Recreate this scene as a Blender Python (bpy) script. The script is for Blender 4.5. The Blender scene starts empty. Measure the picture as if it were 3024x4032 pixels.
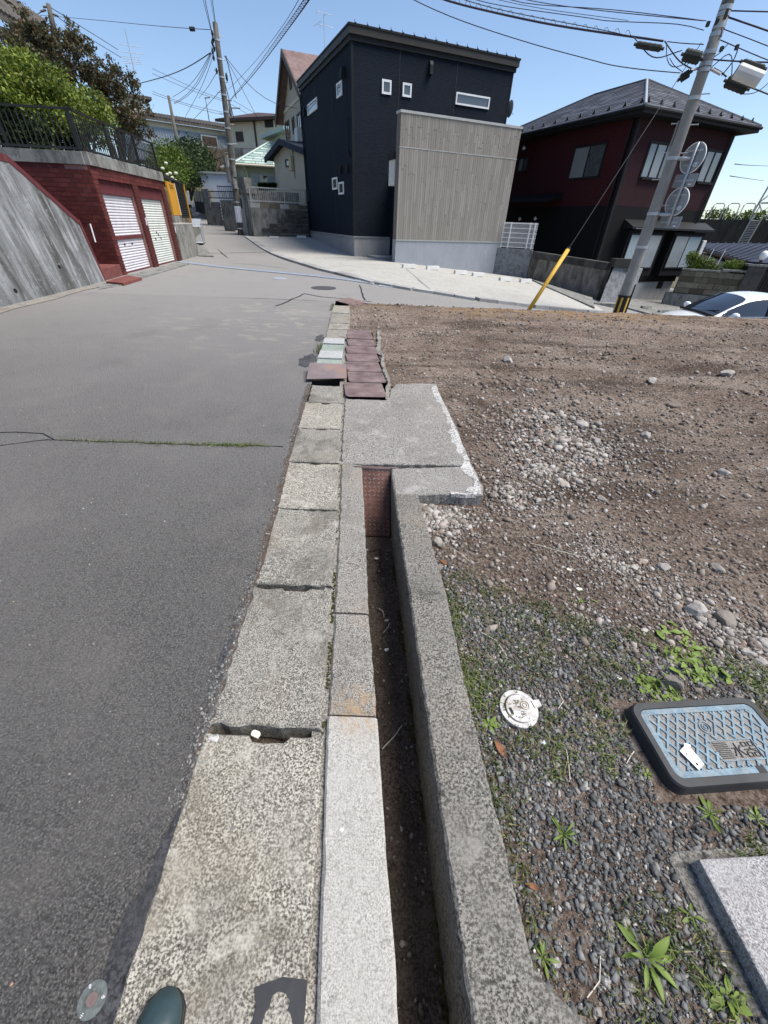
import bpy, bmesh, math, random
import numpy as np
from mathutils import Vector, Matrix, noise as mnoise
random.seed(7); rng = np.random.default_rng(7)
scn = bpy.context.scene
col = scn.collection
rad = math.radians

# ------------------------------------------------------------------ camera
PITCH, ROLL, CAMH = 37.0, 2.2, 1.5
FPX, CX, CY = 1514.0, 1512.0, 2016.0
_p, _r = rad(PITCH), rad(ROLL)
Fw = Vector((0, math.cos(_p), -math.sin(_p)))
_rt = Vector((1, 0, 0)); _up = _rt.cross(Fw)
Rt = _rt * math.cos(_r) + _up * math.sin(_r)
Up = _up * math.cos(_r) - _rt * math.sin(_r)
CAM = Vector((0, 0, CAMH))
cd = bpy.data.cameras.new('camera')
cd.sensor_fit = 'AUTO'; cd.sensor_width = 36.0; cd.lens = FPX / 4032.0 * 36.0
cd.clip_start = 0.02; cd.clip_end = 6000
cam = bpy.data.objects.new('camera', cd); col.objects.link(cam)
m3 = Matrix((Rt, Up, -Fw)).transposed()
cam.matrix_world = Matrix.Translation(CAM) @ m3.to_4x4()
scn.camera = cam

# ------------------------------------------------------------------ light
SUN_EL, SUN_AZ = 60.0, 98.0         # azimuth clockwise from +Y
world = bpy.data.worlds.new('World'); scn.world = world; world.use_nodes = True
wn = world.node_tree.nodes; wl = world.node_tree.links
sky = wn.new('ShaderNodeTexSky'); sky.sky_type = 'NISHITA'; sky.sun_disc = False
sky.sun_elevation = rad(SUN_EL); sky.sun_rotation = rad(SUN_AZ)
sky.air_density = 0.9; sky.dust_density = 0.8; sky.ozone_density = 2.2; sky.altitude = 100
bg = wn['Background']; bg.inputs['Strength'].default_value = 0.098
wl.new(sky.outputs[0], bg.inputs['Color'])
sd = bpy.data.lights.new('sun', 'SUN'); sd.energy = 3.3; sd.angle = rad(36); sd.color = (1.0, 0.94, 0.86)
sun = bpy.data.objects.new('sun', sd); col.objects.link(sun)
_d = Vector((math.sin(rad(SUN_AZ)) * math.cos(rad(SUN_EL)), math.cos(rad(SUN_AZ)) * math.cos(rad(SUN_EL)), math.sin(rad(SUN_EL))))
sun.rotation_euler = _d.to_track_quat('Z', 'Y').to_euler()
vs = scn.view_settings
vs.view_transform = 'Standard'; vs.look = 'None'; vs.gamma = 1.0; vs.use_curve_mapping = False
vs.exposure = 0.92

# ------------------------------------------------------------------ geometry helpers
def ray(px, py):
    return Fw + Rt * ((px - CX) / FPX) - Up * ((py - CY) / FPX)
def PZ(px, py, z=0.0):
    d = ray(px, py); return CAM + d * ((z - CAMH) / d.z)
def PD(px, py, dist):
    d = ray(px, py); return CAM + d * (dist / math.hypot(d.x, d.y))
def AZ(az, dist, z=0.0):
    return Vector((math.sin(rad(az)) * dist, math.cos(rad(az)) * dist, z))
def V(*a): return Vector(a)

class MB:
    def __init__(s): s.v = []; s.f = []
    def add(s, vs_, fs):
        n = len(s.v); s.v += [tuple(p) for p in vs_]; s.f += [tuple(i + n for i in f) for f in fs]; return s
    def hexa(s, p):
        return s.add(p, [(3, 2, 1, 0), (4, 5, 6, 7), (0, 1, 5, 4), (1, 2, 6, 5), (2, 3, 7, 6), (3, 0, 4, 7)])
    def box(s, a, b):
        x0, y0, z0 = a; x1, y1, z1 = b
        return s.hexa([(x0, y0, z0), (x1, y0, z0), (x1, y1, z0), (x0, y1, z0), (x0, y0, z1), (x1, y0, z1), (x1, y1, z1), (x0, y1, z1)])
    def prism(s, poly, ext):
        n = len(poly); e = Vector(ext); a = [Vector(p) for p in poly]; b = [p + e for p in a]
        fs = [tuple(range(n - 1, -1, -1)), tuple(range(n, 2 * n))]
        for i in range(n): j = (i + 1) % n; fs.append((i, j, n + j, n + i))
        return s.add(a + b, fs)
    def tube(s, pts, r, n=8, r1=None, caps=True):
        pts = [Vector(p) for p in pts]; m = len(pts); base = len(s.v)
        for i, p in enumerate(pts):
            t = (pts[min(i + 1, m - 1)] - pts[max(i - 1, 0)]).normalized()
            ref = Vector((0, 0, 1)) if abs(t.z) < .9 else Vector((1, 0, 0))
            a = t.cross(ref).normalized(); b = a.cross(t)
            rr = r if r1 is None else r + (r1 - r) * i / (m - 1)
            if isinstance(r, (list, tuple)): rr = r[i]
            for k in range(n):
                th = 2 * math.pi * k / n; s.v.append(tuple(p + a * (rr * math.cos(th)) + b * (rr * math.sin(th))))
        for i in range(m - 1):
            for k in range(n):
                k2 = (k + 1) % n
                s.f.append((base + i * n + k, base + i * n + k2, base + (i + 1) * n + k2, base + (i + 1) * n + k))
        if caps:
            s.f.append(tuple(base + k for k in range(n - 1, -1, -1)))
            s.f.append(tuple(base + (m - 1) * n + k for k in range(n)))
        return s
    def disc(s, c, nrm, r, th, n=28, rx=None):
        c = Vector(c); nrm = Vector(nrm).normalized()
        ref = Vector((0, 0, 1)) if abs(nrm.z) < .9 else Vector((0, 1, 0))
        a = nrm.cross(ref).normalized(); b = a.cross(nrm); rx = rx or r
        poly = [c + a * (rx * math.cos(2 * math.pi * k / n)) + b * (r * math.sin(2 * math.pi * k / n)) for k in range(n)]
        return s.prism(poly, nrm * th)
    def ring(s, c, r0, r1, z0, z1, n=36):
        base = len(s.v)
        for k in range(n):
            t = 2 * math.pi * k / n; cs, sn = math.cos(t), math.sin(t)
            for r, z in ((r0, z0), (r1, z0), (r1, z1), (r0, z1)): s.v.append((c[0] + r * cs, c[1] + r * sn, z))
        for k in range(n):
            k2 = (k + 1) % n
            for q in range(4):
                q2 = (q + 1) % 4; s.f.append((base + k * 4 + q, base + k2 * 4 + q, base + k2 * 4 + q2, base + k * 4 + q2))
        return s
    def grid(s, pts):      # pts[i][j]
        base = len(s.v); n = len(pts); m = len(pts[0])
        for row in pts: s.v += [tuple(p) for p in row]
        for i in range(n - 1):
            for j in range(m - 1):
                s.f.append((base + i * m + j, base + i * m + j + 1, base + (i + 1) * m + j + 1, base + (i + 1) * m + j))
        return s
    def mesh(s, name):
        me = bpy.data.meshes.new(name); me.from_pydata(s.v, [], s.f); me.update(); return me

def fixn(me):
    bm = bmesh.new(); bm.from_mesh(me); bmesh.ops.recalc_face_normals(bm, faces=bm.faces); bm.to_mesh(me); bm.free()

def setp(o, label=None, cat=None, group=None, kind=None):
    if label: o['label'] = label
    if cat: o['category'] = cat
    if group: o['group'] = group
    if kind: o['kind'] = kind
    return o
def parent(o, p):
    o.parent = p
    o.matrix_parent_inverse = WORLD[p.name].inverted() if p.name in WORLD else Matrix.Identity(4)
WORLD = {}
def ob(name, me, mat=None, par=None, smooth=False, bevel=0.0, seg=2, subs=0, M=None):
    if isinstance(me, MB): me = me.mesh(name); fixn(me)
    o = bpy.data.objects.new(name, me); col.objects.link(o)
    if mat is not None and len(me.materials) == 0: me.materials.append(mat)
    if smooth:
        me.polygons.foreach_set('use_smooth', [True] * len(me.polygons))
    if M is not None: o.matrix_basis = M
    WORLD[o.name] = M.copy() if M is not None else Matrix.Identity(4)
    if par is not None: parent(o, par)
    if bevel:
        b = o.modifiers.new('bevel', 'BEVEL'); b.width = bevel; b.segments = seg; b.limit_method = 'ANGLE'; b.angle_limit = rad(35)
    if subs:
        b = o.modifiers.new('sub', 'SUBSURF'); b.levels = subs; b.render_levels = subs
    return o
def smooth_by_angle(o, ang=40):
    me = o.data
    me.polygons.foreach_set('use_smooth', [True] * len(me.polygons))
    bm = bmesh.new(); bm.from_mesh(me)
    for e in bm.edges:
        e.smooth = not (len(e.link_faces) == 2 and e.calc_face_angle(0) > rad(ang))
    bm.to_mesh(me); bm.free(); return o
def thing(name, loc, label, cat, group=None):
    o = bpy.data.objects.new(name, None); col.objects.link(o); o.empty_display_size = .2
    M = Matrix.Translation(Vector(loc)); o.matrix_basis = M; WORLD[o.name] = M
    return setp(o, label, cat, group)
def inst(name, me, M, par=None):
    o = bpy.data.objects.new(name, me); col.objects.link(o); o.matrix_basis = M; WORLD[o.name] = M.copy()
    if par is not None: parent(o, par)
    return o

class Face:
    """vertical wall plane from A to B (left to right as seen); local (a along, b height, c outward)"""
    def __init__(s, A, B):
        s.A = Vector((A[0], A[1], 0)); d = Vector((B[0] - A[0], B[1] - A[1], 0)); s.L = d.length; s.u = d.normalized()
        s.n = Vector((s.u.y, -s.u.x, 0))
    def ab(s, px, py):
        d = ray(px, py); t = (s.A - CAM).dot(s.n) / d.dot(s.n); p = CAM + d * t
        return (p - s.A).dot(s.u), p.z
    def pt(s, a, b, c=0): return s.A + s.u * a + s.n * c + Vector((0, 0, b))
    def box(s, mb, a0, a1, b0, b1, c0, c1):
        return mb.hexa([s.pt(a0, b0, c1), s.pt(a1, b0, c1), s.pt(a1, b0, c0), s.pt(a0, b0, c0),
                        s.pt(a0, b1, c1), s.pt(a1, b1, c1), s.pt(a1, b1, c0), s.pt(a0, b1, c0)])
    def rect(s, tl, tr, br, bl):
        q = [s.ab(*p) for p in (tl, tr, br, bl)]
        return ((q[0][0] + q[3][0]) / 2, (q[1][0] + q[2][0]) / 2, (q[2][1] + q[3][1]) / 2, (q[0][1] + q[1][1]) / 2)
    def M(s, a, b, c=0):
        m = Matrix((s.u, -s.n, Vector((0, 0, 1)))).transposed().to_4x4()   # x along, y inward, z up
        m.translation = s.pt(a, b, c); return m

def crop(x0, y0, k):
    return lambda x, y: (x0 + x * k, y0 + y * k)
c1 = crop(0, 0, .6028); c2 = crop(0, 500, .6028); c3 = crop(500, 350, .4822); c4 = crop(1050, 50, .66305)
c5 = crop(1900, 300, .6775); c6 = crop(2200, 0, .4967)
a1 = crop(550, 680, .2411); a5 = crop(2600, 900, .2556); a6 = crop(2550, 640, .2857); a7 = crop(780, 380, .2893)
b1 = crop(2250, 500, .3617); b2 = crop(600, 0, .4822); b4 = crop(2500, 0, .31585); b5 = crop(900, 900, .3617); b6 = crop(1900, 900, .3014)
n1 = crop(1100, 1100, .5425); n2 = crop(800, 1700, .7233); n3 = crop(400, 2800, .7836); n4 = crop(1600, 1900, .8583); n5 = crop(1800, 2600, .7378)
wm = crop(2440, 2720, .352)

def interp(x, xs, ys): return float(np.interp(x, xs, ys))
def jitter(v, s): return v + random.uniform(-s, s)

# scatter many copies of small base meshes into one mesh
def ico_base(k, squash=(1, 1, .7), jit=.28):
    bm = bmesh.new(); bmesh.ops.create_icosphere(bm, subdivisions=1, radius=1)
    bm.verts.ensure_lookup_table()
    r = random.Random(k)
    V_ = np.array([v.co[:] for v in bm.verts]); F_ = np.array([[v.index for v in f.verts] for f in bm.faces]); bm.free()
    V_ = V_ * np.array([[1 + r.uniform(-jit, jit)] for _ in V_]) * np.array(squash)
    return V_, F_
def cube_base(k, squash=(1, .75, .5), jit=.42):
    r = random.Random(k); V_ = np.array([(x, y, z) for z in (-1, 1) for y in (-1, 1) for x in (-1, 1)], float)
    V_ = V_ * np.array([[1 + r.uniform(-jit, .1) for _ in range(3)] for _ in V_]) * np.array(squash) * .8
    return V_, np.array([[0, 2, 3, 1], [4, 5, 7, 6], [0, 1, 5, 4], [2, 6, 7, 3], [0, 4, 6, 2], [1, 3, 7, 5]])
def rotmats(n, tilt=.6):
    az = rng.uniform(0, 2 * np.pi, n); tx = rng.normal(0, tilt, n); ty = rng.normal(0, tilt, n)
    c, s = np.cos(az), np.sin(az)
    Rz = np.zeros((n, 3, 3)); Rz[:, 0, 0] = c; Rz[:, 0, 1] = -s; Rz[:, 1, 0] = s; Rz[:, 1, 1] = c; Rz[:, 2, 2] = 1
    cx, sx = np.cos(tx), np.sin(tx); Rx = np.zeros((n, 3, 3)); Rx[:, 0, 0] = 1; Rx[:, 1, 1] = cx; Rx[:, 1, 2] = -sx; Rx[:, 2, 1] = sx; Rx[:, 2, 2] = cx
    cy, sy = np.cos(ty), np.sin(ty); Ry = np.zeros((n, 3, 3)); Ry[:, 1, 1] = 1; Ry[:, 0, 0] = cy; Ry[:, 0, 2] = sy; Ry[:, 2, 0] = -sy; Ry[:, 2, 2] = cy
    return Rz @ Rx @ Ry
def np_mesh(name, verts, faces, shade=None):
    me = bpy.data.meshes.new(name); nv = len(verts); nf, k = faces.shape
    me.vertices.add(nv); me.vertices.foreach_set('co', verts.astype(np.float32).ravel())
    me.loops.add(nf * k); me.loops.foreach_set('vertex_index', faces.astype(np.int32).ravel())
    me.polygons.add(nf); me.polygons.foreach_set('loop_start', np.arange(0, nf * k, k, dtype=np.int32))
    me.update(calc_edges=True)
    if shade is not None:          # one random number per piece: natural colour difference between pieces
        at = me.attributes.new('piece', 'FLOAT', 'POINT'); at.data.foreach_set('value', shade.astype(np.float32))
    return me
def scatter(name, bases, pos, size, mat, tilt=.5, aniso=None, kind='stuff'):
    n = len(pos); which = rng.integers(0, len(bases), n); R_ = rotmats(n, tilt); vs_, fs, sh = [], [], []; off = 0
    val = rng.uniform(0, 1, n)
    for b, (BV, BF) in enumerate(bases):
        idx = np.where(which == b)[0]
        if len(idx) == 0: continue
        sc = size[idx][:, None, None]
        if aniso is not None: loc = BV[None] * rng.uniform(1 - aniso, 1 + aniso, (len(idx), 1, 3))
        else: loc = np.repeat(BV[None], len(idx), 0)
        w = np.einsum('nij,nkj->nki', R_[idx], loc * sc) + pos[idx][:, None, :]
        vs_.append(w.reshape(-1, 3)); sh.append(np.repeat(val[idx], len(BV)))
        fs.append((BF[None] + (np.arange(len(idx)) * len(BV))[:, None, None] + off).reshape(-1, BF.shape[1])); off += len(idx) * len(BV)
    me = np_mesh(name, np.concatenate(vs_), np.concatenate(fs), np.concatenate(sh)); me.materials.append(mat)
    return ob(name, me)

# ------------------------------------------------------------------ terrain
CTRL = [(-7, -6, 0), (-7, 0, 0), (-7.3, 8, 0), (-7.7, 12, 0), (-8.3, 15, 0), (-8.6, 18.5, 0), (-1, -6, 0), (-1, 2, 0), (-1.2, 6, 0), (-1.3, 10, 0), (-1.0, 13.5, 0),
        (-4, 12, 0), (-4, 17, 0), (-4.5, 20.5, .03), (.07, 20.88, 0), (-2, 23.5, 0), (5.27, 23.2, -.5), (2.6, 22, -.25), (-5.64, 31.6, .52), (-10.2, 31.4, .51), (-8.95, 30.5, .46),
        (-8.85, 20.9, .04), (-12, 36.06, .62), (-16.2, 43.06, 1.18), (-21.7, 52.7, 2.0), (-23.4, 55.3, 2.3), (2.45, 12.95, -.25), (6.4, 14.6, -.7), (8.7, 19.0, -.85), (6.6, 22.3, -.55),
        (12.7, 23.8, -1.45), (15.5, 25, -1.6), (10, 12.7, -1.25), (20, 14, -2.2), (25, 25, -2.6), (32, 8, -3.2), (6, 9, -.6), (40, 60, -3), (60, 100, -4), (0, 60, 3.0), (-40, 80, 6.5), (-60, 60, 7),
        (-34, 34, 4.0), (-30, 5, 3), (-100, 150, 12), (0, 150, 9), (100, 150, -4), (-26, 66, 6.5), (-15, 66, 6.5), (-20, 52, 2.6), (-11, 44, 2.0)]
_C = np.array(CTRL, float)
def _phi(r2): return .5 * r2 * np.log(np.maximum(r2, 1e-12))
_n = len(_C); _d2 = ((_C[:, None, :2] - _C[None, :, :2]) ** 2).sum(-1)
_A = np.zeros((_n + 3, _n + 3)); _A[:_n, :_n] = _phi(_d2) + np.eye(_n) * .5; _A[:_n, _n] = 1; _A[:_n, _n + 1:] = _C[:, :2]; _A[_n:, :_n] = _A[:_n, _n:].T
_W = np.linalg.solve(_A, np.concatenate([_C[:, 2], [0, 0, 0]]))
def ZTa(x, y):
    x = np.asarray(x, float); y = np.asarray(y, float)
    r2 = (x[..., None] - _C[:, 0]) ** 2 + (y[..., None] - _C[:, 1]) ** 2
    z = _phi(r2) @ _W[:_n] + _W[_n] + _W[_n + 1] * x + _W[_n + 2] * y
    fl = np.clip((11.0 - y) / 2.0, 0, 1) * np.clip((2.0 - x) / 2.0, 0, 1)      # street right before the camera is level
    fl = fl * fl * (3 - 2 * fl)
    return z * (1 - fl)
def ZT(x, y): return float(ZTa(x, y))
def PG(px, py, z0=0.0, dz=0.0):      # pixel on the terrain
    z = z0
    for _ in range(30):
        p = PZ(px, py, z) if ray(px, py).z < -.004 else PD(px, py, 60); z = .5 * z + .5 * (ZT(p.x, p.y) + dz)
    return PZ(px, py, z)
# ------------------------------------------------------------------ materials
def srgb(r, g, b):
    f = lambda c: (c / 255 / 12.92) if c <= 10 else ((c / 255 + .055) / 1.055) ** 2.4
    return (f(r), f(g), f(b), 1)
class NM:
    def __init__(s, name, rough=.85, spec=.25, metal=0.0):
        s.m = bpy.data.materials.new(name); s.m.use_nodes = True; s.nt = s.m.node_tree; s.b = s.nt.nodes['Principled BSDF']
        s.b.inputs['Roughness'].default_value = rough; s.b.inputs['Specular IOR Level'].default_value = spec; s.b.inputs['Metallic'].default_value = metal
        s.g = s.nt.nodes.new('ShaderNodeNewGeometry')
    def n(s, t, **k):
        x = s.nt.nodes.new(t)
        for a, v in k.items(): setattr(x, a, v)
        return x
    def l(s, a, b): s.nt.links.new(a, b)
    def vec(s, sc=(1, 1, 1), rot=(0, 0, 0), src=None):
        mp = s.n('ShaderNodeMapping'); mp.inputs['Scale'].default_value = sc; mp.inputs['Rotation'].default_value = rot
        s.l(src or s.g.outputs['Position'], mp.inputs['Vector']); return mp.outputs[0]
    def noise(s, scale, detail=4, rough=.6, v=None, dist=0):
        x = s.n('ShaderNodeTexNoise'); x.inputs['Scale'].default_value = scale; x.inputs['Detail'].default_value = detail
        x.inputs['Roughness'].default_value = rough; x.inputs['Distortion'].default_value = dist
        s.l(v or s.g.outputs['Position'], x.inputs['Vector']); return x.outputs['Fac']
    def vor(s, scale, out='Distance', v=None, feat='F1'):
        x = s.n('ShaderNodeTexVoronoi'); x.feature = feat; x.inputs['Scale'].default_value = scale
        s.l(v or s.g.outputs['Position'], x.inputs['Vector']); return x.outputs[out]
    def ramp(s, fac, pts, interp='LINEAR'):
        x = s.n('ShaderNodeValToRGB'); x.color_ramp.interpolation = interp; e = x.color_ramp.elements
        while len(e) < len(pts): e.new(.5)
        for el, (p, c) in zip(e, pts):
            el.position = p; el.color = c if not isinstance(c, (int, float)) else (c, c, c, 1)
        s.l(fac, x.inputs[0]); return x.outputs[0]
    def mix(s, fac, a, b, mode='MIX'):
        x = s.n('ShaderNodeMix'); x.data_type = 'RGBA'; x.blend_type = mode
        for sock, v in ((x.inputs[0], fac), (x.inputs[6], a), (x.inputs[7], b)):
            if isinstance(v, (int, float)): sock.default_value = v
            elif isinstance(v, tuple): sock.default_value = v
            else: s.l(v, sock)
        return x.outputs[2]
    def math(s, op, a, b=0.0):
        x = s.n('ShaderNodeMath'); x.operation = op
        for sock, v in ((x.inputs[0], a), (x.inputs[1], b)):
            if isinstance(v, (int, float)): sock.default_value = v
            else: s.l(v, sock)
        return x.outputs[0]
    def sep(s, ax): 
        x = s.n('ShaderNodeSeparateXYZ'); s.l(s.g.outputs['Position'], x.inputs[0]); return x.outputs[ax]
    def attr(s, name):
        x = s.n('ShaderNodeAttribute'); x.attribute_name = name; return x.outputs['Fac']
    def rnd(s): return s.n('ShaderNodeObjectInfo').outputs['Random']
    def base(s, c):
        if isinstance(c, tuple): s.b.inputs['Base Color'].default_value = c
        else: s.l(c, s.b.inputs['Base Color'])
        return s
    def rough(s, c): s.l(c, s.b.inputs['Roughness']); return s
    def bump(s, h, dist=.01, strength=1.0, prev=None):
        x = s.n('ShaderNodeBump'); x.inputs['Distance'].default_value = dist; x.inputs['Strength'].default_value = strength
        s.l(h, x.inputs['Height'])
        if prev is not None: s.l(prev, x.inputs['Normal'])
        s.l(x.outputs[0], s.b.inputs['Normal']); s.last = x.outputs[0]; return s

def simple(name, c, c2=None, scale=6.0, rough=.6, spec=.3, metal=0, bump=0, bs=40, amt=1.0):
    m = NM(name, rough, spec, metal)
    if c2: m.base(m.mix(m.ramp(m.noise(scale, 5, .65), [(.32, 0), (.68, 1)]), c, c2))
    else: m.base(c)
    if bump: m.bump(m.noise(bs, 4), bump, .6)
    return m.m

def m_asphalt(name='asphalt', light=1.0):
    m = NM(name, .85, .3)
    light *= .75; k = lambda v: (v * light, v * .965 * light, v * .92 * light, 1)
    fine = m.noise(150, 4, .7); mid = m.noise(60, 4, .75); big = m.noise(.45, 6, .62, None, .4); pat = m.noise(1.9, 7, .7)
    c = m.ramp(fine, [(.40, k(.020)), (.5, k(.085)), (.61, k(.30))])
    c = m.mix(m.ramp(mid, [(.46, .0), (.58, .5)]), c, k(.20)); c = m.mix(m.ramp(m.noise(38, 5, .8), [(.38, .75), (.49, 0)]), c, k(.030))
    c = m.mix(m.ramp(big, [(.42, 0), (.60, .4)]), c, k(.21)); c = m.mix(m.ramp(m.math('DIVIDE', m.sep(1), 12.0), [(.03, 0), (.22, .22), (.75, .66)]), c, k(.37))  # Y ramp lightens asphalt with distance, painting grazing sheen into the colour
    c = m.mix(m.ramp(pat, [(.5, 0), (.66, .25)]), c, (.22, .208, .19, 1)); c = m.mix(m.ramp(m.noise(1.1, 6, .7, m.vec((1, 1, 1), (0, 0, 2))), [(.55, 0), (.68, .15)]), c, k(.055))
    v = m.vor(75); st = m.ramp(v, [(.10, 1), (.2, 0)]); pick = m.ramp(m.vor(75, 'Color'), [(.62, 0), (.66, 1)], 'CONSTANT')
    c = m.mix(m.math('MULTIPLY', st, pick), c, m.ramp(m.vor(75.0, 'Color', m.vec((1.0001, 1, 1))), [(.6, (.10, .11, .11, 1)), (.8, (.24, .235, .22, 1)), (1, (.46, .45, .42, 1))]))
    # soil dragged onto the road from the building plot
    w = m.noise(1.0, 7, .72, m.vec((1.6, 3.0, 1), (0, 0, .6)), 1.2)
    near = m.n('ShaderNodeVectorMath'); near.operation = 'DISTANCE'; m.l(m.g.outputs['Position'], near.inputs[0]); near.inputs[1].default_value = (-1.7, 8.0, 0)
    msk = m.ramp(m.math('DIVIDE', near.outputs['Value'], 7.0), [(.12, .9), (.5, 0)])
    c = m.mix(m.math('MULTIPLY', m.ramp(w, [(.53, 0), (.62, .6)]), msk), c, (.36, .33, .28, 1))
    m.base(c)
    m.bump(m.noise(110, 5, .8), .012, 1.0); m.bump(m.vor(70), .008, .7, m.last)
    return m.m

def m_speck(name, lo, mid, hi, sc=120.0, stain=(.07, .065, .055, 1), stain_amt=.6, bump=.004, warm=(.30, .25, .17, 1), warm_amt=.3, agg=True):
    m = NM(name, .92, .2)
    if hi[0] > .3: lo, mid, hi = [tuple([q * v for v in c_[:3]] + [1]) for q, c_ in ((.55, lo), (.64, mid), (.74, hi))]
    sp = m.noise(sc * 1.25, 4, .7); c = m.ramp(sp, [(.37, lo), (.47, mid), (.56, hi)])
    plain = m.mix(.4, mid, hi); msk = m.noise(4.5, 5, .65); c = m.mix(m.ramp(msk, [(.40, .5), (.58, 0)]), c, plain)
    c = m.mix(m.ramp(m.noise(sc * .4, 5, .75), [(.36, .7), (.47, 0)]), c, lo)
    big = m.noise(2.1, 9, .72, None, .5); c = m.mix(m.ramp(big, [(.50, 0), (.64, stain_amt)]), c, stain)
    wb = m.noise(1.5, 6, .66); c = m.mix(m.ramp(wb, [(.5, 0), (.7, warm_amt)]), c, warm)
    lt = m.noise(6.5, 8, .74, m.vec((1, 1, 1), (.4, .2, 1.1)), .6); c = m.mix(m.ramp(lt, [(.56, 0), (.66, .6)]), c, hi)
    if agg:
        v = m.vor(48); pk = m.vor(48, 'Color'); st = m.math('MULTIPLY', m.ramp(v, [(.18, 1), (.25, 0)]), m.ramp(pk, [(.84, 0), (.86, 1)], 'CONSTANT'))
        v2 = m.vor(17); p2 = m.vor(17, 'Color'); s2 = m.math('MULTIPLY', m.ramp(v2, [(.13, 1), (.17, 0)]), m.ramp(p2, [(.70, 0), (.72, 1)], 'CONSTANT')); c = m.mix(s2, c, m.ramp(m.vor(17.0, 'Color', m.vec((1.0001, 1, 1))), [(.7, (.10, .11, .115, 1)), (.85, (.21, .195, .17, 1)), (1, (.34, .33, .31, 1))]))
        c = m.mix(st, c, m.ramp(m.vor(48.0, 'Color', m.vec((1.0001, 1, 1))), [(.0, (.07, .08, .09, 1)), (.9, (.2, .19, .17, 1)), (1, (.40, .37, .33, 1))]))
    if name in ('pale_mortar', 'old_kerb_concrete'):      # ochre rust stain where the mortar section starts
        nd = m.n('ShaderNodeVectorMath'); nd.operation = 'DISTANCE'; m.l(m.g.outputs['Position'], nd.inputs[0]); nd.inputs[1].default_value = (-.07, .715, 0)
        c = m.mix(m.math('MULTIPLY', m.ramp(nd.outputs['Value'], [(.02, .75), (.13, 0)]), m.ramp(m.noise(24, 6, .75), [(.42, 0), (.56, 1)])), c, (.33, .225, .12, 1))
    m.base(c); m.bump(m.noise(sc, 5, .75), bump, .9); m.bump(m.noise(14, 5, .7), .012, .6, m.last)
    return m.m

def m_streak(name, base, dark, lite, sx=3.0, amt=.8, crack=False, warm=None, zs=.42):
    m = NM(name, .9, .2)
    st = m.noise(1.0, 7, .68, m.vec((sx, sx, sx * zs)), .8 if zs > .3 else .12); c = m.mix(m.ramp(st, [(.36, amt), (.56, 0)]), base, dark)
    st2 = m.noise(1.0, 6, .7, m.vec((sx * 2.3, sx * 2.3, sx * zs * 1.8), (0, 0, .5)), .5); c = m.mix(m.ramp(st2, [(.55, 0), (.72, .7)]), c, lite)
    bl = m.noise(1.6, 6, .7); c = m.mix(m.ramp(bl, [(.55, 0), (.75, .5)]), c, dark)
    fn = m.noise(30, 5, .7); c = m.mix(m.ramp(fn, [(.3, .35), (.7, 0)]), c, dark)
    if warm: c = m.mix(m.ramp(m.noise(.9, 5, .65, m.vec((2, 2, .6))), [(.55, 0), (.7, .4)]), c, warm)
    if crack:
        cv = m.vor(1.3, 'Distance', m.vec((1, 1, .8)), 'DISTANCE_TO_EDGE'); wv = m.noise(4, 4, .6)
        ln = m.math('MULTIPLY', m.ramp(cv, [(.0, 1), (.012, 0)]), m.ramp(wv, [(.48, 0), (.56, 1)])); c = m.mix(ln, c, (.05, .05, .05, 1))
    m.base(c); m.bump(m.noise(60, 4), .004, .7); m.bump(m.noise(5, 4), .02, .35, m.last)
    return m.m

def m_retain():
    m = NM('retaining_concrete', .9, .2)
    band = m.noise(1.0, 3, .5, m.vec((2.4, 2.4, .10)), .25); c = m.ramp(band, [(.36, (.055, .055, .052, 1)), (.46, (.12, .124, .125, 1)), (.56, (.20, .208, .214, 1)), (.68, (.34, .352, .36, 1))])
    b2_ = m.noise(1.0, 4, .6, m.vec((7, 7, .35), (0, 0, .4)), .2); c = m.mix(m.ramp(b2_, [(.55, 0), (.66, .6)]), c, (.38, .393, .40, 1)); c = m.mix(m.ramp(b2_, [(.36, .6), (.46, 0)]), c, (.06, .06, .056, 1))
    bl = m.noise(2.2, 8, .72, None, .4); c = m.mix(m.ramp(bl, [(.52, 0), (.64, .45)]), c, (.075, .077, .075, 1)); fl = m.noise(9, 7, .75); c = m.mix(m.ramp(fl, [(.54, 0), (.66, .5)]), c, (.32, .333, .34, 1))
    c = m.mix(m.ramp(m.noise(45, 5, .7), [(.35, .35), (.5, 0)]), c, (.12, .12, .115, 1))
    m.base(c); m.bump(m.noise(40, 5), .006, .8); m.bump(m.noise(5, 5), .03, .4, m.last); return m.m

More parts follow.
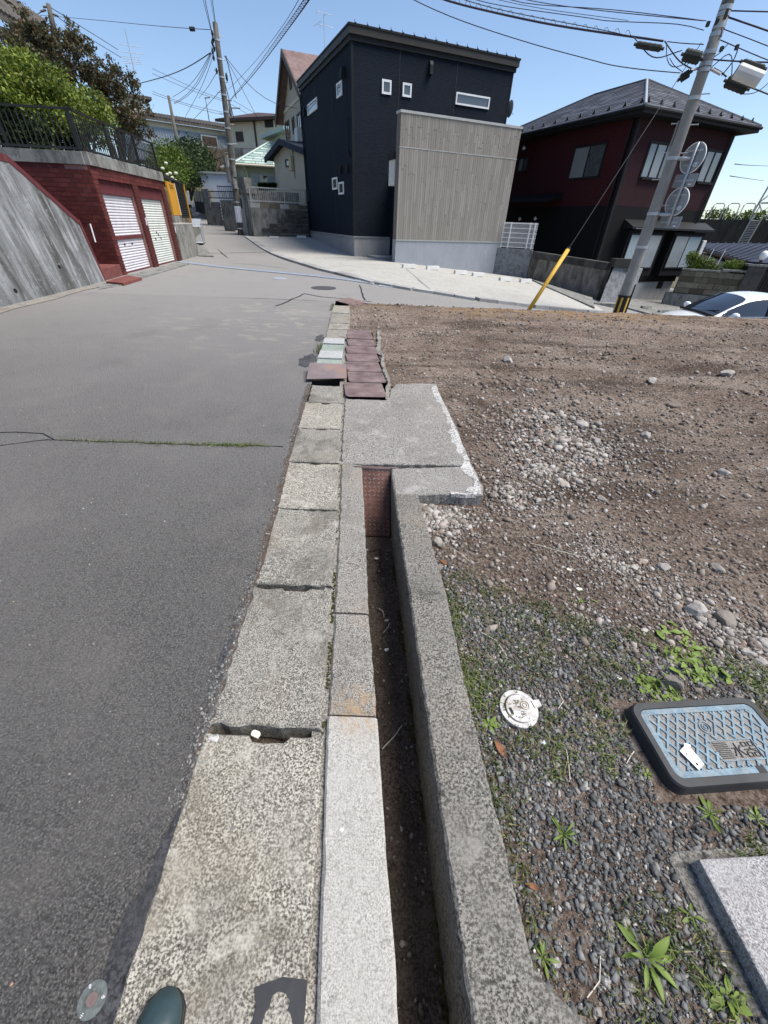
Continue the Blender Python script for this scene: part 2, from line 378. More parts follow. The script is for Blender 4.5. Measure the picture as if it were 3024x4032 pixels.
def m_dirt():
    m = NM('dirt', .95, .15)
    a = m.noise(1.1, 7, .7); c = m.ramp(a, [(.34, (.125, .092, .074, 1)), (.5, (.225, .178, .147, 1)), (.66, (.325, .27, .23, 1))])
    dr = m.noise(.9, 7, .72, m.vec((.35, 1.8, 1), (0, 0, .35)), .4); c = m.mix(m.ramp(dr, [(.5, 0), (.7, .7)]), c, (.35, .305, .27, 1))
    wet = m.noise(.9, 7, .74, m.vec((.35, 1.9, 1), (0, 0, .30)), .5); c = m.mix(m.ramp(wet, [(.51, 0), (.60, .85)]), c, (.072, .050, .038, 1))
    fn = m.noise(45, 6, .75); c = m.mix(m.ramp(fn, [(.40, .85), (.50, 0)]), c, (.055, .039, .031, 1)); c = m.mix(m.ramp(fn, [(.53, 0), (.64, .7)]), c, (.44, .395, .355, 1))
    # ochre subsoil pushed up along the far edge of the plot
    yy = m.sep(1); far = m.ramp(m.math('DIVIDE', yy, 20.0), [(.42, 0), (.475, .95)]); on = m.ramp(m.noise(1.3, 8, .75), [(.42, 0), (.56, .9)])
    xx = m.ramp(m.math('DIVIDE', m.sep(0), 20.0), [(.04, .25), (.08, 1), (.26, .9), (.36, .25)]); c = m.mix(m.math('MULTIPLY', m.math('MULTIPLY', far, on), xx), c, m.mix(m.ramp(m.noise(9, 6, .75), [(.42, 0), (.58, 1)]), (.20, .125, .065, 1), (.36, .255, .14, 1)))
    c = m.mix(1.0, c, (1.02, .99, .955, 1), 'MULTIPLY')
    m.base(c); m.bump(m.noise(14, 7, .8), .06, .9); m.bump(m.noise(70, 5, .75), .016, .9, m.last)
    return m.m

def m_siding(name, c, c2, pitch=.045, axis=2):
    m = NM(name, .75, .12)
    w = m.math('FRACT', m.math('DIVIDE', m.sep(2), pitch)); gr = m.ramp(w, [(.0, 0), (.12, 1), (.85, .8), (1, 0)])
    cell = m.noise(1.0, 2, .5, m.vec((5.5, 5.5, 1 / pitch))); col_ = m.mix(m.ramp(cell, [(.35, 0), (.65, 1)]), c, c2)
    m.base(m.mix(m.ramp(m.noise(.7, 4), [(.35, 0), (.7, .35)]), col_, c2)); m.bump(gr, .008, .8); m.bump(m.noise(60, 3), .003, .5, m.last)
    return m.m

def m_piece(name, stops, rough=.9, attr='piece', bump=.002, bs=200, spec=.2):
    m = NM(name, rough, spec); c = m.ramp(m.attr(attr), stops)
    c = m.mix(m.ramp(m.noise(90, 4, .7), [(.35, .4), (.65, 0)]), c, tuple([.45 * v for v in stops[len(stops) // 2][1][:3]] + [1]))
    m.base(c); m.bump(m.noise(bs, 3), bump, .7); return m.m

def m_leaf(name, stops, rough=.55, trans=.25):
    m = NM(name, rough, .3); c = m.ramp(m.attr('piece'), stops); c = m.mix(m.ramp(m.noise(1.3, 4, .7), [(.42, .45), (.56, 0)]), c, tuple([.5 * v for v in stops[0][1][:3]] + [1])); m.base(c)
    t = m.n('ShaderNodeBsdfTranslucent'); m.l(c, t.inputs['Color']); mx = m.n('ShaderNodeMixShader'); mx.inputs[0].default_value = trans
    m.l(m.b.outputs[0], mx.inputs[1]); m.l(t.outputs[0], mx.inputs[2]); m.l(mx.outputs[0], m.nt.nodes['Material Output'].inputs['Surface'])
    return m.m

def m_rnd(name, stops, rough=.8, spec=.25, grain=None, bump=0, bs=80, dirt=None):
    m = NM(name, rough, spec); c = m.ramp(m.rnd(), stops)
    if grain: c = m.mix(m.ramp(m.noise(1.0, 5, .7, m.vec(grain[0])), [(.4, 0), (.7, grain[2])]), c, grain[1])
    if dirt: c = m.mix(m.ramp(m.noise(dirt[0], 5, .7), [(.45, 0), (.7, dirt[2])]), c, dirt[1])
    m.base(c)
    if bump: m.bump(m.noise(bs, 4, .7), bump, .7)
    return m.m

def m_rust(name, a, b, c_, sc=9, rough=.75, metal=.0):
    m = NM(name, rough, .35, metal); n1_ = m.noise(sc, 7, .7); c = m.ramp(n1_, [(.32, a), (.52, b), (.72, c_)])
    c = m.mix(m.ramp(m.noise(2.2, 4), [(.5, 0), (.72, .5)]), c, b); m.base(c); m.bump(m.noise(110, 4, .7), .002, .7); return m.m

def m_glass(name, tint=(.02, .025, .03, 1), rough=.04, spec=.8):
    m = NM(name, rough, spec); m.base(tint); m.b.inputs['Coat Weight'].default_value = .6; m.b.inputs['Coat Roughness'].default_value = .02; return m.m

G = lambda v, k=1.0: (v, v * k, v * k * k, 1)
MAT = dict(
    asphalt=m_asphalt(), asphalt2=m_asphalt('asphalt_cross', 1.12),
    tar=m_speck('tar', (.022, .023, .026, 1), (.055, .056, .062, 1), (.11, .112, .12, 1), 70, stain=(.03, .03, .034, 1), stain_amt=.6, bump=.02, warm=(.10, .10, .10, 1), warm_amt=.4, agg=False),
    slab=m_speck('old_concrete_slab', (.070, .064, .055, 1), (.20, .188, .165, 1), (.54, .52, .46, 1), 150, stain=(.085, .078, .066, 1), stain_amt=.8),
    slab2=m_speck('yellowish_concrete_slab', (.070, .063, .050, 1), (.25, .235, .195, 1), (.64, .61, .53, 1), 125, stain=(.11, .10, .085, 1), stain_amt=.55),
    kerb=m_speck('old_kerb_concrete', (.085, .08, .07, 1), (.23, .215, .19, 1), (.50, .48, .44, 1), 135, stain_amt=.45, warm=(.36, .24, .11, 1), warm_amt=.22),
    kerb_new=m_speck('pale_mortar', (.36, .345, .31, 1), (.50, .485, .445, 1), (.62, .60, .56, 1), 170, stain=(.2, .19, .17, 1), stain_amt=.25, warm_amt=.1, agg=False, bump=.0025),
    wallc=m_speck('gutter_wall_concrete', (.055, .052, .045, 1), (.17, .16, .145, 1), (.36, .345, .31, 1), 90, stain=(.03, .03, .025, 1), stain_amt=.6),
    pad=m_speck('pad_concrete', (.11, .10, .09, 1), (.23, .215, .195, 1), (.50, .485, .455, 1), 100, stain=(.13, .12, .11, 1), stain_amt=.5, warm_amt=.1, agg=False),
    padedge=m_speck('broken_pale_concrete', (.20, .19, .175, 1), (.46, .45, .43, 1), (.76, .75, .73, 1), 60, stain=(.25, .235, .21, 1), stain_amt=.45, warm_amt=.05, agg=False),
    silt=m_speck('silt', (.030, .022, .017, 1), (.075, .056, .044, 1), (.14, .11, .09, 1), 80, stain=(.025, .02, .016, 1), stain_amt=.5, warm_amt=.1, agg=False, bump=.01),
    moss=simple('moss', (.030, .036, .010, 1), (.075, .070, .022, 1), 60, .95, .1, 0, .01, 120),
    dirt=m_dirt(),
    gravelbed=m_speck('gravel_bed', (.020, .017, .014, 1), (.050, .044, .038, 1), (.10, .095, .088, 1), 95, stain_amt=.4, warm_amt=.1, agg=False, bump=.012),
    gravel=m_piece('gravel', [(0, (.055, .055, .054, 1)), (.5, (.118, .121, .121, 1)), (.86, (.21, .212, .21, 1)), (.95, (.28, .26, .23, 1)), (1, (.50, .49, .46, 1))]),
    pebble=m_piece('pebble', [(0, (.10, .085, .072, 1)), (.4, (.19, .17, .148, 1)), (.75, (.32, .295, .27, 1)), (.93, (.48, .46, .43, 1)), (1, (.33, .20, .13, 1))]),
    clod=m_piece('clod', [(0, (.085, .064, .051, 1)), (.5, (.178, .145, .119, 1)), (.85, (.275, .235, .20, 1)), (1, (.40, .365, .325, 1))]),
    rock=m_rnd('rock', [(0, (.15, .125, .105, 1)), (.35, (.27, .25, .225, 1)), (.75, (.42, .40, .37, 1)), (1, (.34, .285, .235, 1))], .92, .2, None, .008, 50, (6, (.12, .09, .07, 1), .5)),
    rust=m_rust('rusted_steel', (.085, .055, .052, 1), (.155, .112, .108, 1), (.24, .185, .178, 1), 5, .68),
    rust_orange=m_rust('orange_rust', (.12, .095, .098, 1), (.18, .145, .145, 1), (.30, .15, .075, 1), 2.6, .7),
    checker=m_rust('checker_rust', (.055, .028, .022, 1), (.125, .055, .042, 1), (.21, .11, .075, 1), 7, .7),
    ramp_pink=m_rust('ramp_rust', (.15, .10, .09, 1), (.25, .18, .165, 1), (.36, .28, .26, 1), 8, .8),
    green_slab=m_speck('pale_green_slab', (.22, .285, .245, 1), (.32, .385, .335, 1), (.43, .49, .435, 1), 60, stain_amt=.12, warm_amt=.05, agg=False),
    white_slab=m_speck('pale_grey_slab', (.36, .37, .37, 1), (.49, .50, .50, 1), (.60, .61, .615, 1), 60, stain_amt=.1, warm_amt=.05, agg=False),
    drive=m_speck('driveway_concrete', (.42, .41, .37, 1), (.53, .52, .475, 1), (.62, .61, .57, 1), 40, stain=(.26, .24, .20, 1), stain_amt=.35, warm=(.30, .27, .2, 1), warm_amt=.4, agg=False),
    kerbblock=m_rnd('kerb_block', [(0, (.25, .25, .245, 1)), (1, (.40, .40, .385, 1))], .9, .2, None, .003, 90, (5, (.16, .16, .15, 1), .5)),
    found=m_streak('foundation_concrete', (.34, .345, .35, 1), (.25, .25, .25, 1), (.42, .425, .43, 1), 2.0, .6),
    found2=m_streak('annex_foundation', (.31, .33, .36, 1), (.24, .255, .28, 1), (.39, .41, .44, 1), 2.0, .5),
    retain=m_retain(),
    stain=m_streak('mossy_concrete', (.25, .25, .235, 1), (.065, .065, .058, 1), (.38, .38, .365, 1), 3.6, .85),
    stainbrown=m_streak('stained_brown_concrete', (.23, .21, .185, 1), (.05, .043, .035, 1), (.40, .38, .35, 1), 2.4, .9, False, (.22, .14, .08, 1)),
    greywall=m_streak('rough_block_wall', (.24, .25, .26, 1), (.09, .09, .095, 1), (.38, .39, .40, 1), 6, .9, False, None, 1.0),
    darkblock=m_rnd('dark_block', [(0, (.050, .048, .045, 1)), (1, (.105, .10, .095, 1))], .95, .15, None, .01, 30, (4, (.02, .02, .018, 1), .5)),
    stoneblock=m_rnd('stone_block', [(0, (.085, .074, .052, 1)), (.5, (.145, .128, .094, 1)), (1, (.21, .192, .15, 1))], .95, .15, None, .015, 25, (5, (.05, .048, .035, 1), .6)),
    siding=m_siding('black_siding', (.0052, .0092, .0165, 1), (.0098, .0152, .0250, 1), .05),
    blacktrim=simple('black_trim', (.008, .009, .0105, 1), (.014, .0155, .0175, 1), 3, .6, .2),
    fascia=simple('dark_fascia', (.024, .0225, .020, 1), (.034, .032, .029, 1), 2, .55, .3),
    plank=m_rnd('grey_plank', [(0, (.215, .198, .175, 1)), (.5, (.245, .228, .205, 1)), (1, (.285, .268, .244, 1))], .75, .25, ((30, 30, 2.2), (.17, .152, .132, 1), .5), .002, 60),
    plankback=simple('plank_joint', (.15, .135, .118, 1), None, rough=.85),
    burg=m_siding('burgundy_siding', (.036, .0085, .0105, 1), (.052, .0125, .015, 1), .04),
    burg2=m_siding('plum_siding', (.026, .0105, .013, 1), (.036, .0145, .018, 1), .04),
    browsid=m_siding('charcoal_siding', (.007, .0068, .0075, 1), (.012, .0115, .0125, 1), .04),
    shingle=m_rnd('roof_shingle', [(0, (.016, .0185, .027, 1)), (.55, (.034, .039, .054, 1)), (1, (.085, .096, .122, 1))], .7, .4, None, .003, 60, (9, (.02, .022, .028, 1), .5)),
    shingle_s=simple('roof_shingle_bulk', (.018, .021, .030, 1), (.062, .071, .093, 1), 7, .7, .4, 0, .004, 60),
    brick=m_rnd('brick', [(0, (.070, .015, .014, 1)), (.5, (.098, .021, .019, 1)), (1, (.130, .032, .027, 1))], .8, .25, None, .003, 60, (7, (.05, .02, .018, 1), .4)),
    mortar=simple('mortar', (.22, .11, .095, 1), (.32, .19, .17, 1), 20, .95, .1),
    redpaint=m_streak('red_painted_concrete', (.115, .030, .034, 1), (.070, .018, .020, 1), (.21, .10, .105, 1), 4, .5),
    redstep=simple('red_step', (.20, .075, .065, 1), (.12, .042, .037, 1), 5, .85, .2, 0, .003, 60),
    shutter1=m_rnd('white_shutter', [(0, (.58, .565, .60, 1)), (1, (.66, .645, .68, 1))], .5, .35, None, 0, 1, (3, (.42, .38, .39, 1), .5)),
    shutter2=m_rnd('cream_shutter', [(0, (.57, .60, .56, 1)), (1, (.64, .665, .62, 1))], .5, .35, None, 0, 1, (3, (.40, .41, .35, 1), .5)),
    white=simple('white_paint', (.78, .79, .80, 1), (.68, .69, .70, 1), 5, .45, .4),
    offwhite=simple('offwhite', (.60, .60, .58, 1), (.50, .50, .48, 1), 4, .6, .3),
    glass=m_glass('window_glass', (.055, .065, .075, 1)), glassdark=m_glass('dark_glass', (.012, .014, .016, 1)),
    frost=simple('frosted_glass', (.20, .225, .24, 1), (.26, .285, .30, 1), 2, .25, .6),
    curtain=m_streak('curtain', (.30, .36, .38, 1), (.20, .25, .27, 1), (.44, .50, .52, 1), 14, .7),
    curtaindark=m_streak('dark_curtain', (.075, .085, .088, 1), (.03, .035, .036, 1), (.12, .135, .14, 1), 12, .9),
    screen=simple('insect_screen', (.17, .175, .17, 1), (.20, .205, .20, 1), 3, .6, .3),
    galv=simple('galvanised_steel', (.36, .38, .40, 1), (.48, .50, .52, 1), 9, .5, .5, .55),
    grate=simple('grate_steel', (.30, .33, .37, 1), (.44, .47, .51, 1), 7, .55, .5, .35),
    darkmetal=simple('black_metal', (.010, .011, .011, 1), (.020, .021, .021, 1), 4, .45, .45),
    alu=simple('aluminium', (.33, .33, .31, 1), (.42, .42, .40, 1), 4, .45, .5, .4),
    yellow=simple('yellow_plastic', (.66, .40, .055, 1), (.55, .32, .04, 1), 6, .6, .3, 0, .002, 50),
    yellow2=simple('yellow_panel', (.52, .265, .022, 1), (.42, .20, .02, 1), 3, .7, .25),
    rubber=simple('black_rubber', (.012, .012, .012, 1), None, rough=.6),
    polec=m_streak('pole_concrete', (.27, .265, .25, 1), (.17, .165, .155, 1), (.36, .355, .34, 1), 6, .6),
    polew=m_streak('weathered_pole', (.14, .13, .115, 1), (.06, .055, .045, 1), (.24, .23, .21, 1), 7, .8),
    plasticblk=simple('closure_plastic', (.016, .020, .017, 1), (.03, .036, .03, 1), 8, .7, .3),
    cable=simple('cable_black', (.02, .02, .024, 1), None, rough=.5),
    cableblue=simple('cable_sheath', (.036, .034, .06, 1), None, rough=.5),
    signback=simple('sign_back', (.22, .24, .25, 1), (.30, .32, .33, 1), 5, .5, .5, .3),
    carpaint=None, carglass=m_glass('car_glass', (.018, .024, .034, 1), .03, .8),
    cream=m_streak('cream_stucco', (.50, .46, .37, 1), (.40, .37, .29, 1), (.56, .53, .44, 1), 1.2, .4),
    cream2=m_streak('ivory_wall', (.64, .60, .47, 1), (.52, .48, .37, 1), (.68, .65, .53, 1), 1.0, .35),
    greenwall=m_streak('pale_green_wall', (.44, .47, .36, 1), (.34, .36, .27, 1), (.52, .55, .44, 1), 1.0, .4),
    bluewall=m_streak('blue_corrugated_wall', (.33, .385, .44, 1), (.25, .295, .345, 1), (.42, .475, .53, 1), 1.2, .5),
    navy=simple('navy_roof', (.010, .015, .030, 1), (.020, .028, .05, 1), 3, .65, .25),
    brownroof=m_streak('brown_slate_roof', (.22, .155, .145, 1), (.12, .08, .075, 1), (.29, .225, .21, 1), 2.0, .7),
    greenroof=m_rnd('green_slate', [(0, (.20, .30, .28, 1)), (.5, (.32, .44, .40, 1)), (1, (.46, .57, .53, 1))], .65, .35, None, .002, 40, (6, (.14, .19, .18, 1), .4)),
    greentrim=simple('green_trim', (.36, .47, .42, 1), (.30, .40, .36, 1), 3, .5, .4),
    greyroof=m_streak('grey_tile_roof', (.115, .105, .095, 1), (.05, .045, .04, 1), (.19, .18, .165, 1), 3, .8),
    browntrim=simple('brown_trim', (.055, .035, .028, 1), (.075, .05, .04, 1), 4, .6, .3),
    shedgrey=simple('pale_grey_panel', (.50, .54, .60, 1), (.46, .50, .56, 1), 2, .55, .35),
    acwhite=simple('air_conditioner', (.62, .62, .60, 1), None, rough=.5),
    beige=simple('beige_plastic', (.50, .43, .28, 1), (.42, .36, .24, 1), 4, .6, .3),
    soil=m_speck('hill_soil', (.03, .027, .016, 1), (.07, .065, .038, 1), (.13, .12, .07, 1), 3, stain_amt=.4, agg=False, bump=.02),
    darkwall=m_streak('dark_stone_retaining', (.075, .067, .057, 1), (.032, .029, .025, 1), (.115, .105, .092, 1), 1.0, .8),
    bark=m_streak('bark', (.07, .055, .042, 1), (.03, .024, .018, 1), (.12, .10, .08, 1), 20, .8),
    leaf_hedge=m_leaf('hedge_leaf', [(0, (.026, .050, .009, 1)), (.4, (.11, .165, .022, 1)), (.75, (.24, .29, .04, 1)), (1, (.36, .39, .06, 1))]),
    leaf_red=m_leaf('bronze_leaf', [(0, (.030, .036, .018, 1)), (.5, (.078, .078, .036, 1)), (.8, (.125, .085, .045, 1)), (1, (.20, .105, .055, 1))]),
    leaf_dark=m_leaf('dark_leaf', [(0, (.010, .022, .007, 1)), (.6, (.035, .065, .015, 1)), (1, (.085, .13, .03, 1))]),
    leaf_lime=m_leaf('lime_leaf', [(0, (.03, .06, .01, 1)), (.5, (.10, .16, .025, 1)), (1, (.24, .30, .05, 1))]),
    leaf_dry=m_leaf('dry_grass', [(0, (.10, .08, .055, 1)), (.6, (.20, .165, .12, 1)), (1, (.30, .26, .19, 1))]),
    weed=m_leaf('weed_leaf', [(0, (.11, .18, .03, 1)), (1, (.27, .37, .08, 1))], .5, .3),
    grassg=m_leaf('gravel_grass', [(0, (.045, .075, .014, 1)), (.6, (.12, .17, .035, 1)), (.85, (.22, .24, .07, 1)), (1, (.36, .31, .17, 1))], .6, .25),
    dryleaf=simple('dry_leaf', (.24, .115, .055, 1), (.15, .06, .03, 1), 30, .8, .2),
    flower=simple('white_flower', (.62, .64, .55, 1), (.46, .52, .34, 1), 12, .8, .2, 0, .02, 30),
    coverblue=None, covergrey=m_speck('cover_floor', (.20, .195, .18, 1), (.34, .33, .31, 1), (.50, .49, .47, 1), 260, stain_amt=.3, agg=False),
    framebl=simple('black_cover_frame', (.022, .023, .025, 1), (.045, .047, .05, 1), 6, .6, .35),
    lidwhite=m_rust('white_cast_lid', (.26, .215, .17, 1), (.50, .49, .475, 1), (.62, .615, .605, 1), 26, .8),
    lidline=simple('dark_groove', (.26, .25, .24, 1), (.30, .22, .15, 1), 30, .8, .2),
    tagwhite=simple('white_tag', (.74, .75, .76, 1), (.62, .63, .64, 1), 40, .5, .3),
    black=simple('black_ink', (.012, .012, .013, 1), None, rough=.55),
    sticker=simple('black_sticker', (.020, .021, .024, 1), (.035, .036, .04, 1), 20, .55, .35),
    boot=simple('boot_rubber', (.022, .042, .047, 1), (.034, .058, .062, 1), 25, .42, .4, 0, .001, 80),
    marker=simple('marker_disc', (.06, .07, .07, 1), (.14, .158, .155, 1), 90, .75, .2),
    boxconc=m_speck('box_concrete', (.20, .195, .195, 1), (.38, .37, .37, 1), (.66, .65, .645, 1), 150, stain=(.16, .15, .15, 1), stain_amt=.4, agg=False, warm_amt=.08),
    bone=simple('pale_scrap', (.66, .62, .52, 1), (.52, .47, .38, 1), 30, .8, .2),
    lamp=simple('lamp_globe', (.80, .80, .82, 1), None, rough=.25),
)
m = NM('car_paint', .22, .5); m.base((.74, .77, .80, 1)); m.b.inputs['Coat Weight'].default_value = .8; m.b.inputs['Coat Roughness'].default_value = .04; MAT['carpaint'] = m.m
m = NM('worn_blue_plastic', .7, .3); _w = m.noise(38, 6, .75)
m.base(m.mix(m.ramp(_w, [(.38, 0), (.6, 1)]), (.12, .185, .235, 1), m.mix(m.ramp(m.noise(9, 5, .7), [(.4, 0), (.62, 1)]), (.20, .30, .355, 1), (.24, .25, .245, 1)))); m.bump(m.noise(160, 4), .002, .7); MAT['coverblue'] = m.m
# ------------------------------------------------------------------ ground, roads, plot
def np_grid(name, xs, ys, zf, mat, kind='structure'):
    X, Y = np.meshgrid(xs, ys); Z = zf(X, Y); n, m_ = X.shape
    vv = np.stack([X, Y, Z], -1).reshape(-1, 3); i = np.arange(n - 1)[:, None] * m_ + np.arange(m_ - 1)[None]
    ff = np.stack([i, i + 1, i + m_ + 1, i + m_], -1).reshape(-1, 4)
    me = np_mesh(name, vv, ff); me.materials.append(mat); me.polygons.foreach_set('use_smooth', [True] * len(me.polygons))
    o = ob(name, me); setp(o, kind=kind); return o
def loft(name, rows, mat, kind='structure', par=None):
    vv = np.array(rows, float); n, m_ = vv.shape[:2]; i = np.arange(n - 1)[:, None] * m_ + np.arange(m_ - 1)[None]
    ff = np.stack([i, i + 1, i + m_ + 1, i + m_], -1).reshape(-1, 4)
    me = np_mesh(name, vv.reshape(-1, 3), ff); me.materials.append(mat); me.polygons.foreach_set('use_smooth', [True] * len(me.polygons))
    fixn(me)
    if me.polygons[0].normal.z < 0: me.flip_normals()
    o = ob(name, me, None, par)
    if kind: setp(o, kind=kind)
    return o

def zground(X, Y):
    Yc = np.clip(Y, -10, 150); Xc = np.clip(X, -100, 100)
    z = ZTa(Xc, Yc); near = 1 / (1 + np.exp((Y - 33) / 1.5)); z = z - .06 - 1.2 * near
    far = np.clip((np.hypot(X, Y) - 130) / 200, 0, 1); return z * (1 - far) + (-6) * far
gx = np.concatenate([[-3000, -1200, -500, -250, -150], np.arange(-110, 111, 3.0), [150, 250, 500, 1200, 3000]])
gy = np.concatenate([[-3000, -1000, -300, -100, -40], np.arange(-20, 151, 3.0), [180, 250, 400, 900, 2000, 4000]])
np_grid('ground', gx, gy, zground, MAT['soil'])

# boundary curves (metres)
SL_Y = [-2, .26, 1.3, 1.98, 2.57, 3.17, 4.4, 5.25, 6.4, 7.1, 8.5, 9.3, 11]
SL_X = [-.47, -.585, -.64, -.69, -.75, -.80, -.90, -.96, -1.03, -1.085, -1.21, -1.265, -1.38]
SR_Y = [-2, 0, .3, .65, .88, 1.34, 1.99, 3.2, 3.95, 5.3, 6.4, 7.2, 8.6, 9.4, 11]
SR_X = [.03, -.121, -.149, -.188, -.203, -.240, -.295, -.41, -.467, -.607, -.685, -.75, -.86, -.92, -1.03]
def slx(y): return interp(y, SL_Y, SL_X)
def srx(y): return interp(y, SR_Y, SR_X)
XLEFT = lambda y: interp(y, [-6, 7.8, 11.75, 18.5, 21, 26, 34], [-6.0, -7.3, -7.75, -8.7, -8.95, -10.6, -13.2])
rows = []
for y in list(np.arange(-6, 10.01, .5)):
    xs = np.linspace(XLEFT(y) - .6, slx(y) + .012, 22); rows.append([(x, y, 0) for x in xs])
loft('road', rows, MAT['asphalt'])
rows = []
for y in np.arange(10.0, 34.01, .6):
    xs = np.concatenate([np.linspace(XLEFT(y) - .6, -1.35, 14), np.linspace(-1.3, 30, 40)]); rows.append([(x, y, ZT(x, y)) for x in xs])
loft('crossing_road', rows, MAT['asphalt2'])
# lane climbing the hill
LL = [(-9.0, 21.5), (-11.2, 27), (-13.9, 34), (-16.6, 40), (-19.6, 46.5), (-22.6, 53), (-26.5, 58)]
LR = [(-6.5, 23.5), (-7.9, 27.5), (-10.2, 31.6), (-12.0, 36.06), (-16.0, 43.3), (-21.2, 52.9), (-25.0, 59)]
rows = []
for t in np.linspace(0, 1, 50):
    i = t * (len(LL) - 1); k = min(int(i), len(LL) - 2); f = i - k
    A = np.array(LL[k]) * (1 - f) + np.array(LL[k + 1]) * f; B = np.array(LR[k]) * (1 - f) + np.array(LR[k + 1]) * f
    rows.append([(*(A * (1 - s) + B * s), ZT(*(A * (1 - s) + B * s)) + .012 + .02 * (k > 1)) for s in np.linspace(-.02, 1.02, 8)])
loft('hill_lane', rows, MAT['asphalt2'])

rows = []
for t in np.linspace(.36, .86, 26):
    i = t * (len(LR) - 1); k = min(int(i), len(LR) - 2); f = i - k; B = np.array(LR[k]) * (1 - f) + np.array(LR[k + 1]) * f
    rows.append([(B[0] + o_, B[1] + .3 * o_, ZT(B[0], B[1]) + h_) for o_, h_ in ((-.25, .04), (-.2, .09), (.25, .09), (2.6 if t < .62 else .4, .11))])
loft('lane_kerb', rows, MAT['drive'])
# --- driveway in front of the black house
DF = [(-9.35, 30.2), (-6.9, 25.0), (-4.46, 20.2), (-2.5, 16.7), (-.49, 13.8), (.5, 13.25), (2.45, 12.95), (4.5, 13.55), (6.4, 14.6), (7.6, 15.6)]
DB = [(-8.9, 31.0), (-6.0, 31.8), (-4.0, 28.5), (-2.0, 24.2), (.2, 21.6), (1.3, 22.1), (2.6, 22.6), (4.6, 23.4), (6.6, 22.2), (7.75, 18.2)]
def poly_at(P, t):
    i = t * (len(P) - 1); k = min(int(i), len(P) - 2); f = i - k
    return np.array(P[k]) * (1 - f) + np.array(P[k + 1]) * f
rows = []
for t in np.linspace(0, 1, 73):
    A, B = poly_at(DF, t), poly_at(DB, t)
    rows.append([(*(A * (1 - s) + B * s), ZT(*(A * (1 - s) + B * s)) + .05) for s in np.linspace(0, 1, 14)])
loft('driveway', rows, MAT['drive'])
# joints cut in the driveway, proud dark lines
def strip(mb, pts, w, dz, zf=ZT):
    for (x0, y0), (x1, y1) in zip(pts[:-1], pts[1:]):
        d = Vector((x1 - x0, y1 - y0, 0)).normalized(); nn = Vector((-d.y, d.x, 0)) * w * .5
        mb.add([(x0 - nn.x, y0 - nn.y, zf(x0, y0) + dz), (x0 + nn.x, y0 + nn.y, zf(x0, y0) + dz), (x1 + nn.x, y1 + nn.y, zf(x1, y1) + dz), (x1 - nn.x, y1 - nn.y, zf(x1, y1) + dz)], [(0, 1, 2, 3)])
mb = MB()
for p, q in ((n1(1000, 0), n1(1105, 80)), (b5(1100, 410), b5(1659, 395)), (b5(740, 320), b5(1330, 318)), (c4(510, 1460), c4(770, 1465)), (c4(790, 1490), c4(970, 1640))):
    A, B = PG(*p, dz=.05), PG(*q, dz=.05)
    strip(mb, [(A.x + (B.x - A.x) * t, A.y + (B.y - A.y) * t) for t in np.linspace(0, 1, 9)], .03, .058)
ob('driveway_joint', mb, MAT['kerbblock'], bpy.data.objects['driveway'])

# kerb of blocks along the driveway
kt = thing('kerb', (DF[4][0], DF[4][1], 0), 'row of flat pale kerb blocks edging the concrete driveway', 'kerb')
km = MB(); km.box((-.295, -.17, -.08), (.295, .17, .02)); kme = km.mesh('kerb_block'); fixn(kme); kme.materials.append(MAT['kerbblock'])
seg = [np.array(p) for p in DF]; cum = [0]
for p, q in zip(seg[:-1], seg[1:]): cum.append(cum[-1] + np.linalg.norm(q - p))
s_ = .3
while s_ < cum[-1] - .4:
    x = interp(s_, cum, [p[0] for p in DF]); y = interp(s_, cum, [p[1] for p in DF])
    x2 = interp(s_ + .2, cum, [p[0] for p in DF]); y2 = interp(s_ + .2, cum, [p[1] for p in DF])
    d = Vector((x2 - x, y2 - y, ZT(x2, y2) - ZT(x, y))).normalized(); side = Vector((-d.y, d.x, 0)).normalized(); up = d.cross(side)
    M_ = Matrix((d, side, up)).transposed().to_4x4(); M_.translation = Vector((x, y, ZT(x, y) + .05 + random.uniform(-.004, .004))) - side * .12
    inst('kerb_block', kme, M_, kt); s_ += .605

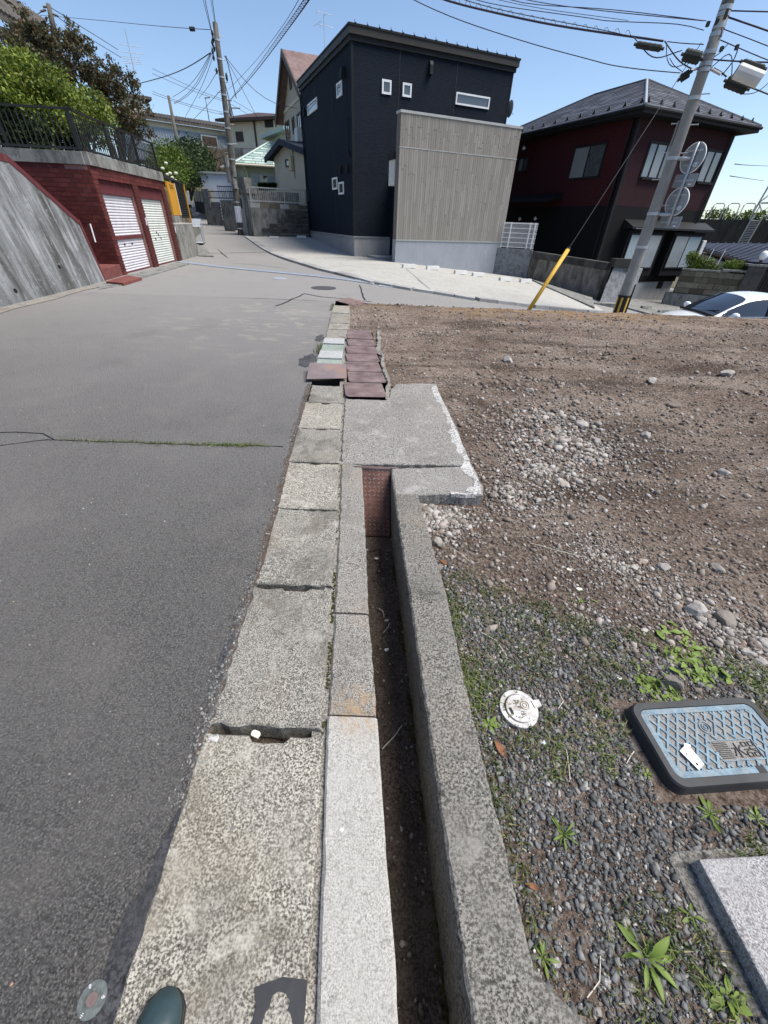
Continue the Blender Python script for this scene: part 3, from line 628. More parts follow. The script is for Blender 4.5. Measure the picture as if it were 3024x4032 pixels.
# --- demolished plot: earth surface
OUT_Y = [-1.2, .012, .081, .144, .327, .525, .75, .88, 1.30, 2.08, 2.17, 2.4]
OUT_X = [2.2, .526, .429, .420, .408, .389, .372, .360, .337, .25, .236, .22]
def lot_left(y): return interp(y, [-1, .0, .33, .75, 1.3, 2.1, 4.45, 4.6, 7.2, 7.25, 11], [.36, .36, .36, .34, .30, .21, .12, .0, -.3, -.77, -1.02])
def padx(y): return interp(y, [2.2, 2.35, 2.62, 3.26, 4.54], [.685, .709, .684, .651, .559])
def fbm(x, y, sc, seed, oct=4):
    z = 0; a = 1; t = 0
    for k in range(oct):
        z += a * mnoise.noise(Vector((x * sc + seed, y * sc - seed, seed * .37 + k * 3.1))); t += a; a *= .55; sc *= 2.1
    return z / t
def lotz(x, y):
    z = interp(y, [0, 1.8, 3.5, 6, 9.2, 10.0], [-.055, -.07, -.045, -.025, -.025, -.035])
    z += .022 * fbm(x, y, 1.3, 3.1) * min(1, max(0, (y - 1.0) / 1.5)) + .008 * fbm(x, y, 6, 8.8, 3)
    if y > 1.2:
        k = min(1, (y - 1.2) / 2)
        z += k * .06 * fbm(x * .5 + .35 * y, y * 1.9 - .55 * x, 1.0, 21.0, 4)             # machine ridges
        tr = (y - (6.9 - .30 * x)); z -= k * .05 * math.exp(-(tr / .2) ** 2) * (x > 1); z += k * .055 * math.exp(-((tr - .36) / .14) ** 2) * (x > 1) * (.6 + .8 * fbm(x, y, 3, 1.2, 2))
        tr = (y - (8.3 - .22 * x)); z -= k * .05 * math.exp(-(tr / .22) ** 2); z += k * .06 * math.exp(-((tr - .4) / .15) ** 2) * (.6 + .8 * fbm(x, y, 3, 4.2, 2)); tr = (y - (5.35 - .12 * x + .25 * math.sin(x * .9))); z += k * .03 * math.exp(-(tr / .1) ** 2) * (x > 1.4) - k * .03 * math.exp(-((tr + .25) / .16) ** 2) * (x > 1.4)
        z += k * (.028 * fbm(x, y, 8, 5.5, 3) + .012 * fbm(x, y, 22, 7.5, 2))
    if 2.0 < y < 4.75 and x < .85:
        lim = -.085 if y < 2.7 else (-.085 + .05 * min(1, (y - 2.7) / 1.5)); k = min(1, max(0, (.85 - x) / .2)) * min(1, (4.75 - y) / .2); z = z * (1 - k) + min(z, lim) * k
    edge = interp(x, [-1, 0, 3, 6, 15], [9.75, 9.9, 10.05, 10.1, 10.2]) + .12 * fbm(x, 0, 1.1, 2.2)
    z += interp(x, [1, 3, 6, 9], [.06, .05, .02, 0]) * math.exp(-((y - edge + .35) / .35) ** 2)
    if y > edge:
        t = min(1, (y - edge) / max(.5, (z - ZT(x, y + 1) + .2) * 1.2)); t = t * t * (3 - 2 * t)
        z = z * (1 - t) + (ZT(x, y) - .06) * t
    return z
ys = np.concatenate([np.arange(-1.0, 2.0, .045), np.arange(2.0, 5, .05), np.arange(5, 12.6, .06)])
rows = []
for y in ys:
    x0 = lot_left(y); t = np.linspace(0, 1, 210) ** 1.35
    xs = x0 - .03 + (17.5 - x0) * t
    rows.append([(x, y, lotz(x, y)) for x in xs])
lot = loft('dirt_plot', rows, MAT['dirt'])
# ------------------------------------------------------------------ gutter and slabs in the foreground
def wavy_slab(poly, z0, z1, chip=.006, step=.035, seed=0):
    """slab with a slightly ragged rim: polygon resampled, jittered, bevelled top edge"""
    r = random.Random(seed); out = []
    for i, p in enumerate(poly):
        q = poly[(i + 1) % len(poly)]; L = math.hypot(q[0] - p[0], q[1] - p[1]); k = max(1, int(L / step))
        for j in range(k):
            t = j / k; x = p[0] + (q[0] - p[0]) * t; y = p[1] + (q[1] - p[1]) * t
            jj = chip * (r.random() ** 2.2) * (0.2 if j == 0 else 1); cx = sum(a[0] for a in poly) / len(poly); cy = sum(a[1] for a in poly) / len(poly)
            nx, ny = -(q[1] - p[1]) / L, (q[0] - p[0]) / L
            if (cx - x) * nx + (cy - y) * ny < 0: nx, ny = -nx, -ny
            out.append((x + nx * jj, y + ny * jj, nx, ny))
    mb = MB(); n = len(out); b = .007
    lo = [(x, y, z0) for x, y, _, _ in out]; mi = [(x, y, z1 - b * (.6 + .8 * r.random())) for x, y, _, _ in out]; hi = [(x + nx * b, y + ny * b, z1) for x, y, nx, ny in out]
    mb.v = lo + mi + hi
    for i in range(n):
        j = (i + 1) % n; mb.f += [(i, j, n + j, n + i), (n + i, n + j, 2 * n + j, 2 * n + i)]
    mb.f += [tuple(range(2 * n, 3 * n)), tuple(range(n - 1, -1, -1))]
    return mb

GRP_S = 'concrete gutter lids beside the road'
def slab_obj(name, label, cat, y0, y1, mat, z=.0, th=.09, notch=None, seed=0, dxl=0.0, dxr=.008, chip=.010, group=GRP_S, tilt=0):
    P = [(slx(y0) + dxl, y0), (srx(y0) - dxr, y0), (srx(y1) - dxr, y1), (slx(y1) + dxl, y1)]
    if notch:      # half-moon hand hole bitten out of the far and/or near rim
        w, dp = notch; xm = (P[2][0] + P[3][0]) / 2 + .02
        far = [(xm + w, y1), (xm + w * .75, y1 - dp), (xm - w * .75, y1 - dp), (xm - w, y1)]
        P = P[:3] + far + P[3:]
    o = ob(name, wavy_slab(P, z - th, z, chip, .035, seed), mat, None)
    setp(o, label, cat, group); return o
NM_ = 'gutter_cover'
slab_obj(NM_, 'nearest big mottled concrete gutter lid, carrying a torn black sticker', 'gutter lid', -.9, .615, MAT['slab2'], .008, .09, (.075, .022), 1, -.014, .003, .006)
slab_obj(NM_, 'mottled concrete gutter lid with a chipped pale near left corner', 'gutter lid', .640, 1.312, MAT['slab'], .012, .10, (.07, .018), 2, -.008, .012, .016)
slab_obj(NM_, 'concrete gutter lid just beyond the dark half-moon hand hole', 'gutter lid', 1.335, 1.975, MAT['slab'], .008, .1, (.045, .012), 3, 0, .008, .010)
slab_obj(NM_, 'concrete gutter lid level with the foot of the checker plate', 'gutter lid', 1.992, 2.575, MAT['slab2'], .004, .1, (.05, .012), 4)
slab_obj(NM_, 'concrete gutter lid level with the top of the checker plate', 'gutter lid', 2.59, 3.185, MAT['slab'], .006, .1, (.06, .02), 5)
slab_obj(NM_, 'yellowish concrete gutter lid level with the middle of the wide pad', 'gutter lid', 3.2, 3.80, MAT['slab2'], .004, .1, (.05, .03), 6)
slab_obj(NM_, 'farthest rough concrete gutter lid, in front of the tilted rusty plate', 'gutter lid', 3.815, 4.32, MAT['slab'], .003, .1, None, 7, .02, .008, .02)

# tilted rusty plate over the hole
mb = MB(); q = [V(-.945, 4.40, .035), V(-.495, 4.53, .02), V(-.545, 4.96, .055), V(-.975, 4.80, .10)]
mb.prism(q, (0, 0, .012)); o = ob('steel_plate', mb, MAT['rust_orange'], None, bevel=.01); setp(o, 'tilted rusty steel plate with an orange corner over a dark hole', 'steel plate')
# pale grey and pale green blocks
ys_ = [4.93, 5.262, 5.29, 5.63, 5.655, 6.02, 6.05, 6.37]
LB = ['pale green slab nearest to the tilted rusty plate', 'whitish slab between the two pale green slabs, nearer one', 'pale green slab farther from the tilted rusty plate', 'whitish slab beside the rough grey stone slabs, farther one']
for k in range(4):
    slab_obj('paving_slab', LB[k], 'slab', ys_[2 * k], ys_[2 * k + 1], MAT['green_slab' if k % 2 == 0 else 'white_slab'], .03 + .012 * (k % 2), .1, None, 20 + k, .0, .03, .006, 'pale slabs in the lid row')
LB = ['rough grey stone slab next to the whitish slab', 'second rough grey stone slab beyond the whitish slab', 'third rough grey stone slab, before the last one', 'last rough grey stone slab in front of the ribbed ramp']
ys_ = [6.42, 7.06, 7.1, 7.55, 7.6, 8.48, 8.56, 9.38]
for k in range(4):
    slab_obj('stone_slab', LB[k], 'slab', ys_[2 * k], ys_[2 * k + 1], MAT['slab2' if k % 2 else 'slab'], .02, .1, None, 30 + k, 0, 0, .02, 'grey stone slabs at the far end of the lid row')
# ribbed ramp plate at the very end
t = thing('ramp_plate', (-.95, 9.5, 0), 'ribbed pinkish ramp plate at the far end of the lid row', 'ramp')
mb = MB(); mb.prism([V(-1.3, 9.95, .01), V(-.86, 9.42, .015), V(-.66, 9.42, .03), V(-.62, 9.62, .07), V(-.95, 10.0, .06)], (0, 0, .02)); ob('plate', mb, MAT['ramp_pink'], t)
for k in range(14):
    f = k / 13; A = V(-1.24, 9.93, .035).lerp(V(-.84, 9.45, .04), f); B = V(-.97, 9.98, .085).lerp(V(-.64, 9.5, .075), f)
    mb = MB(); mb.tube([A, B], .012, 5); ob('rib', mb, MAT['ramp_pink'], t)

# rusty plates above the covered channel
PL = [(3.965, 4.40, -.46, -.020), (4.425, 4.80, -.468, -.03), (4.82, 5.225, -.535, -.10), (5.24, 5.61, -.575, -.135), (5.625, 6.03, -.605, -.16), (6.05, 6.44, -.645, -.226), (6.47, 7.10, -.675, -.26)]
ORD = ['nearest', 'second nearest', 'third', 'middle', 'fifth', 'second farthest', 'farthest']
for k, (y0, y1, xa, xb) in enumerate(PL):
    y1 += .034; mb = MB(); e = -.055 * (y1 - y0) / .4; z = .022 + .006 * (k % 2); j = random.uniform(-.012, .012)
    c = .035
    P = [(xa + j, y0 + c), (xa + j + c, y0), (xb + j - c, y0 + .02), (xb + j, y0 + .02 + c), (xb + j + e, y1), (xa + j + e, y1 - .01)]
    mb.prism([V(x, y, .016 - .007 * (y - y0) / (y1 - y0)) for x, y in P], (0, 0, .006)); o = ob('rust_plate', mb, MAT['rust'], None, bevel=.003, seg=1)
    setp(o, '%s of the seven flat reddish rust plates laid across the channel' % ORD[k] if k not in (0, 6) else ('nearest reddish rust plate, touching the wide concrete pad' if k == 0 else 'farthest reddish rust plate, largest of the row across the channel'), 'steel plate', 'rust plates across the channel')

# wide concrete pad
padP = [(-.465, 3.945), (-.275, 2.60)]
PADP = [(-.29, 2.0 + .57), (-.23, 2.575), (.072, 2.545), (.21, 2.55), (.232, 2.205), (.42, 2.22), (.56, 2.215), (.688, 2.232), (.709, 2.348), (.684, 2.62), (.665, 2.9), (.651, 3.26), (.612, 3.75), (.575, 4.2), (.559, 4.54), (.30, 4.52), (.088, 4.47), (.02, 4.3), (.01, 4.06), (-.02, 3.955), (-.45, 3.945)]
pt_ = thing('concrete_pad', (.1, 3.2, 0), 'wide grey concrete pad with a broken whitish right edge', 'concrete pad')
A = [(-.346, 2.585), (.68, 2.64), (.665, 2.9), (.651, 3.26), (.612, 3.75), (.575, 4.2), (.559, 4.54), (.30, 4.52), (.088, 4.47), (.02, 4.3), (.01, 4.06), (-.02, 3.955), (-.458, 3.945), (-.402, 3.2)]
ob('far_slab', wavy_slab(A, -.10, .002, .012, .04, 51), MAT['pad'], pt_)
B = [(.045, 2.555), (.075, 2.19), (.232, 2.205), (.42, 2.225), (.56, 2.215), (.688, 2.232), (.709, 2.348), (.684, 2.63)]
ob('near_slab', wavy_slab(B, -.10, .0, .010, .03, 52), MAT['pad'], pt_)
# pale broken crust along its right rim
mb = MB(); r = random.Random(4)
prev = None
pts = [(.46, 2.222), (.56, 2.218), (.672, 2.238), (.69, 2.36), (.668, 2.6), (.65, 2.9), (.636, 3.26), (.597, 3.75), (.56, 4.2), (.545, 4.5)]
fine = []
for p, q in zip(pts[:-1], pts[1:]):
    k = max(2, int(math.hypot(q[0] - p[0], q[1] - p[1]) / .03))
    for j in range(k): fine.append((p[0] + (q[0] - p[0]) * j / k, p[1] + (q[1] - p[1]) * j / k))
inn = []
for i, (x, y) in enumerate(fine):
    w = max(.008, .058 + .075 * mnoise.noise(Vector((x * 6, y * 6, 3))) + .03 * r.random())
    if y < 2.3 and x < .66: inn.append((x, y + w * .45))
    else: inn.append((x - w * .8, y + (.03 if y < 2.3 else 0)))
    
mb.v = [(x, y, .0055 + .002 * r.random()) for x, y in fine] + [(x, y, .0025) for x, y in inn] + [(x + .008, y - .004, -.02) for x, y in fine]
n = len(fine)
for i in range(n - 1): mb.f += [(i, i + 1, n + i + 1, n + i), (i + 1, i, 2 * n + i, 2 * n + i + 1)]
ob('broken_rim', mb, MAT['padedge'], pt_)
# mortar strip along the rust plates
mb = MB(); A = [(-.02, 3.99), (-.02, 4.45), (-.085, 4.9), (-.125, 5.3), (-.15, 5.7), (-.215, 6.1), (-.25, 7.2), (-.31, 7.2), (-.19, 6.1), (-.10, 5.7), (-.06, 5.3), (-.02, 4.9), (.055, 4.45), (.03, 3.99)]
A = A[:7] + [(-.215, 7.2), (-.155, 6.1), (-.09, 5.7), (-.065, 5.3), (-.025, 4.9), (.03, 4.46), (.01, 4.0)]
ob('mortar_strip', wavy_slab(A, -.08, .004, .03, .05, 77), MAT['kerb'], pt_)

# gutter: two walls and a silted floor
CL_Y = [-.9, .002, .081, .31, .647, .733, 1.167, 1.758, 2.56]; CL_X = [.13, .079, .075, .045, .010, .001, -.051, -.104, -.181]
CR_Y = [-.9, .003, .166, .635, 1.231, 2.132, 2.56]; CR_X = [.30, .251, .239, .197, .149, .066, .035]
def clx(y): return interp(y, CL_Y, CL_X)
def crx(y): return interp(y, CR_Y, CR_X)
gt = thing('gutter', (.05, 1.3, -.4), 'open concrete roadside gutter with a dark silted floor', 'gutter')
def wall_strip(name, y0, y1, fl, fr, ztop, zbot, mat, chipL=.004, chipR=.004, seed=0, lean_l=0, lean_r=0, par=gt, dy=.03):
    r = random.Random(seed); mb = MB(); n = max(2, int((y1 - y0) / dy)) + 1; rows = []
    for i in range(n):
        y = y0 + (y1 - y0) * i / (n - 1); xl = fl(y) + chipL * r.random() ** 2; xr = fr(y) - chipR * r.random() ** 2; b = .006 + .006 * r.random()
        zt = ztop + .003 * mnoise.noise(Vector((y * 3, seed, 0)))
        rows.append([(xl + lean_l, y, zbot), (xl, y, zt - b), (xl + b, y, zt), ((xl + xr) / 2, y, zt + .001), (xr - b, y, zt), (xr, y, zt - b), (xr - lean_r, y, zbot)])
    m_ = 7
    for row in rows: mb.v += row
    for i in range(n - 1):
        for j in range(m_ - 1): mb.f.append((i * m_ + j, i * m_ + j + 1, (i + 1) * m_ + j + 1, (i + 1) * m_ + j))
    mb.f.append(tuple(range(m_))); mb.f.append(tuple((n - 1) * m_ + k for k in range(m_)))
    return ob(name, mb, mat, par)
kl = lambda y: srx(y) + .006
o = wall_strip('kerb_section', -.9, .69, kl, clx, .008, -.42, MAT['kerb_new'], .002, .002, 1); setp(o, 'smooth pale mortar section of the gutter wall')
wall_strip('kerb_section', .70, 1.168, kl, clx, .0, -.42, MAT['kerb'], .004, .006, 2)
wall_strip('kerb_section', 1.178, 2.58, kl, clx, .0, -.42, MAT['kerb'], .004, .008, 3)
outx = lambda y: interp(y, OUT_Y, OUT_X)
wall_strip('gutter_wall', -.9, 2.20, crx, outx, .0, -.42, MAT['wallc'], .006, .006, 4)
wall_strip('gutter_wall', 2.2, 2.56, crx, lambda y: .10, -.001, -.42, MAT['wallc'], .006, 0, 5)
rows = []
for y in np.arange(-.9, 4.01, .05):
    a, b = (clx(min(y, 2.55)) - .01, crx(min(y, 2.55)) + .01); rows.append([(a + (b - a) * s, y, -.41 + .018 * fbm(a + (b - a) * s, y, 5, 1.7, 3)) for s in np.linspace(0, 1, 9)])
loft('silt_floor', rows, MAT['silt'], None, gt)
# moss tongues at the foot of the right wall
mb = MB()
for k in range(420):
    y = random.uniform(.0, 2.0); x = crx(y) - abs(random.gauss(.0, .012)) - .002
    if mnoise.noise(Vector((y * 4, 7, 1))) > -.1: mb.disc((x, y, -.40 + random.uniform(-.004, .012)), (random.uniform(-.5, .1), .1, 1), random.uniform(.002, .006), .004, 5)
o = ob('moss', mb, MAT['moss'], gt); o['kind'] = 'stuff'
# moss and soil in the joint between lids and kerb
mb = MB(); r = random.Random(9)
for k in range(700):
    y = r.uniform(.66, 1.45) if r.random() < .6 else r.uniform(.6, 4.2); x = srx(y) - .003 + r.uniform(-.006, .007); s = r.uniform(.002, .005)
    if mnoise.noise(Vector((y * 6, 3, 1))) > -.15: mb.disc((x, y, -.013 + r.uniform(-.008, .004)), (r.uniform(-.4, .4), r.uniform(-.4, .4), 1), s, .003, 5)
o = ob('joint_moss', mb, MAT['moss']); setp(o, 'thin line of moss and soil in the joint between lids and kerb', 'moss', None, 'stuff')
mb = MB(); rows = []
for y in np.arange(-.9, 9.5, .2): rows.append([(srx(y) - .05, y, -.014), (srx(y) + .03, y, -.014)])
loft('joint_bed', rows, MAT['kerb'])
rows = []
for y in np.arange(-1, 9.6, .2): rows.append([(slx(y) - .03, y, -.115), (srx(y) + .01, y, -.115)])
loft('lid_bed', rows, MAT['silt'])

# checker plate sloping into the gutter
t = thing('checker_plate', (-.07, 2.3, -.4), 'rusty checker plate sloping down into the gutter', 'steel plate')
T0, T1 = V(-.176, 2.548, -.006), V(.030, 2.548, -.006); B0, B1 = V(-.150, 2.215, -.40), V(.052, 2.215, -.40)
ex = (T1 - T0).normalized(); ey = (T0 - B0); L = ey.length; ey.normalize(); ez = ex.cross(ey).normalized()
if ez.y > 0: ez = -ez
mb = MB(); mb.prism([B0, B1, T1, T0], ez * -.006); ob('plate', mb, MAT['checker'], t)
mb = MB(); mb.box((-.245, 2.545, -.002), (.085, 2.556, .006)); mb.box((-.18, 2.535, -.03), (.035, 2.546, .002)); ob('lip', mb, MAT['rust'], t)
tm = MB(); tm.add([(-.013, 0, 0), (-.006, .0032, .0016), (.006, .0032, .0016), (.013, 0, 0), (.006, -.0032, .0016), (-.006, -.0032, .0016)], [(0, 1, 2, 3, 4, 5)]); tm.v += [(x, y, -.001) for x, y, z in tm.v[:6]]
for i in range(6): tm.f.append((i, (i + 1) % 6, 6 + (i + 1) % 6, 6 + i))
tme = tm.mesh('tread_bar'); fixn(tme); tme.materials.append(MAT['rust'])
nr = int(L / .032)
for i in range(nr):
    for j in range(6):
        th = rad(45) if (i + j) % 2 else rad(-45); c = B0 + ex * (.018 + j * .034) + ey * (.02 + i * .032) + ez * .001
        d = ex * math.cos(th) + ey * math.sin(th); s = ez.cross(d); M_ = Matrix((d, s, ez)).transposed().to_4x4(); M_.translation = c; M_ = M_ @ Matrix.Diagonal((1.25, 1.6, 2.2, 1)); inst('tread_bar', tme, M_, t)

# tar seam between asphalt and lids
def patch(mb, pts, z):
    mb.add([(x, y, z) for x, y in pts], [tuple(range(len(pts)))])
tt = MB(); r = random.Random(3); Lp, Rp = [], []
for y in np.arange(-.8, .42, .02):
    w = interp(y, [-.8, .0, .15, .22, .30, .42], [.085, .08, .066, .05, .034, .016]); Lp.append((slx(y) - w + .016 * fbm(y, 0, 14, 3.3, 4), y)); Rp.append((slx(y) + .002, y))
for i in range(len(Lp) - 1):
    tt.add([(*Lp[i], .004), (*Rp[i], .004), (*Rp[i + 1], .004), (*Lp[i + 1], .004)], [(0, 1, 2, 3)])
o = ob('tar_seam', tt, MAT['tar']); setp(o, 'black tar seam filling the edge of the asphalt by the nearest lid', 'tar seam')
for (ya, yb, w, lb) in ((.86, 1.04, .03, 'small black tar patch beside the chipped gutter lid'), (5.0, 5.55, .22, 'dark tar patch on the asphalt beside the pale green slabs'), (6.25, 6.75, .13, 'small dark asphalt patch beside the rough grey stone slabs')):
    mb = MB(); P = []
    for s in np.linspace(0, 2 * math.pi, 60)[:-1]:
        y = (ya + yb) / 2 + (yb - ya) / 2 * math.sin(s) * (1 + .12 * mnoise.noise(Vector((s * 2, ya, 0)))); x = slx((ya + yb) / 2) - w / 2 - .02 + w / 2 * math.cos(s) * (1 + .3 * mnoise.noise(Vector((s * 2, ya, 5)))); P.append((x, y))
    P = [(x + w * .35 * fbm(x, y, 14, ya), y + (yb - ya) * .28 * fbm(x, y, 12, yb)) for x, y in P]
    patch(mb, P, .0045); o = ob('tar_patch', mb, MAT['tar']); setp(o, lb, 'tar patch')
tt = MB(); Lp, Rp = [], []
for y in np.arange(.40, 4.36, .02):
    w = .014 + .020 * (.5 + fbm(y, 1, 5, 6.3, 3)) + .02 * fbm(y, 2, 26, 2.3, 3); Lp.append((slx(y) - max(.006, w), y)); Rp.append((slx(y) + .01, y))
for i in range(len(Lp) - 1): tt.add([(*Lp[i], .0035), (*Rp[i], .0035), (*Rp[i + 1], .0035), (*Lp[i + 1], .0035)], [(0, 1, 2, 3)])
o = ob('edge_soil', tt, MAT['silt']); setp(o, 'dark crumbling strip of dirt where asphalt meets the gutter lids', 'dirt strip')
# crumbled asphalt edge
n = 1500; yy = rng.uniform(.35, 4.3, n) ; yy = np.where(rng.random(n) < .5, rng.uniform(.4, 1.4, n), yy)
xx = np.array([slx(y) for y in yy]) - np.abs(rng.normal(0, .022, n)) - .004
ICO = [ico_base(k, (1, .8, .55)) for k in range(6)]
o = scatter('asphalt_crumbs', ICO, np.stack([xx, yy, np.full(n, .001)], 1), rng.uniform(.003, .009, n), MAT['gravel'], .5, .3)
setp(o, 'dark crumbs of broken asphalt along the lids', 'crumbs', None, 'stuff')

# crack in the road with grass
cp = [PZ(*p) for p in ((0, 1755), (160, 1735), (215, 1733), (500, 1742), (760, 1752), (1000, 1755), (1120, 1760))]
mb = MB(); rows = []
for p, q in zip(cp[:-1], cp[1:]):
    for s in np.linspace(0, 1, 26)[:-1]: rows.append(p.lerp(q, s))
for i in range(len(rows) - 1):
    a, b = rows[i], rows[i + 1]; wob = lambda p: .018 * mnoise.noise(Vector((p.x * 7, 2, 0))) + .008 * mnoise.noise(Vector((p.x * 31, 2, 0))); w = .0045 + .004 * mnoise.noise(Vector((a.x * 11, 5, 0)))
    mb.add([(a.x, a.y - w + wob(a), .0035), (b.x, b.y - w + wob(b), .0035), (b.x, b.y + w + wob(b), .0035), (a.x, a.y + w + wob(a), .0035)], [(0, 1, 2, 3)])
o = ob('road_crack', mb, MAT['black']); setp(o, 'long dark crack running across the asphalt', 'crack')
cp2 = [PZ(*p) for p in ((215, 1733), (170, 1708), (60, 1702), (0, 1704))]; mb = MB()
for a, b in zip(cp2[:-1], cp2[1:]): mb.add([(a.x, a.y - .006, .0035), (b.x, b.y - .006, .0035), (b.x, b.y + .006, .0035), (a.x, a.y + .006, .0035)], [(0, 1, 2, 3)])
o = ob('road_crack', mb, MAT['black']); setp(o, 'short side crack branching off the long crack at far left', 'crack')
def far_crack(pts, lb, w=.02):
    P = [PG(*p) for p in pts]; mb = MB(); P2 = []
    for p, q in zip(P[:-1], P[1:]):
        for s in np.linspace(0, 1, 8)[:-1]: P2.append(p.lerp(q, s))
    P2.append(P[-1]); P2 = [V(p.x + .07 * mnoise.noise(p * 2.3), p.y + .07 * mnoise.noise(p * 2.3 + V(7, 1, 2)), p.z + .006) for p in P2]
    for a, b in zip(P2[:-1], P2[1:]):
        d = (b - a); s = Vector((-d.y, d.x, 0)).normalized() * w * .5; mb.add([a - s, b - s, b + s, a + s], [(0, 1, 2, 3)])
    o = ob('road_crack', mb, MAT['black']); setp(o, lb, 'crack')
far_crack([b5(520, 845), b5(700, 770), b5(830, 710), b5(1000, 745), b5(1350, 772), b5(1560, 800)], 'jagged crack in the asphalt before the ribbed ramp', .035)
far_crack([b5(1435, 620), b5(1450, 690), b5(1485, 780)], 'short crack leading from the drain cover to the soil heap', .03)
far_crack([a1(1090, 1110), a1(1250, 1240), a1(1440, 1390)], 'straight seam in the asphalt below the mesh cage', .035)
far_crack([b5(0, 375), b5(300, 395), b5(640, 435)], 'thin crack in the asphalt beyond the trench drain', .03)

def blades(name, pts, hmin, hmax, w, mat, label, cat, lean=.7):
    n = len(pts); az = rng.uniform(0, 2 * np.pi, n); h = rng.uniform(hmin, hmax, n); ln = rng.uniform(.1, lean, n) * h
    dx, dy = np.cos(az), np.sin(az); P = np.asarray(pts, float); ww = w * rng.uniform(.6, 1.3, n)
    a = P + np.stack([-dy * ww, dx * ww, 0 * h], 1); b = P - np.stack([-dy * ww, dx * ww, 0 * h], 1)
    mid = P + np.stack([dx * ln * .4, dy * ln * .4, h * .62], 1); m0 = mid + np.stack([-dy * ww * .8, dx * ww * .8, 0 * h], 1); m1 = mid - np.stack([-dy * ww * .8, dx * ww * .8, 0 * h], 1)
    tp = P + np.stack([dx * ln * 1.3, dy * ln * 1.3, h * (1 - .35 * ln / h)], 1)
    v = np.stack([a, b, m1, m0, tp], 1).reshape(-1, 3); k = np.arange(n)[:, None] * 5
    q = np.concatenate([k + np.array([[0, 1, 2, 3]]), k + np.array([[3, 2, 4, 4]])]); 
    me = bpy.data.meshes.new(name); q2 = [tuple(x) for x in (k + np.array([[0, 1, 2, 3]])).tolist()] + [tuple(x) for x in (k + np.array([[3, 2, 4]])).tolist()]
    me.from_pydata(v.tolist(), [], q2); at = me.attributes.new('piece', 'FLOAT', 'POINT'); at.data.foreach_set('value', np.repeat(rng.random(n), 5).astype(np.float32)); me.materials.append(mat)
    o = ob(name, me); setp(o, label, cat, None, 'stuff'); return o
pts = []
for i in range(750):
    u = random.random() ** .7; f = 2 + 2.9 * u if i % 3 else min(5.6, max(3.4, random.gauss(4.75, .33)))
    k = int(f); s = f - k; p = cp[min(k, 5)].lerp(cp[min(k + 1, 6)], s); pts.append((p.x + random.gauss(0, .02), p.y + random.gauss(0, .016) + .018 * mnoise.noise(Vector((p.x * 7, 2, 0))), .002))
blades('crack_grass', pts, .006, .028, .0022, MAT['grassg'], 'sparse yellow-green grass growing in the road crack', 'grass', 1.2)
pts = [(slx(y) - abs(random.gauss(.02, .03)), y, .0) for y in np.random.default_rng(2).uniform(5.55, 6.1, 120)] + [(slx(y) - abs(random.gauss(0.02, .02)), y, 0) for y in np.random.default_rng(3).uniform(8.8, 9.6, 90)]
blades('kerb_grass', pts, .02, .07, .003, MAT['grassg'], 'tuft of grass at the road edge beside the pale slabs', 'grass', 1.0)

# road-survey disc
C = (-.6485, .017); t = thing('survey_marker', (*C, 0), 'round grey metal survey disc with a rusty nail head in the asphalt', 'survey marker')
mb = MB(); mb.disc((*C, .0), (0, 0, 1), .0315, .006, 36); ob('disc', mb, MAT['marker'], t, bevel=.002)
mb = MB(); mb.ring(C, .0145, .0185, .005, .0085, 30); ob('collar', mb, MAT['marker'], t)
mb = MB(); mb.disc((*C, .005), (0, 0, 1), .012, .003, 20); ob('nail_head', mb, MAT['rust'], t, bevel=.001)
mb = MB()
for th in (10, 130, 250): 
    a = rad(th); d = V(math.cos(a), math.sin(a), 0); s = V(-d.y, d.x, 0); c = V(*C, .0062) + d * .025
    for o_, L_, W_ in ((0, .006, .0012), (.003, .0035, .0012), (-.003, .0035, .0012)): mb.prism([c + d * o_ - s * L_ / 2 - d * W_ / 2, c + d * o_ + s * L_ / 2 - d * W_ / 2, c + d * o_ + s * L_ / 2 + d * W_ / 2, c + d * o_ - s * L_ / 2 + d * W_ / 2], (0, 0, .0006))
ob('engraved_marks', mb, MAT['tagwhite'], t)

# torn black sticker on the nearest lid
outer = [(-.270, .044), (-.205, .062), (-.144, .059), (-.141, .02), (-.14, -.012), (-.16, -.018), (-.172, .006), (-.182, .012), (-.178, .026), (-.19, .036), (-.21, .040), (-.224, .032), (-.226, .016), (-.234, .006), (-.238, -.015), (-.262, -.018), (-.258, .016)]
mb = MB(); mb.prism([V(x, y, .0075) for x, y in outer], (0, 0, .003)); o = ob('torn_sticker', mb, MAT['sticker']); setp(o, 'torn square black sticker on the nearest concrete lid', 'sticker')

# rubber boot of whoever takes the picture
t = thing('rubber_boot', (-.47, -.12, 0), 'dark teal rubber boot standing on the nearest concrete lid', 'boot')
ax = V(.10, 1, 0).normalized(); sx = V(1, -.10, 0).normalized(); O = V(-.492, -.245, .002)
secs = [(-.005, .022, .055, .0), (.03, .036, .085, 0), (.09, .041, .082, 0), (.15, .045, .072, 0), (.20, .050, .064, 0), (.238, .049, .058, 0), (.264, .040, .047, 0), (.280, .024, .033, 0), (.287, .008, .020, 0)]
rows = []
for (y, w, h, _) in secs:
    row = []
    for k in range(16):
        th = 2 * math.pi * k / 16; xx_ = w * math.cos(th); zz = .018 + (h - .018) * max(0, math.sin(th)) ** .8 if math.sin(th) > 0 else .018 * (1 + math.sin(th)) 
        row.append(O + ax * y + sx * xx_ + V(0, 0, zz))
    rows.append(row + [row[0]])
mb = MB(); mb.grid(rows); mb.f.append(tuple(range(16))); ob('foot', mb, MAT['boot'], t, smooth=True, subs=2)
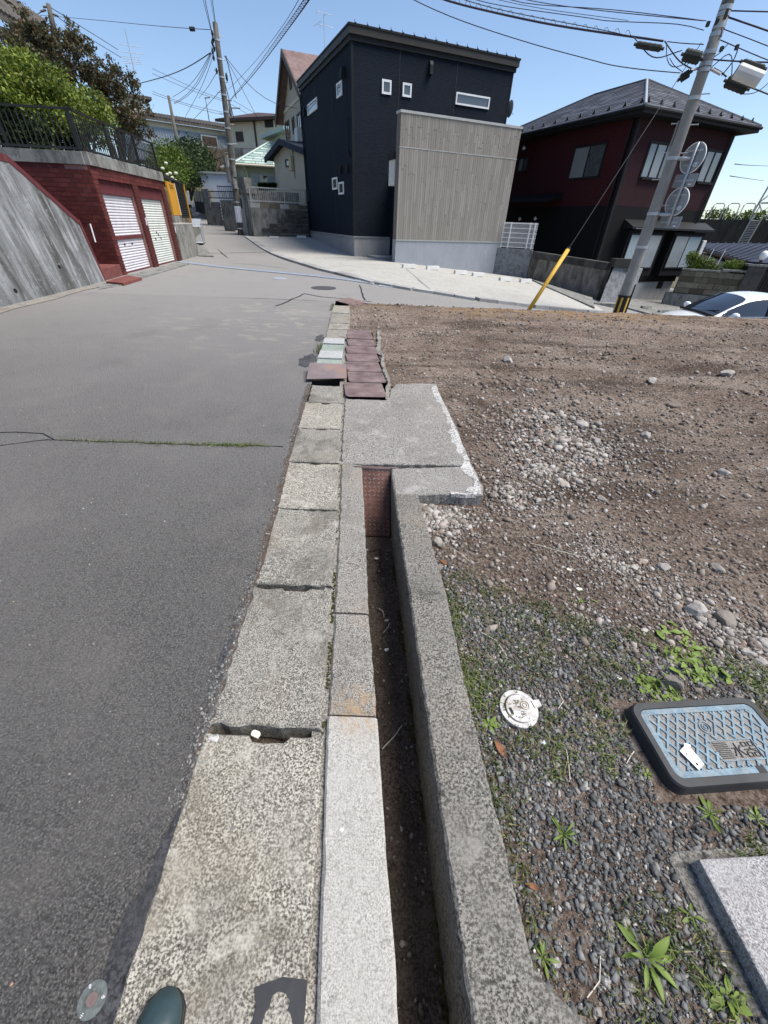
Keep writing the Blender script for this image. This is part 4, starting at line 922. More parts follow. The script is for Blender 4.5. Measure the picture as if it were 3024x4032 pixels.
mb = MB(); mb.tube([O + ax * .045 + V(0, 0, .04), O + ax * .05 + V(0, 0, .12), O + ax * .05 + V(0, 0, .30)], [.045, .052, .062], 18); ob('shaft', mb, MAT['boot'], t, smooth=True)
mb = MB(); P = []
for (y, w, h, _) in secs: P.append(O + ax * y - sx * (w + .004))
for (y, w, h, _) in reversed(secs): P.append(O + ax * y + sx * (w + .004))
mb.prism(P, (0, 0, .014)); ob('sole', mb, MAT['rubber'], t, bevel=.003)
mb = MB(); mb.tube([O + ax * y + V(0, 0, z_) for y, z_ in ((.16, .0705), (.20, .0625), (.235, .0525), (.262, .039), (.275, .024))], .0013, 5); mb.tube([O + ax * .205 + sx * .0 + V(0, 0, .0625), O + ax * .198 + sx * .02 + V(0, 0, .058), O + ax * .188 + sx * .036 + V(0, 0, .046)], .0018, 5); ob('seam', mb, MAT['rubber'], t)
# ------------------------------------------------------------------ gravel, pebbles, weeds, covers on the plot
def LZ(px, py):
    z = -.05
    for _ in range(6):
        p = PZ(px, py, z); z = lotz(p.x, p.y)
    return PZ(px, py, z)
def gravel_line(x): return interp(x, [.2, .32, .6, 1.0, 1.5, 2.2, 3], [1.75, 1.66, 1.42, 1.20, 1.06, .85, .6])
N = 80000
gxs = rng.uniform(.22, 2.0, N); gys = rng.uniform(-.15, 1.75, N); keep = []
for i in range(N):
    x, y = gxs[i], gys[i]; d = gravel_line(x) - y + .12 * mnoise.noise(Vector((x * 4, y * 4, 1)))
    if x < interp(y, OUT_Y, OUT_X) + .004: continue
    if d < 0 and random.random() < min(.97, .55 - d * 5): continue
    if .985 < x < 1.6 and .47 < y < .83: continue
    if x > 1.0 and y < .30 : continue
    bare = mnoise.noise(Vector((x * 3.1, y * 3.1, 9)))
    if bare > .25 and random.random() < .5: continue
    keep.append(i)
keep = np.array(keep); gp = np.array([(gxs[i], gys[i], lotz(gxs[i], gys[i]) + random.uniform(-.003, .005)) for i in keep])
SHARD = [cube_base(k + 20) for k in range(12)]
o = scatter('gravel', SHARD, gp, np.where(rng.random(len(gp)) < .45, rng.uniform(.0015, .0042, len(gp)), rng.gamma(4.0, .0016, len(gp)).clip(.0025, .015)), MAT['gravel'], .45, .3); setp(o, 'dark grey crushed gravel covering the near corner of the plot', 'gravel', None, 'stuff')
# soil crumbs over the whole plot
N = 21000; t_ = rng.random(N); yy = 1.0 + 9.0 * t_ ** 1.5; xx = rng.uniform(-1, 1, N)
P = []; S = []
for i in range(N):
    y = yy[i]; x0 = lot_left(y) + .05; half = y * 1.15 + .8; x = x0 + rng.random() * (half - x0)
    if 2.15 < y < 4.6 and x < padx(y) + .02: continue
    if mnoise.noise(Vector((x * .9 + .4 * y, y * 1.6, 4))) + rng.uniform(-.5, .5) < -.1: continue
    P.append((x, y, lotz(x, y) + .001)); S.append(rng.gamma(2.2, .0030) * (1 + .09 * y) * (1.0 + .9 * (y > 3.5 and mnoise.noise(Vector((x * .5 + .35 * y, y * 1.9 - .55 * x, 21))) > .2)))
o = scatter('soil_crumbs', [ico_base(k + 40, (1, .85, .6), .32) for k in range(8)], np.array(P), np.array(S).clip(.0025, .04), MAT['clod'], .4, .3); setp(o, 'brown crumbs and clods of soil over the cleared plot', 'soil', None, 'stuff')
# pebbles: the biggest are single things, the rest one mass
PB = [ico_base(k + 70, (1, .8, .58), .13) for k in range(6)]
bmeshes = []
for k in range(7):
    bm = bmesh.new(); bmesh.ops.create_icosphere(bm, subdivisions=2, radius=1)
    for v in bm.verts:
        q = v.co.copy(); v.co = q * (1 + .28 * mnoise.noise(q * 1.3 + Vector((k * 5, 0, 0))) + .10 * mnoise.noise(q * 3.1 + Vector((0, k * 5, 0)))); v.co.x *= 1.0; v.co.y *= .78; v.co.z *= .55
    me = bpy.data.meshes.new('pebble'); bm.to_mesh(me); bm.free(); me.materials.append(MAT['rock']); me.polygons.foreach_set('use_smooth', [True] * len(me.polygons)); bmeshes.append(me)
angs = []
for k in range(7):
    bm = bmesh.new(); bmesh.ops.create_icosphere(bm, subdivisions=3, radius=1); rr_ = random.Random(k + 90); pl = [(Vector((rr_.gauss(0, 1), rr_.gauss(0, 1), rr_.gauss(0, 1))).normalized(), rr_.uniform(.62, .92)) for _ in range(11)]
    for v in bm.verts:
        q = v.co.copy()
        for nn_, dd in pl:
            e_ = q.dot(nn_) - dd
            if e_ > 0: q -= nn_ * e_
        q *= 1 + .07 * mnoise.noise(q * 4 + Vector((k * 3, 0, 0))); v.co = Vector((q.x, q.y * .8, q.z * .66))
    me = bpy.data.meshes.new('rock'); bm.to_mesh(me); bm.free(); me.materials.append(MAT['rock']); angs.append(me)
CLU = [((1735, 2040), .11, 66, 'pebbles', (.015, .030), 0), ((1680, 2010), .06, 22, 'p', (.016, .03), 0),
       ((2200, 1740), .26, 46, '', (.02, .045), 1), ((2170, 1640), .34, 30, '', (.02, .045), 1), ((2140, 1850), .16, 40, '', (.016, .034), 1), ((2350, 1790), .3, 22, '', (.018, .04), 1), ((2010, 1945), .14, 28, '', (.014, .03), 1),
       ((2330, 2170), .17, 30, '', (.009, .02), 2), ((2450, 2240), .12, 18, '', (.010, .022), 2), ((2660, 2380), .10, 14, '', (.012, .026), 2), ((2850, 2500), .10, 14, '', (.012, .028), 2), ((2980, 2540), .08, 12, '', (.012, .03), 2)]
LBL = [('rounded pale pebble heaped in the corner between gutter wall and pad', 'pebbles heaped beside the pad'),
       ('pale pebble strewn on the soil to the right of the wide pad', 'pebbles strewn right of the pad'),
       ('small pebble in the line of stones between gravel and soil', 'pebbles between gravel and soil')]
def stone(name, me, p, s, label, cat, group=None, sq=(1, 1, 1), rz=None):
    M_ = Matrix.Translation(p) @ Matrix.Rotation(random.uniform(0, 6.28) if rz is None else rz, 4, 'Z') @ Matrix.Rotation(random.gauss(0, .2), 4, 'X') @ Matrix.Diagonal((s * sq[0], s * sq[1], s * sq[2], 1))
    o = inst(name, me, M_); setp(o, label, cat, group); return o
for (px, py), sp, cnt, _, (s0, s1), kind in CLU:
    c = LZ(px, py)
    for k in range(cnt):
        a = random.uniform(0, 6.28); q = abs(random.gauss(0, 1)) * sp; x = c.x + math.cos(a) * q; y = c.y + math.sin(a) * q
        if kind == 0: x = max(x, interp(y, OUT_Y, OUT_X) + .02); y = min(y, 2.185); 
        if 2.19 < y < 4.6 and x < padx(y) + .03: x = padx(y) + .03 + random.random() * .1
        if kind and x < outx(y) + .02: continue
        s = random.uniform(s0, s1) * random.choice((.7, .8, 1, 1)); stone('pebble', random.choice(bmeshes), V(x, y, lotz(x, y) + s * .3), s, LBL[kind][0], 'pebble', LBL[kind][1])
P, S = [], []
for (px, py), sp, cnt, _, (s0, s1), kind in CLU:
    c = LZ(px, py)
    for k in range(cnt * 30):
        a = random.uniform(0, 6.28); q = abs(random.gauss(0, 1.7)) * sp; x = c.x + math.cos(a) * q; y = c.y + math.sin(a) * q
        if x < outx(y) + .012 and y < 2.2: continue
        if 2.19 < y < 4.6 and x < padx(y) + .015: continue
        if y > 9.5: continue
        s = random.uniform(s0, s1) * random.uniform(.2, .7); P.append((x, y, lotz(x, y) + s * .25)); S.append(s)
for k in range(4200):
    y = 1.2 + 8.3 * random.random() ** 1.6; x = lot_left(y) + .1 + random.random() * (y * 1.1 + .6)
    if 2.15 < y < 4.6 and x < padx(y) + .03: continue
    s = random.uniform(.004, .012) * (1 + .13 * y) * (1.5 if random.random() < .08 else 1); P.append((x, y, lotz(x, y) + s * .2)); S.append(s)
o = scatter('small_pebbles', PB, np.array(P), np.array(S), MAT['pebble'], .4, .25); setp(o, 'countless small pebbles scattered over the soil', 'pebbles', None, 'stuff')
n7 = crop(1400, 1100, .979)
RK = [(n4(142, 280), .040, 'pitted grey rock leaning on the gutter wall', 1.0), (n4(193, 243), .030, 'smooth white rock beside the pitted rock at the gutter wall', .9),
      (n4(1320, 590), .062, 'large brown angular rock near the right edge', .9), (n4(1458, 628), .062, 'long pale flat rock right of the large brown rock', .6), (n4(1175, 392), .040, 'brown and white rock at the end of the pebble line', .9),
      (n4(1425, 400), .045, 'dark wedge-shaped rock lying on bare soil', .7), (n4(1225, 930), .045, 'reddish grey rock in the broad-leaved weeds', 1.1), (n4(1045, 390), .030, 'flat pale grey stone before the pebble line', .5),
      (n4(1085, 362), .030, 'pale oblong stone beside the flat grey stone', .6), (n4(895, 78), .040, 'tan angular stone on the soil above the pebbles', .7), (n4(402, 62), .030, 'whitish cobble at the right corner of the pad', .9),
      (n4(1640, 742), .040, 'round pale stone at the right picture edge', .8), (n4(1570, 785), .036, 'pale stone left of the round stone at right edge', .6), (n4(1622, 825), .035, 'whitish jagged stone at the right edge', .7), (n4(1645, 770), .02, 'smooth white stone at the right edge', .6),
      (n4(1335, 955), .020, 'small white stone behind the meter cover', .7), (n4(1520, 1000), .028, 'grey stone at the far right of the meter cover', .8), (n4(1090, 680), .022, 'pale flat stone in front of the weeds', .6),
      (n7(610, 332), .085, 'large brown boulder standing alone on the plot', .9), (n7(1495, 382), .11, 'long pale stone far right on the plot', .55), (n7(1275, 508), .09, 'pale flat stone in the middle right of the plot', .5),
      (n7(1480, 782), .052, 'dark grey stone on smooth bare soil at right', .9), (n7(905, 585), .075, 'broad lilac grey stone among the strewn pebbles', .6), (n7(805, 607), .045, 'brown cobble among the strewn pebbles', .9),
      (n7(1165, 632), .055, 'tan rounded stone right of the strewn pebbles', .8), (n7(550, 872), .042, 'pale cobble in front of the pad corner', .9), (n7(700, 450), .06, 'pale stone at the far end of the strewn pebbles', .7), (n7(970, 650), .06, 'pale flat shard in the middle of the plot', .35), (n7(835, 825), .045, 'white shell-like shard among the pebbles', .4), (n7(1190, 408), .07, 'grey stone beside the wheel rut', .6)]
for (p, s, lb, sq) in RK:
    q = LZ(*p); stone('rock', random.choice(angs), q + V(0, 0, s * .22 * sq), s, lb, 'rock', None, (1, 1, sq * 1.25))

# water meter cover ------------------------------------------------------------
def rrect(x0, x1, y0, y1, r, n=6):
    P = []
    for cx, cy, a0 in ((x1 - r, y1 - r, 0), (x0 + r, y1 - r, 90), (x0 + r, y0 + r, 180), (x1 - r, y0 + r, 270)):
        for k in range(n + 1):
            a = rad(a0 + 90 * k / n); P.append((cx + r * math.cos(a), cy + r * math.sin(a)))
    return P
X0, X1, Y0, Y1 = .0, .54, .0, .335      # local size
MT = -.008                                 # top above datum
A0 = PZ(*wm(60, 180), MT); 
# local frame of the cover from its traced corners at top height
TLc = PZ(2470, 2768, MT); BLc = PZ(2617, 3110, MT); TRc = PZ(2868, 2745, MT)
exw = (TRc - TLc).normalized(); eyw = Vector((-exw.y, exw.x, 0)); Hc = abs((TLc - BLc).dot(eyw))
Mc = Matrix((exw, eyw, V(0, 0, 1))).transposed().to_4x4(); Mc.translation = TLc - eyw * Hc; Mc.translation.z = 0
Y1 = Hc; X1 = .53
t = thing('meter_cover', Mc @ V(.25, .15, 0), 'worn blue lattice water meter cover in a black frame', 'meter cover')
def cob(name, mb, mat, **k): 
    o = ob(name, mb, mat, None, **k); o.matrix_basis = Mc; o.parent = t; o.matrix_parent_inverse = WORLD[t.name].inverted(); return o
mb = MB(); out_ = rrect(X0, X1, Y0, Y1, .045, 8); inn_ = rrect(X0 + .027, X1 - .027, Y0 + .027, Y1 - .027, .03, 8); base_ = rrect(X0 - .012, X1 + .012, Y0 - .012, Y1 + .012, .055, 8); n = len(out_)
mb.v = [(x, y, -.1) for x, y in base_] + [(x, y, MT - .008) for x, y in out_] + [(x + (X1 / 2 - x) * .02, y + (Y1 / 2 - y) * .02, MT) for x, y in out_] + [(x, y, MT) for x, y in inn_] + [(x, y, MT - .03) for x, y in inn_]
for q in range(4):
    for i in range(n): j = (i + 1) % n; mb.f.append((q * n + i, q * n + j, (q + 1) * n + j, (q + 1) * n + i))
cob('frame', mb, MAT['framebl'])
mb = MB(); lid_ = rrect(X0 + .029, X1 - .029, Y0 + .029, Y1 - .029, .029, 8); mb.prism([V(x, y, MT - .022) for x, y in lid_], (0, 0, .014)); cob('lid', mb, MAT['covergrey'])
# rim and lattice of the lid
bd = .020; ix0, ix1, iy0, iy1 = X0 + .029 + bd, X1 - .029 - bd, Y0 + .029 + bd, Y1 - .029 - bd
mb = MB(); a_, b_ = rrect(X0 + .029, X1 - .029, Y0 + .029, Y1 - .029, .028, 8), rrect(ix0, ix1, iy0, iy1, .016, 8); n = len(a_)
mb.v = [(x, y, MT - .009) for x, y in a_] + [(x, y, MT - .003) for x, y in a_] + [(x, y, MT - .003) for x, y in b_] + [(x, y, MT - .009) for x, y in b_]
for q in range(3):
    for i in range(n): j = (i + 1) % n; mb.f.append((q * n + i, q * n + j, (q + 1) * n + j, (q + 1) * n + i))
cob('rim', mb, MAT['coverblue'])
lx0, lx1, ly0, ly1 = .235, .40, .070, .142        # lettering panel
emb = (.255, Y1 - .105, .026)
def clipseg(p, d):
    segs = []; N_ = 240; cur = []
    for i in range(N_):
        s = -0.5 + i / N_ * 1.0; x, y = p[0] + d[0] * s, p[1] + d[1] * s
        ok = ix0 <= x <= ix1 and iy0 <= y <= iy1 and not (lx0 < x < lx1 and ly0 < y < ly1) and math.hypot(x - emb[0], y - emb[1]) > emb[2]
        if ok: cur.append((x, y))
        else:
            if len(cur) > 1: segs.append((cur[0], cur[-1]))
            cur = []
    if len(cur) > 1: segs.append((cur[0], cur[-1]))
    return segs
for ang in (55, -55):
    d = (math.cos(rad(ang)), math.sin(rad(ang))); nn = (-d[1], d[0])
    for k in range(-11, 12):
        c = (X1 / 2 + nn[0] * k * .0315, Y1 / 2 + nn[1] * k * .0315); sg = clipseg(c, d)
        if not sg: continue
        mb = MB()
        for (p, q) in sg:
            w = .0040; P_ = [V(p[0] - nn[0] * w, p[1] - nn[1] * w, MT - .0085), V(q[0] - nn[0] * w, q[1] - nn[1] * w, MT - .0085), V(q[0] + nn[0] * w, q[1] + nn[1] * w, MT - .0085), V(p[0] + nn[0] * w, p[1] + nn[1] * w, MT - .0085)]
            mb.prism(P_, (0, 0, .0052 + .0002 * (ang > 0)))
        cob('lattice_bar', mb, MAT['coverblue'])
mb = MB()
for (a, b, c, d) in ((lx0, lx1, ly0, ly0 + .004), (lx0, lx1, ly1 - .004, ly1), (lx1 - .004, lx1, ly0 + .004, ly1 - .004)): mb.box((a, c, MT - .0085), (b, d, MT - .004))
cob('letter_panel', mb, MAT['coverblue'])
mb = MB(); mb.ring(emb[:2], .019, .023, MT - .0085, MT - .004, 30); mb.ring(emb[:2], .010, .013, MT - .0085, MT - .004, 24); mb.disc((*emb[:2], MT - .0085), (0, 0, 1), .005, .004, 14); cob('emblem', mb, MAT['coverblue'])
# embossed strokes: three characters, first one mostly hidden under the tag
def strokes(mb, L, ox, oy, s, w, z, h):
    for (xa, ya, xb, yb) in L:
        p = V(ox + xa * s, oy + ya * s, z); q = V(ox + xb * s, oy + yb * s, z); d = (q - p).normalized(); nn_ = Vector((-d.y, d.x, 0)) * w / 2; mb.prism([p - nn_, q - nn_, q + nn_, p + nn_], (0, 0, h))
SUI = [(.5, 0, .5, 1), (.5, .02, .38, .08), (.08, .66, .4, .66), (.4, .66, .08, .12), (.9, .82, .58, .52), (.55, .6, .95, .12)]
KI = [(.05, .72, .4, .72), (.05, .98, .4, .98), (.05, .72, .05, .98), (.4, .72, .4, .98), (.6, .72, .95, .72), (.6, .98, .95, .98), (.6, .72, .6, .98), (.95, .72, .95, .98), (0, .5, 1, .5), (.5, .64, .5, .5), (.5, .5, .1, .34), (.5, .5, .9, .34), (.05, .02, .4, .02), (.05, .28, .4, .28), (.05, .02, .05, .28), (.4, .02, .4, .28), (.6, .02, .95, .02), (.6, .28, .95, .28), (.6, .02, .6, .28), (.95, .02, .95, .28)]
RYO = [(0, y, 1, y) for y in (.02, .14, .26, .38, .50, .62, .74, .86, .98)]
mb = MB(); strokes(mb, RYO, lx0 + .004, ly0 + .010, .052, .0022, MT - .0085, .004); strokes(mb, SUI, lx0 + .060, ly0 + .010, .048, .0030, MT - .0085, .004); strokes(mb, KI, lx0 + .110, ly0 + .010, .050, .0026, MT - .0085, .004)
cob('embossed_lettering', mb, MAT['framebl'])
mb = MB(); mb.box((.335, Y0 + .024, MT - .012), (.365, Y0 + .05, MT - .0015)); cob('lift_slot', mb, MAT['black'])
# white broken tag lying on it
mb = MB(); A = [PZ(*wm(*p), MT) for p in ((665, 675), (715, 625), (785, 640), (940, 825), (880, 890))]
mb.prism([V(p.x, p.y, MT + .001) for p in A], (0, 0, .003)); A2 = [PZ(*wm(*p), MT) for p in ((705, 590), (780, 610), (785, 638), (715, 628))]; mb.prism([V(p.x, p.y, MT + .002) for p in A2], (0, 0, .005))
t2 = thing('plastic_tag', A[0], 'broken white plastic tag lying on the blue meter cover', 'tag'); ob('tag', mb, MAT['tagwhite'], t2)
mb = MB(); c_ = PZ(*wm(865, 820), MT + .004); mb.disc((c_.x, c_.y, MT + .0042), (0, 0, 1), .004, .0006, 12)
for k in range(7):
    p = PZ(*wm(730 + 10 * k + random.uniform(-20, 20), 700 + 14 * k + random.uniform(-18, 18)), MT + .004); mb.box((p.x, p.y, MT + .0042), (p.x + random.uniform(.002, .006), p.y + .0015, MT + .0047))
ob('black_marks', mb, MAT['black'], t2)

# round stop-valve lid
Cc = LZ(2040, 2795); Cc = V(Cc.x, Cc.y, lotz(Cc.x, Cc.y)); zt = Cc.z + .018
t = thing('valve_lid', Cc, 'small round white cast lid with a square hinge and rust spots', 'valve lid')
mb = MB(); mb.ring((Cc.x, Cc.y), .058, .076, Cc.z - .03, zt - .003, 40); ob('rim', mb, MAT['lidwhite'], t, bevel=.002)
mb = MB(); mb.disc((Cc.x + .004, Cc.y, Cc.z - .01), (0, 0, 1), .0555, .026, 40); ob('disc', mb, MAT['lidwhite'], t, bevel=.002)
hx = V(.92, .25, 0).normalized(); hy = V(-.25, .92, 0).normalized()
mb = MB(); o3 = V(Cc.x, Cc.y, 0) + hx * .062; mb.prism([o3 - hy * .016 + V(0, 0, zt - .012), o3 + hx * .034 - hy * .014 + V(0, 0, zt - .012), o3 + hx * .034 + hy * .014 + V(0, 0, zt - .012), o3 + hy * .016 + V(0, 0, zt - .012)], (0, 0, .013)); ob('hinge', mb, MAT['lidwhite'], t, bevel=.002)
mb = MB(); o3 = V(Cc.x, Cc.y, zt - .0015) - hx * .036 - hy * .004; mb.prism([o3 - hy * .013 - hx * .005, o3 - hy * .013 + hx * .005, o3 + hy * .013 + hx * .005, o3 + hy * .013 - hx * .005], (0, 0, .002)); ob('key_slot', mb, MAT['black'], t)
mb = MB(); ec = V(Cc.x, Cc.y, 0) + hx * .028 + hy * .004
mb.ring((ec.x, ec.y), .0155, .0175, zt - .003, zt - .0004 + .0012, 26); mb.ring((ec.x, ec.y), .0075, .0095, zt - .003, zt + .0008, 22); ob('emblem', mb, MAT['lidline'], t)
mb = MB(); SHI = [(0, 0, 1, 0), (.5, 0, .5, 1), (.5, .55, .9, .55), (.18, 0, .18, .6)]; SEN = [(.2, 0, .2, 1), (0, .7, .4, .7), (.2, .65, 0, .3), (.72, 1, .45, .65), (.72, 1, 1, .65), (.5, .55, .95, .55), (.5, .3, .95, .3), (.72, .55, .72, 0), (.42, 0, 1, 0)]
for L_, k in ((SHI, -1), (SUI, 0), (SEN, 1)):
    for (xa, ya, xb, yb) in L_:
        f = lambda x, y: V(Cc.x, Cc.y, zt - .0012) + hx * (.006 - .0 - (.5 - y) * .017) - hy * (k * .023 + (x - .5) * .017)
        p, q = f(xa, ya), f(xb, yb); d = (q - p).normalized(); nn_ = V(-d.y, d.x, 0) * .0006; mb.prism([p - nn_, q - nn_, q + nn_, p + nn_], (0, 0, .002))
ob('embossed_lettering', mb, MAT['lidline'], t)

# concrete box with round lid in the corner
bz = .005; B1_ = PZ(*n5(1290, 1060), bz); B2_ = PZ(*n5(1659, 1780), bz); B3_ = PZ(*n5(1659, 1040), bz)
ux = (B3_ - B1_).normalized(); uy = Vector((-ux.y, ux.x, 0))
Mb = Matrix((ux, uy, V(0, 0, 1))).transposed().to_4x4(); Mb.translation = V(B1_.x, B1_.y, 0)
t = thing('concrete_box', B1_, 'square concrete drain box cover with a round lid in the corner', 'drain box')
def bob(name, mb, mat, **k):
    o = ob(name, mb, mat, None, **k); o.matrix_basis = Mb; o.parent = t; o.matrix_parent_inverse = WORLD[t.name].inverted(); return o
mb = MB(); mb.box((0, -.42, -.1), (.44, 0, bz)); bob('cover', mb, MAT['boxconc'], bevel=.006)
mb = MB(); mb.ring((.27, -.21), .148, .151, bz - .002, bz + .0012, 48); bob('lid_joint', mb, MAT['black'])
mb = MB()
for k in range(5): mb.box((.15 + k * .016, -.19 - .012 * k, bz - .002), (.153 + k * .016, -.15 + .008 * k, bz + .002))
bob('lid_ribs', mb, MAT['boxconc'])
mb = MB(); mb.prism([V(-.06, .015, -.11), V(-.03, .032, -.11), V(.46, .035, -.11), V(.46, -.5, -.11), V(-.035, -.5, -.11), V(-.045, -.2, -.11)], (0, 0, .062)); bob('bed_mortar', mb, MAT['wallc'], bevel=.01)

# weeds --------------------------------------------------------------------
def leaf_mesh(name, mat, wide=.28, curl=.25, notch=0):
    n = 7; mb = MB(); rows = []
    for i in range(n):
        s = i / (n - 1); w = wide * (math.sin(math.pi * min(1, s * .92 + .08)) ** .8) * (.35 + .65 * s if s < .5 else 1) * .5; z = .30 * s - curl * s * s * 1.6
        rows.append([(s, -w, z + .05 * w), (s, 0, z - .03), (s, w, z + .05 * w)])
    mb.grid(rows); me = mb.mesh(name); at = me.attributes.new('piece', 'FLOAT', 'POINT'); at.data.foreach_set('value', [.35 + .5 * (i // 3) / n for i in range(n * 3)]); me.materials.append(mat); me.polygons.foreach_set('use_smooth', [True] * len(me.polygons)); return me
LBROAD = leaf_mesh('leaf', MAT['weed'], .5, .24); LNARROW = leaf_mesh('leaf', MAT['weed'], .24, .30); LTHIN = leaf_mesh('leaf', MAT['weed'], .15, .2)
def weed(p, n, L, me, label, name='weed', group=None, spread=0, up=.5):
    t = thing(name, p, label, 'weed', group)
    for k in range(n):
        a = 2.399 * k + random.uniform(-.3, .3); s = L * random.uniform(.65, 1.1) * (1 if k < n * .7 else .6); el = up * (random.uniform(.0, .5) if k < n * .6 else random.uniform(.5, 1.2))
        off = V(random.gauss(0, spread), random.gauss(0, spread), 0)
        M_ = Matrix.Translation(p + off + V(0, 0, .004)) @ Matrix.Rotation(a, 4, 'Z') @ Matrix.Rotation(-el, 4, 'Y') @ Matrix.Rotation(random.gauss(0, .35), 4, 'X') @ Matrix.Diagonal((s, s * random.uniform(.7, 1.2), s * random.uniform(.3, 1.5), 1)); inst('leaf', me, M_, t)
    return t
weed(LZ(*n4(1270, 800)), 74, .062, LBROAD, 'big clump of bright green broad-leaved weeds behind the meter cover', spread=.07)
weed(LZ(*n4(1350, 880)), 36, .050, LBROAD, 'low broad-leaved weed right of the reddish rock', spread=.04)
weed(LZ(*n4(1130, 945)), 34, .055, LBROAD, 'broad-leaved weed between the valve lid and the reddish rock', spread=.03)
weed(LZ(*n4(1220, 985)), 9, .05, LBROAD, 'small weed touching the back rim of the meter cover', spread=.02)
weed(LZ(*n5(1000, 1590)), 12, .085, LNARROW, 'tallest star-shaped weed alone on the gravel near the bottom', up=.7)
weed(LZ(*n5(565, 935)), 13, .055, LTHIN, 'spiky small weed alone in the middle of the gravel', up=.8)
weed(LZ(*n5(1345, 825)), 11, .052, LNARROW, 'weed rosette just in front of the meter cover', up=.6)
weed(LZ(*n5(1595, 850)), 9, .05, LNARROW, 'pale weed rosette in front of the meter cover near the right edge', up=.6)
weed(LZ(*n5(170, 345)), 7, .045, LBROAD, 'little two-lobed weed between the gutter wall and the valve lid', up=.5)
weed(LZ(*n5(455, 1590)), 9, .045, LNARROW, 'small weed at the outer gutter wall near the bottom', up=.6)
weed(LZ(*n5(1430, 1800)), 8, .055, LBROAD, 'weed in front of the concrete drain box', up=.6)
weed(LZ(*n5(1250, 1370)), 8, .035, LNARROW, 'tiny weed on the gravel left of the drain box', up=.6)
weed(LZ(*n5(1490, 1540)), 8, .030, LTHIN, 'tiny weed sprouting at the rim of the drain box', up=.8)
weed(LZ(*n5(1010, 610)), 6, .025, LBROAD, 'tiny sprout at the left side of the meter cover', up=.6)
weed(LZ(*n4(830, 560)), 12, .045, LNARROW, 'flat weed beside the white scrap on the gravel', up=.3, spread=.03)
# grass sprouts between the stones
pts = []
for k in range(2600):
    x = random.uniform(.36, 1.75); y = random.uniform(.0, 1.55)
    if y > gravel_line(x) + .06 or x < outx(y) + .01: continue
    if .97 < x < 1.62 and .45 < y < .85: continue
    if x > .98 and y < .32: continue
    if mnoise.noise(Vector((x * 3.7, y * 3.7, 20))) + .30 * (y > .6) < .10: continue
    for j in range(random.randint(2, 6)): pts.append((x + random.gauss(0, .010), y + random.gauss(0, .010), lotz(x, y) + .002))
for k in range(900):       # tufts along the gutter wall and behind the cover
    y = random.choice((random.gauss(1.25, .10), random.gauss(.88, .08), random.gauss(.45, .2))); x = outx(max(0, y)) + abs(random.gauss(.0, .05)) + .01; pts.append((x, y, lotz(x, y)))
for k in range(500):
    x = 1.58 + abs(random.gauss(0, .12)); y = random.uniform(.45, 1.0); pts.append((x, y, lotz(x, y)))
blades('gravel_grass', pts, .008, .034, .0022, MAT['grassg'], 'thin green and yellow grass sprouting through the gravel', 'grass', 1.4)
# dry stalks
for k, (p, q, lb) in enumerate(((n4(200, 300), n4(290, 365), 'dry straw stalk beside the pitted rock'), (n4(340, 690), n4(460, 800), 'long dry straw stalk on the gravel'), (n4(565, 280), n4(830, 350), 'thin curved dry vine across the pebbles'), (n4(1225, 590), n4(1290, 700), 'bent dry straw beside the large brown rock'), (n4(690, 950), n4(695, 1040), 'short straight straw right of the valve lid'), (n5(600, 640), n5(580, 480), 'dry straw in the gravel below the valve lid'), (n5(690, 1800), n5(760, 1580), 'curved dry stem at the bottom of the gravel'), (n5(900, 555), n5(940, 490), 'short thick straw left of the meter cover'))):
    A, B = LZ(*p), LZ(*q); mid = (A + B) / 2 + V(random.uniform(-.02, .02), random.uniform(-.02, .02), .012)
    mb = MB(); mb.tube([A + V(0, 0, .006), A.lerp(mid, .5) + V(0, 0, .005), mid, mid.lerp(B, .5) + V(0, 0, .004), B + V(0, 0, .006)], .0014, 5); o = ob('straw', mb, MAT['bone']); setp(o, lb, 'straw')
# dead leaves and scraps
def flatleaf(p, L, w, rz, label, z=None, mat='dryleaf', name='dead_leaf', cat='leaf'):
    mb = MB(); rows = []
    for i in range(7):
        s = i / 6; ww = w * math.sin(math.pi * (.06 + .9 * s)); rows.append([(L * (s - .5), -ww, .004 + .006 * math.sin(s * 5)), (L * (s - .5), 0, .0015 + .004 * math.sin(s * 5)), (L * (s - .5), ww, .006 + .004 * math.sin(s * 4))])
    mb.grid(rows); o = ob(name, mb, MAT[mat], None, True, M=Matrix.Translation(p + V(0, 0, .004)) @ Matrix.Rotation(rz, 4, 'Z')); setp(o, label, cat); return o
flatleaf(LZ(*n5(230, 480)), .07, .013, rad(-62), 'curled brown dead leaf beside the gutter wall')
flatleaf(LZ(*n4(173, 372)), .055, .012, rad(-40), 'orange brown dead leaf below the pitted rock')
flatleaf(LZ(*n5(395, 1210)), .04, .006, rad(-15), 'small yellowish dead leaf at the gutter wall')
def scrap(name, p, size, label, cat, mat='bone', sq=.35, sd=0):
    r = random.Random(sd); P_ = [(size * (1 + .4 * r.uniform(-1, 1)) * math.cos(a), size * .7 * (1 + .4 * r.uniform(-1, 1)) * math.sin(a)) for a in np.linspace(0, 6.28, 8)[:-1]]
    mb = MB(); mb.prism([V(p.x + x, p.y + y, p.z) for x, y in P_], (r.uniform(-.2, .2) * size, 0, size * sq)); o = ob(name, mb, MAT[mat], None, bevel=size * .08, seg=1); setp(o, label, cat); return o
scrap('paper_scrap', LZ(*n4(795, 490)), .020, 'white paper scrap on the gravel before the flat weed', 'scrap', 'tagwhite', .12, 1)
scrap('stone_chip', LZ(*n4(752, 400)), .022, 'flat tan stone chip at the edge of the gravel', 'stone chip', 'bone', .2, 2)
scrap('stone_chip', LZ(*n4(973, 897)), .014, 'small white chip left of the broad-leaved weeds', 'stone chip', 'tagwhite', .4, 3)
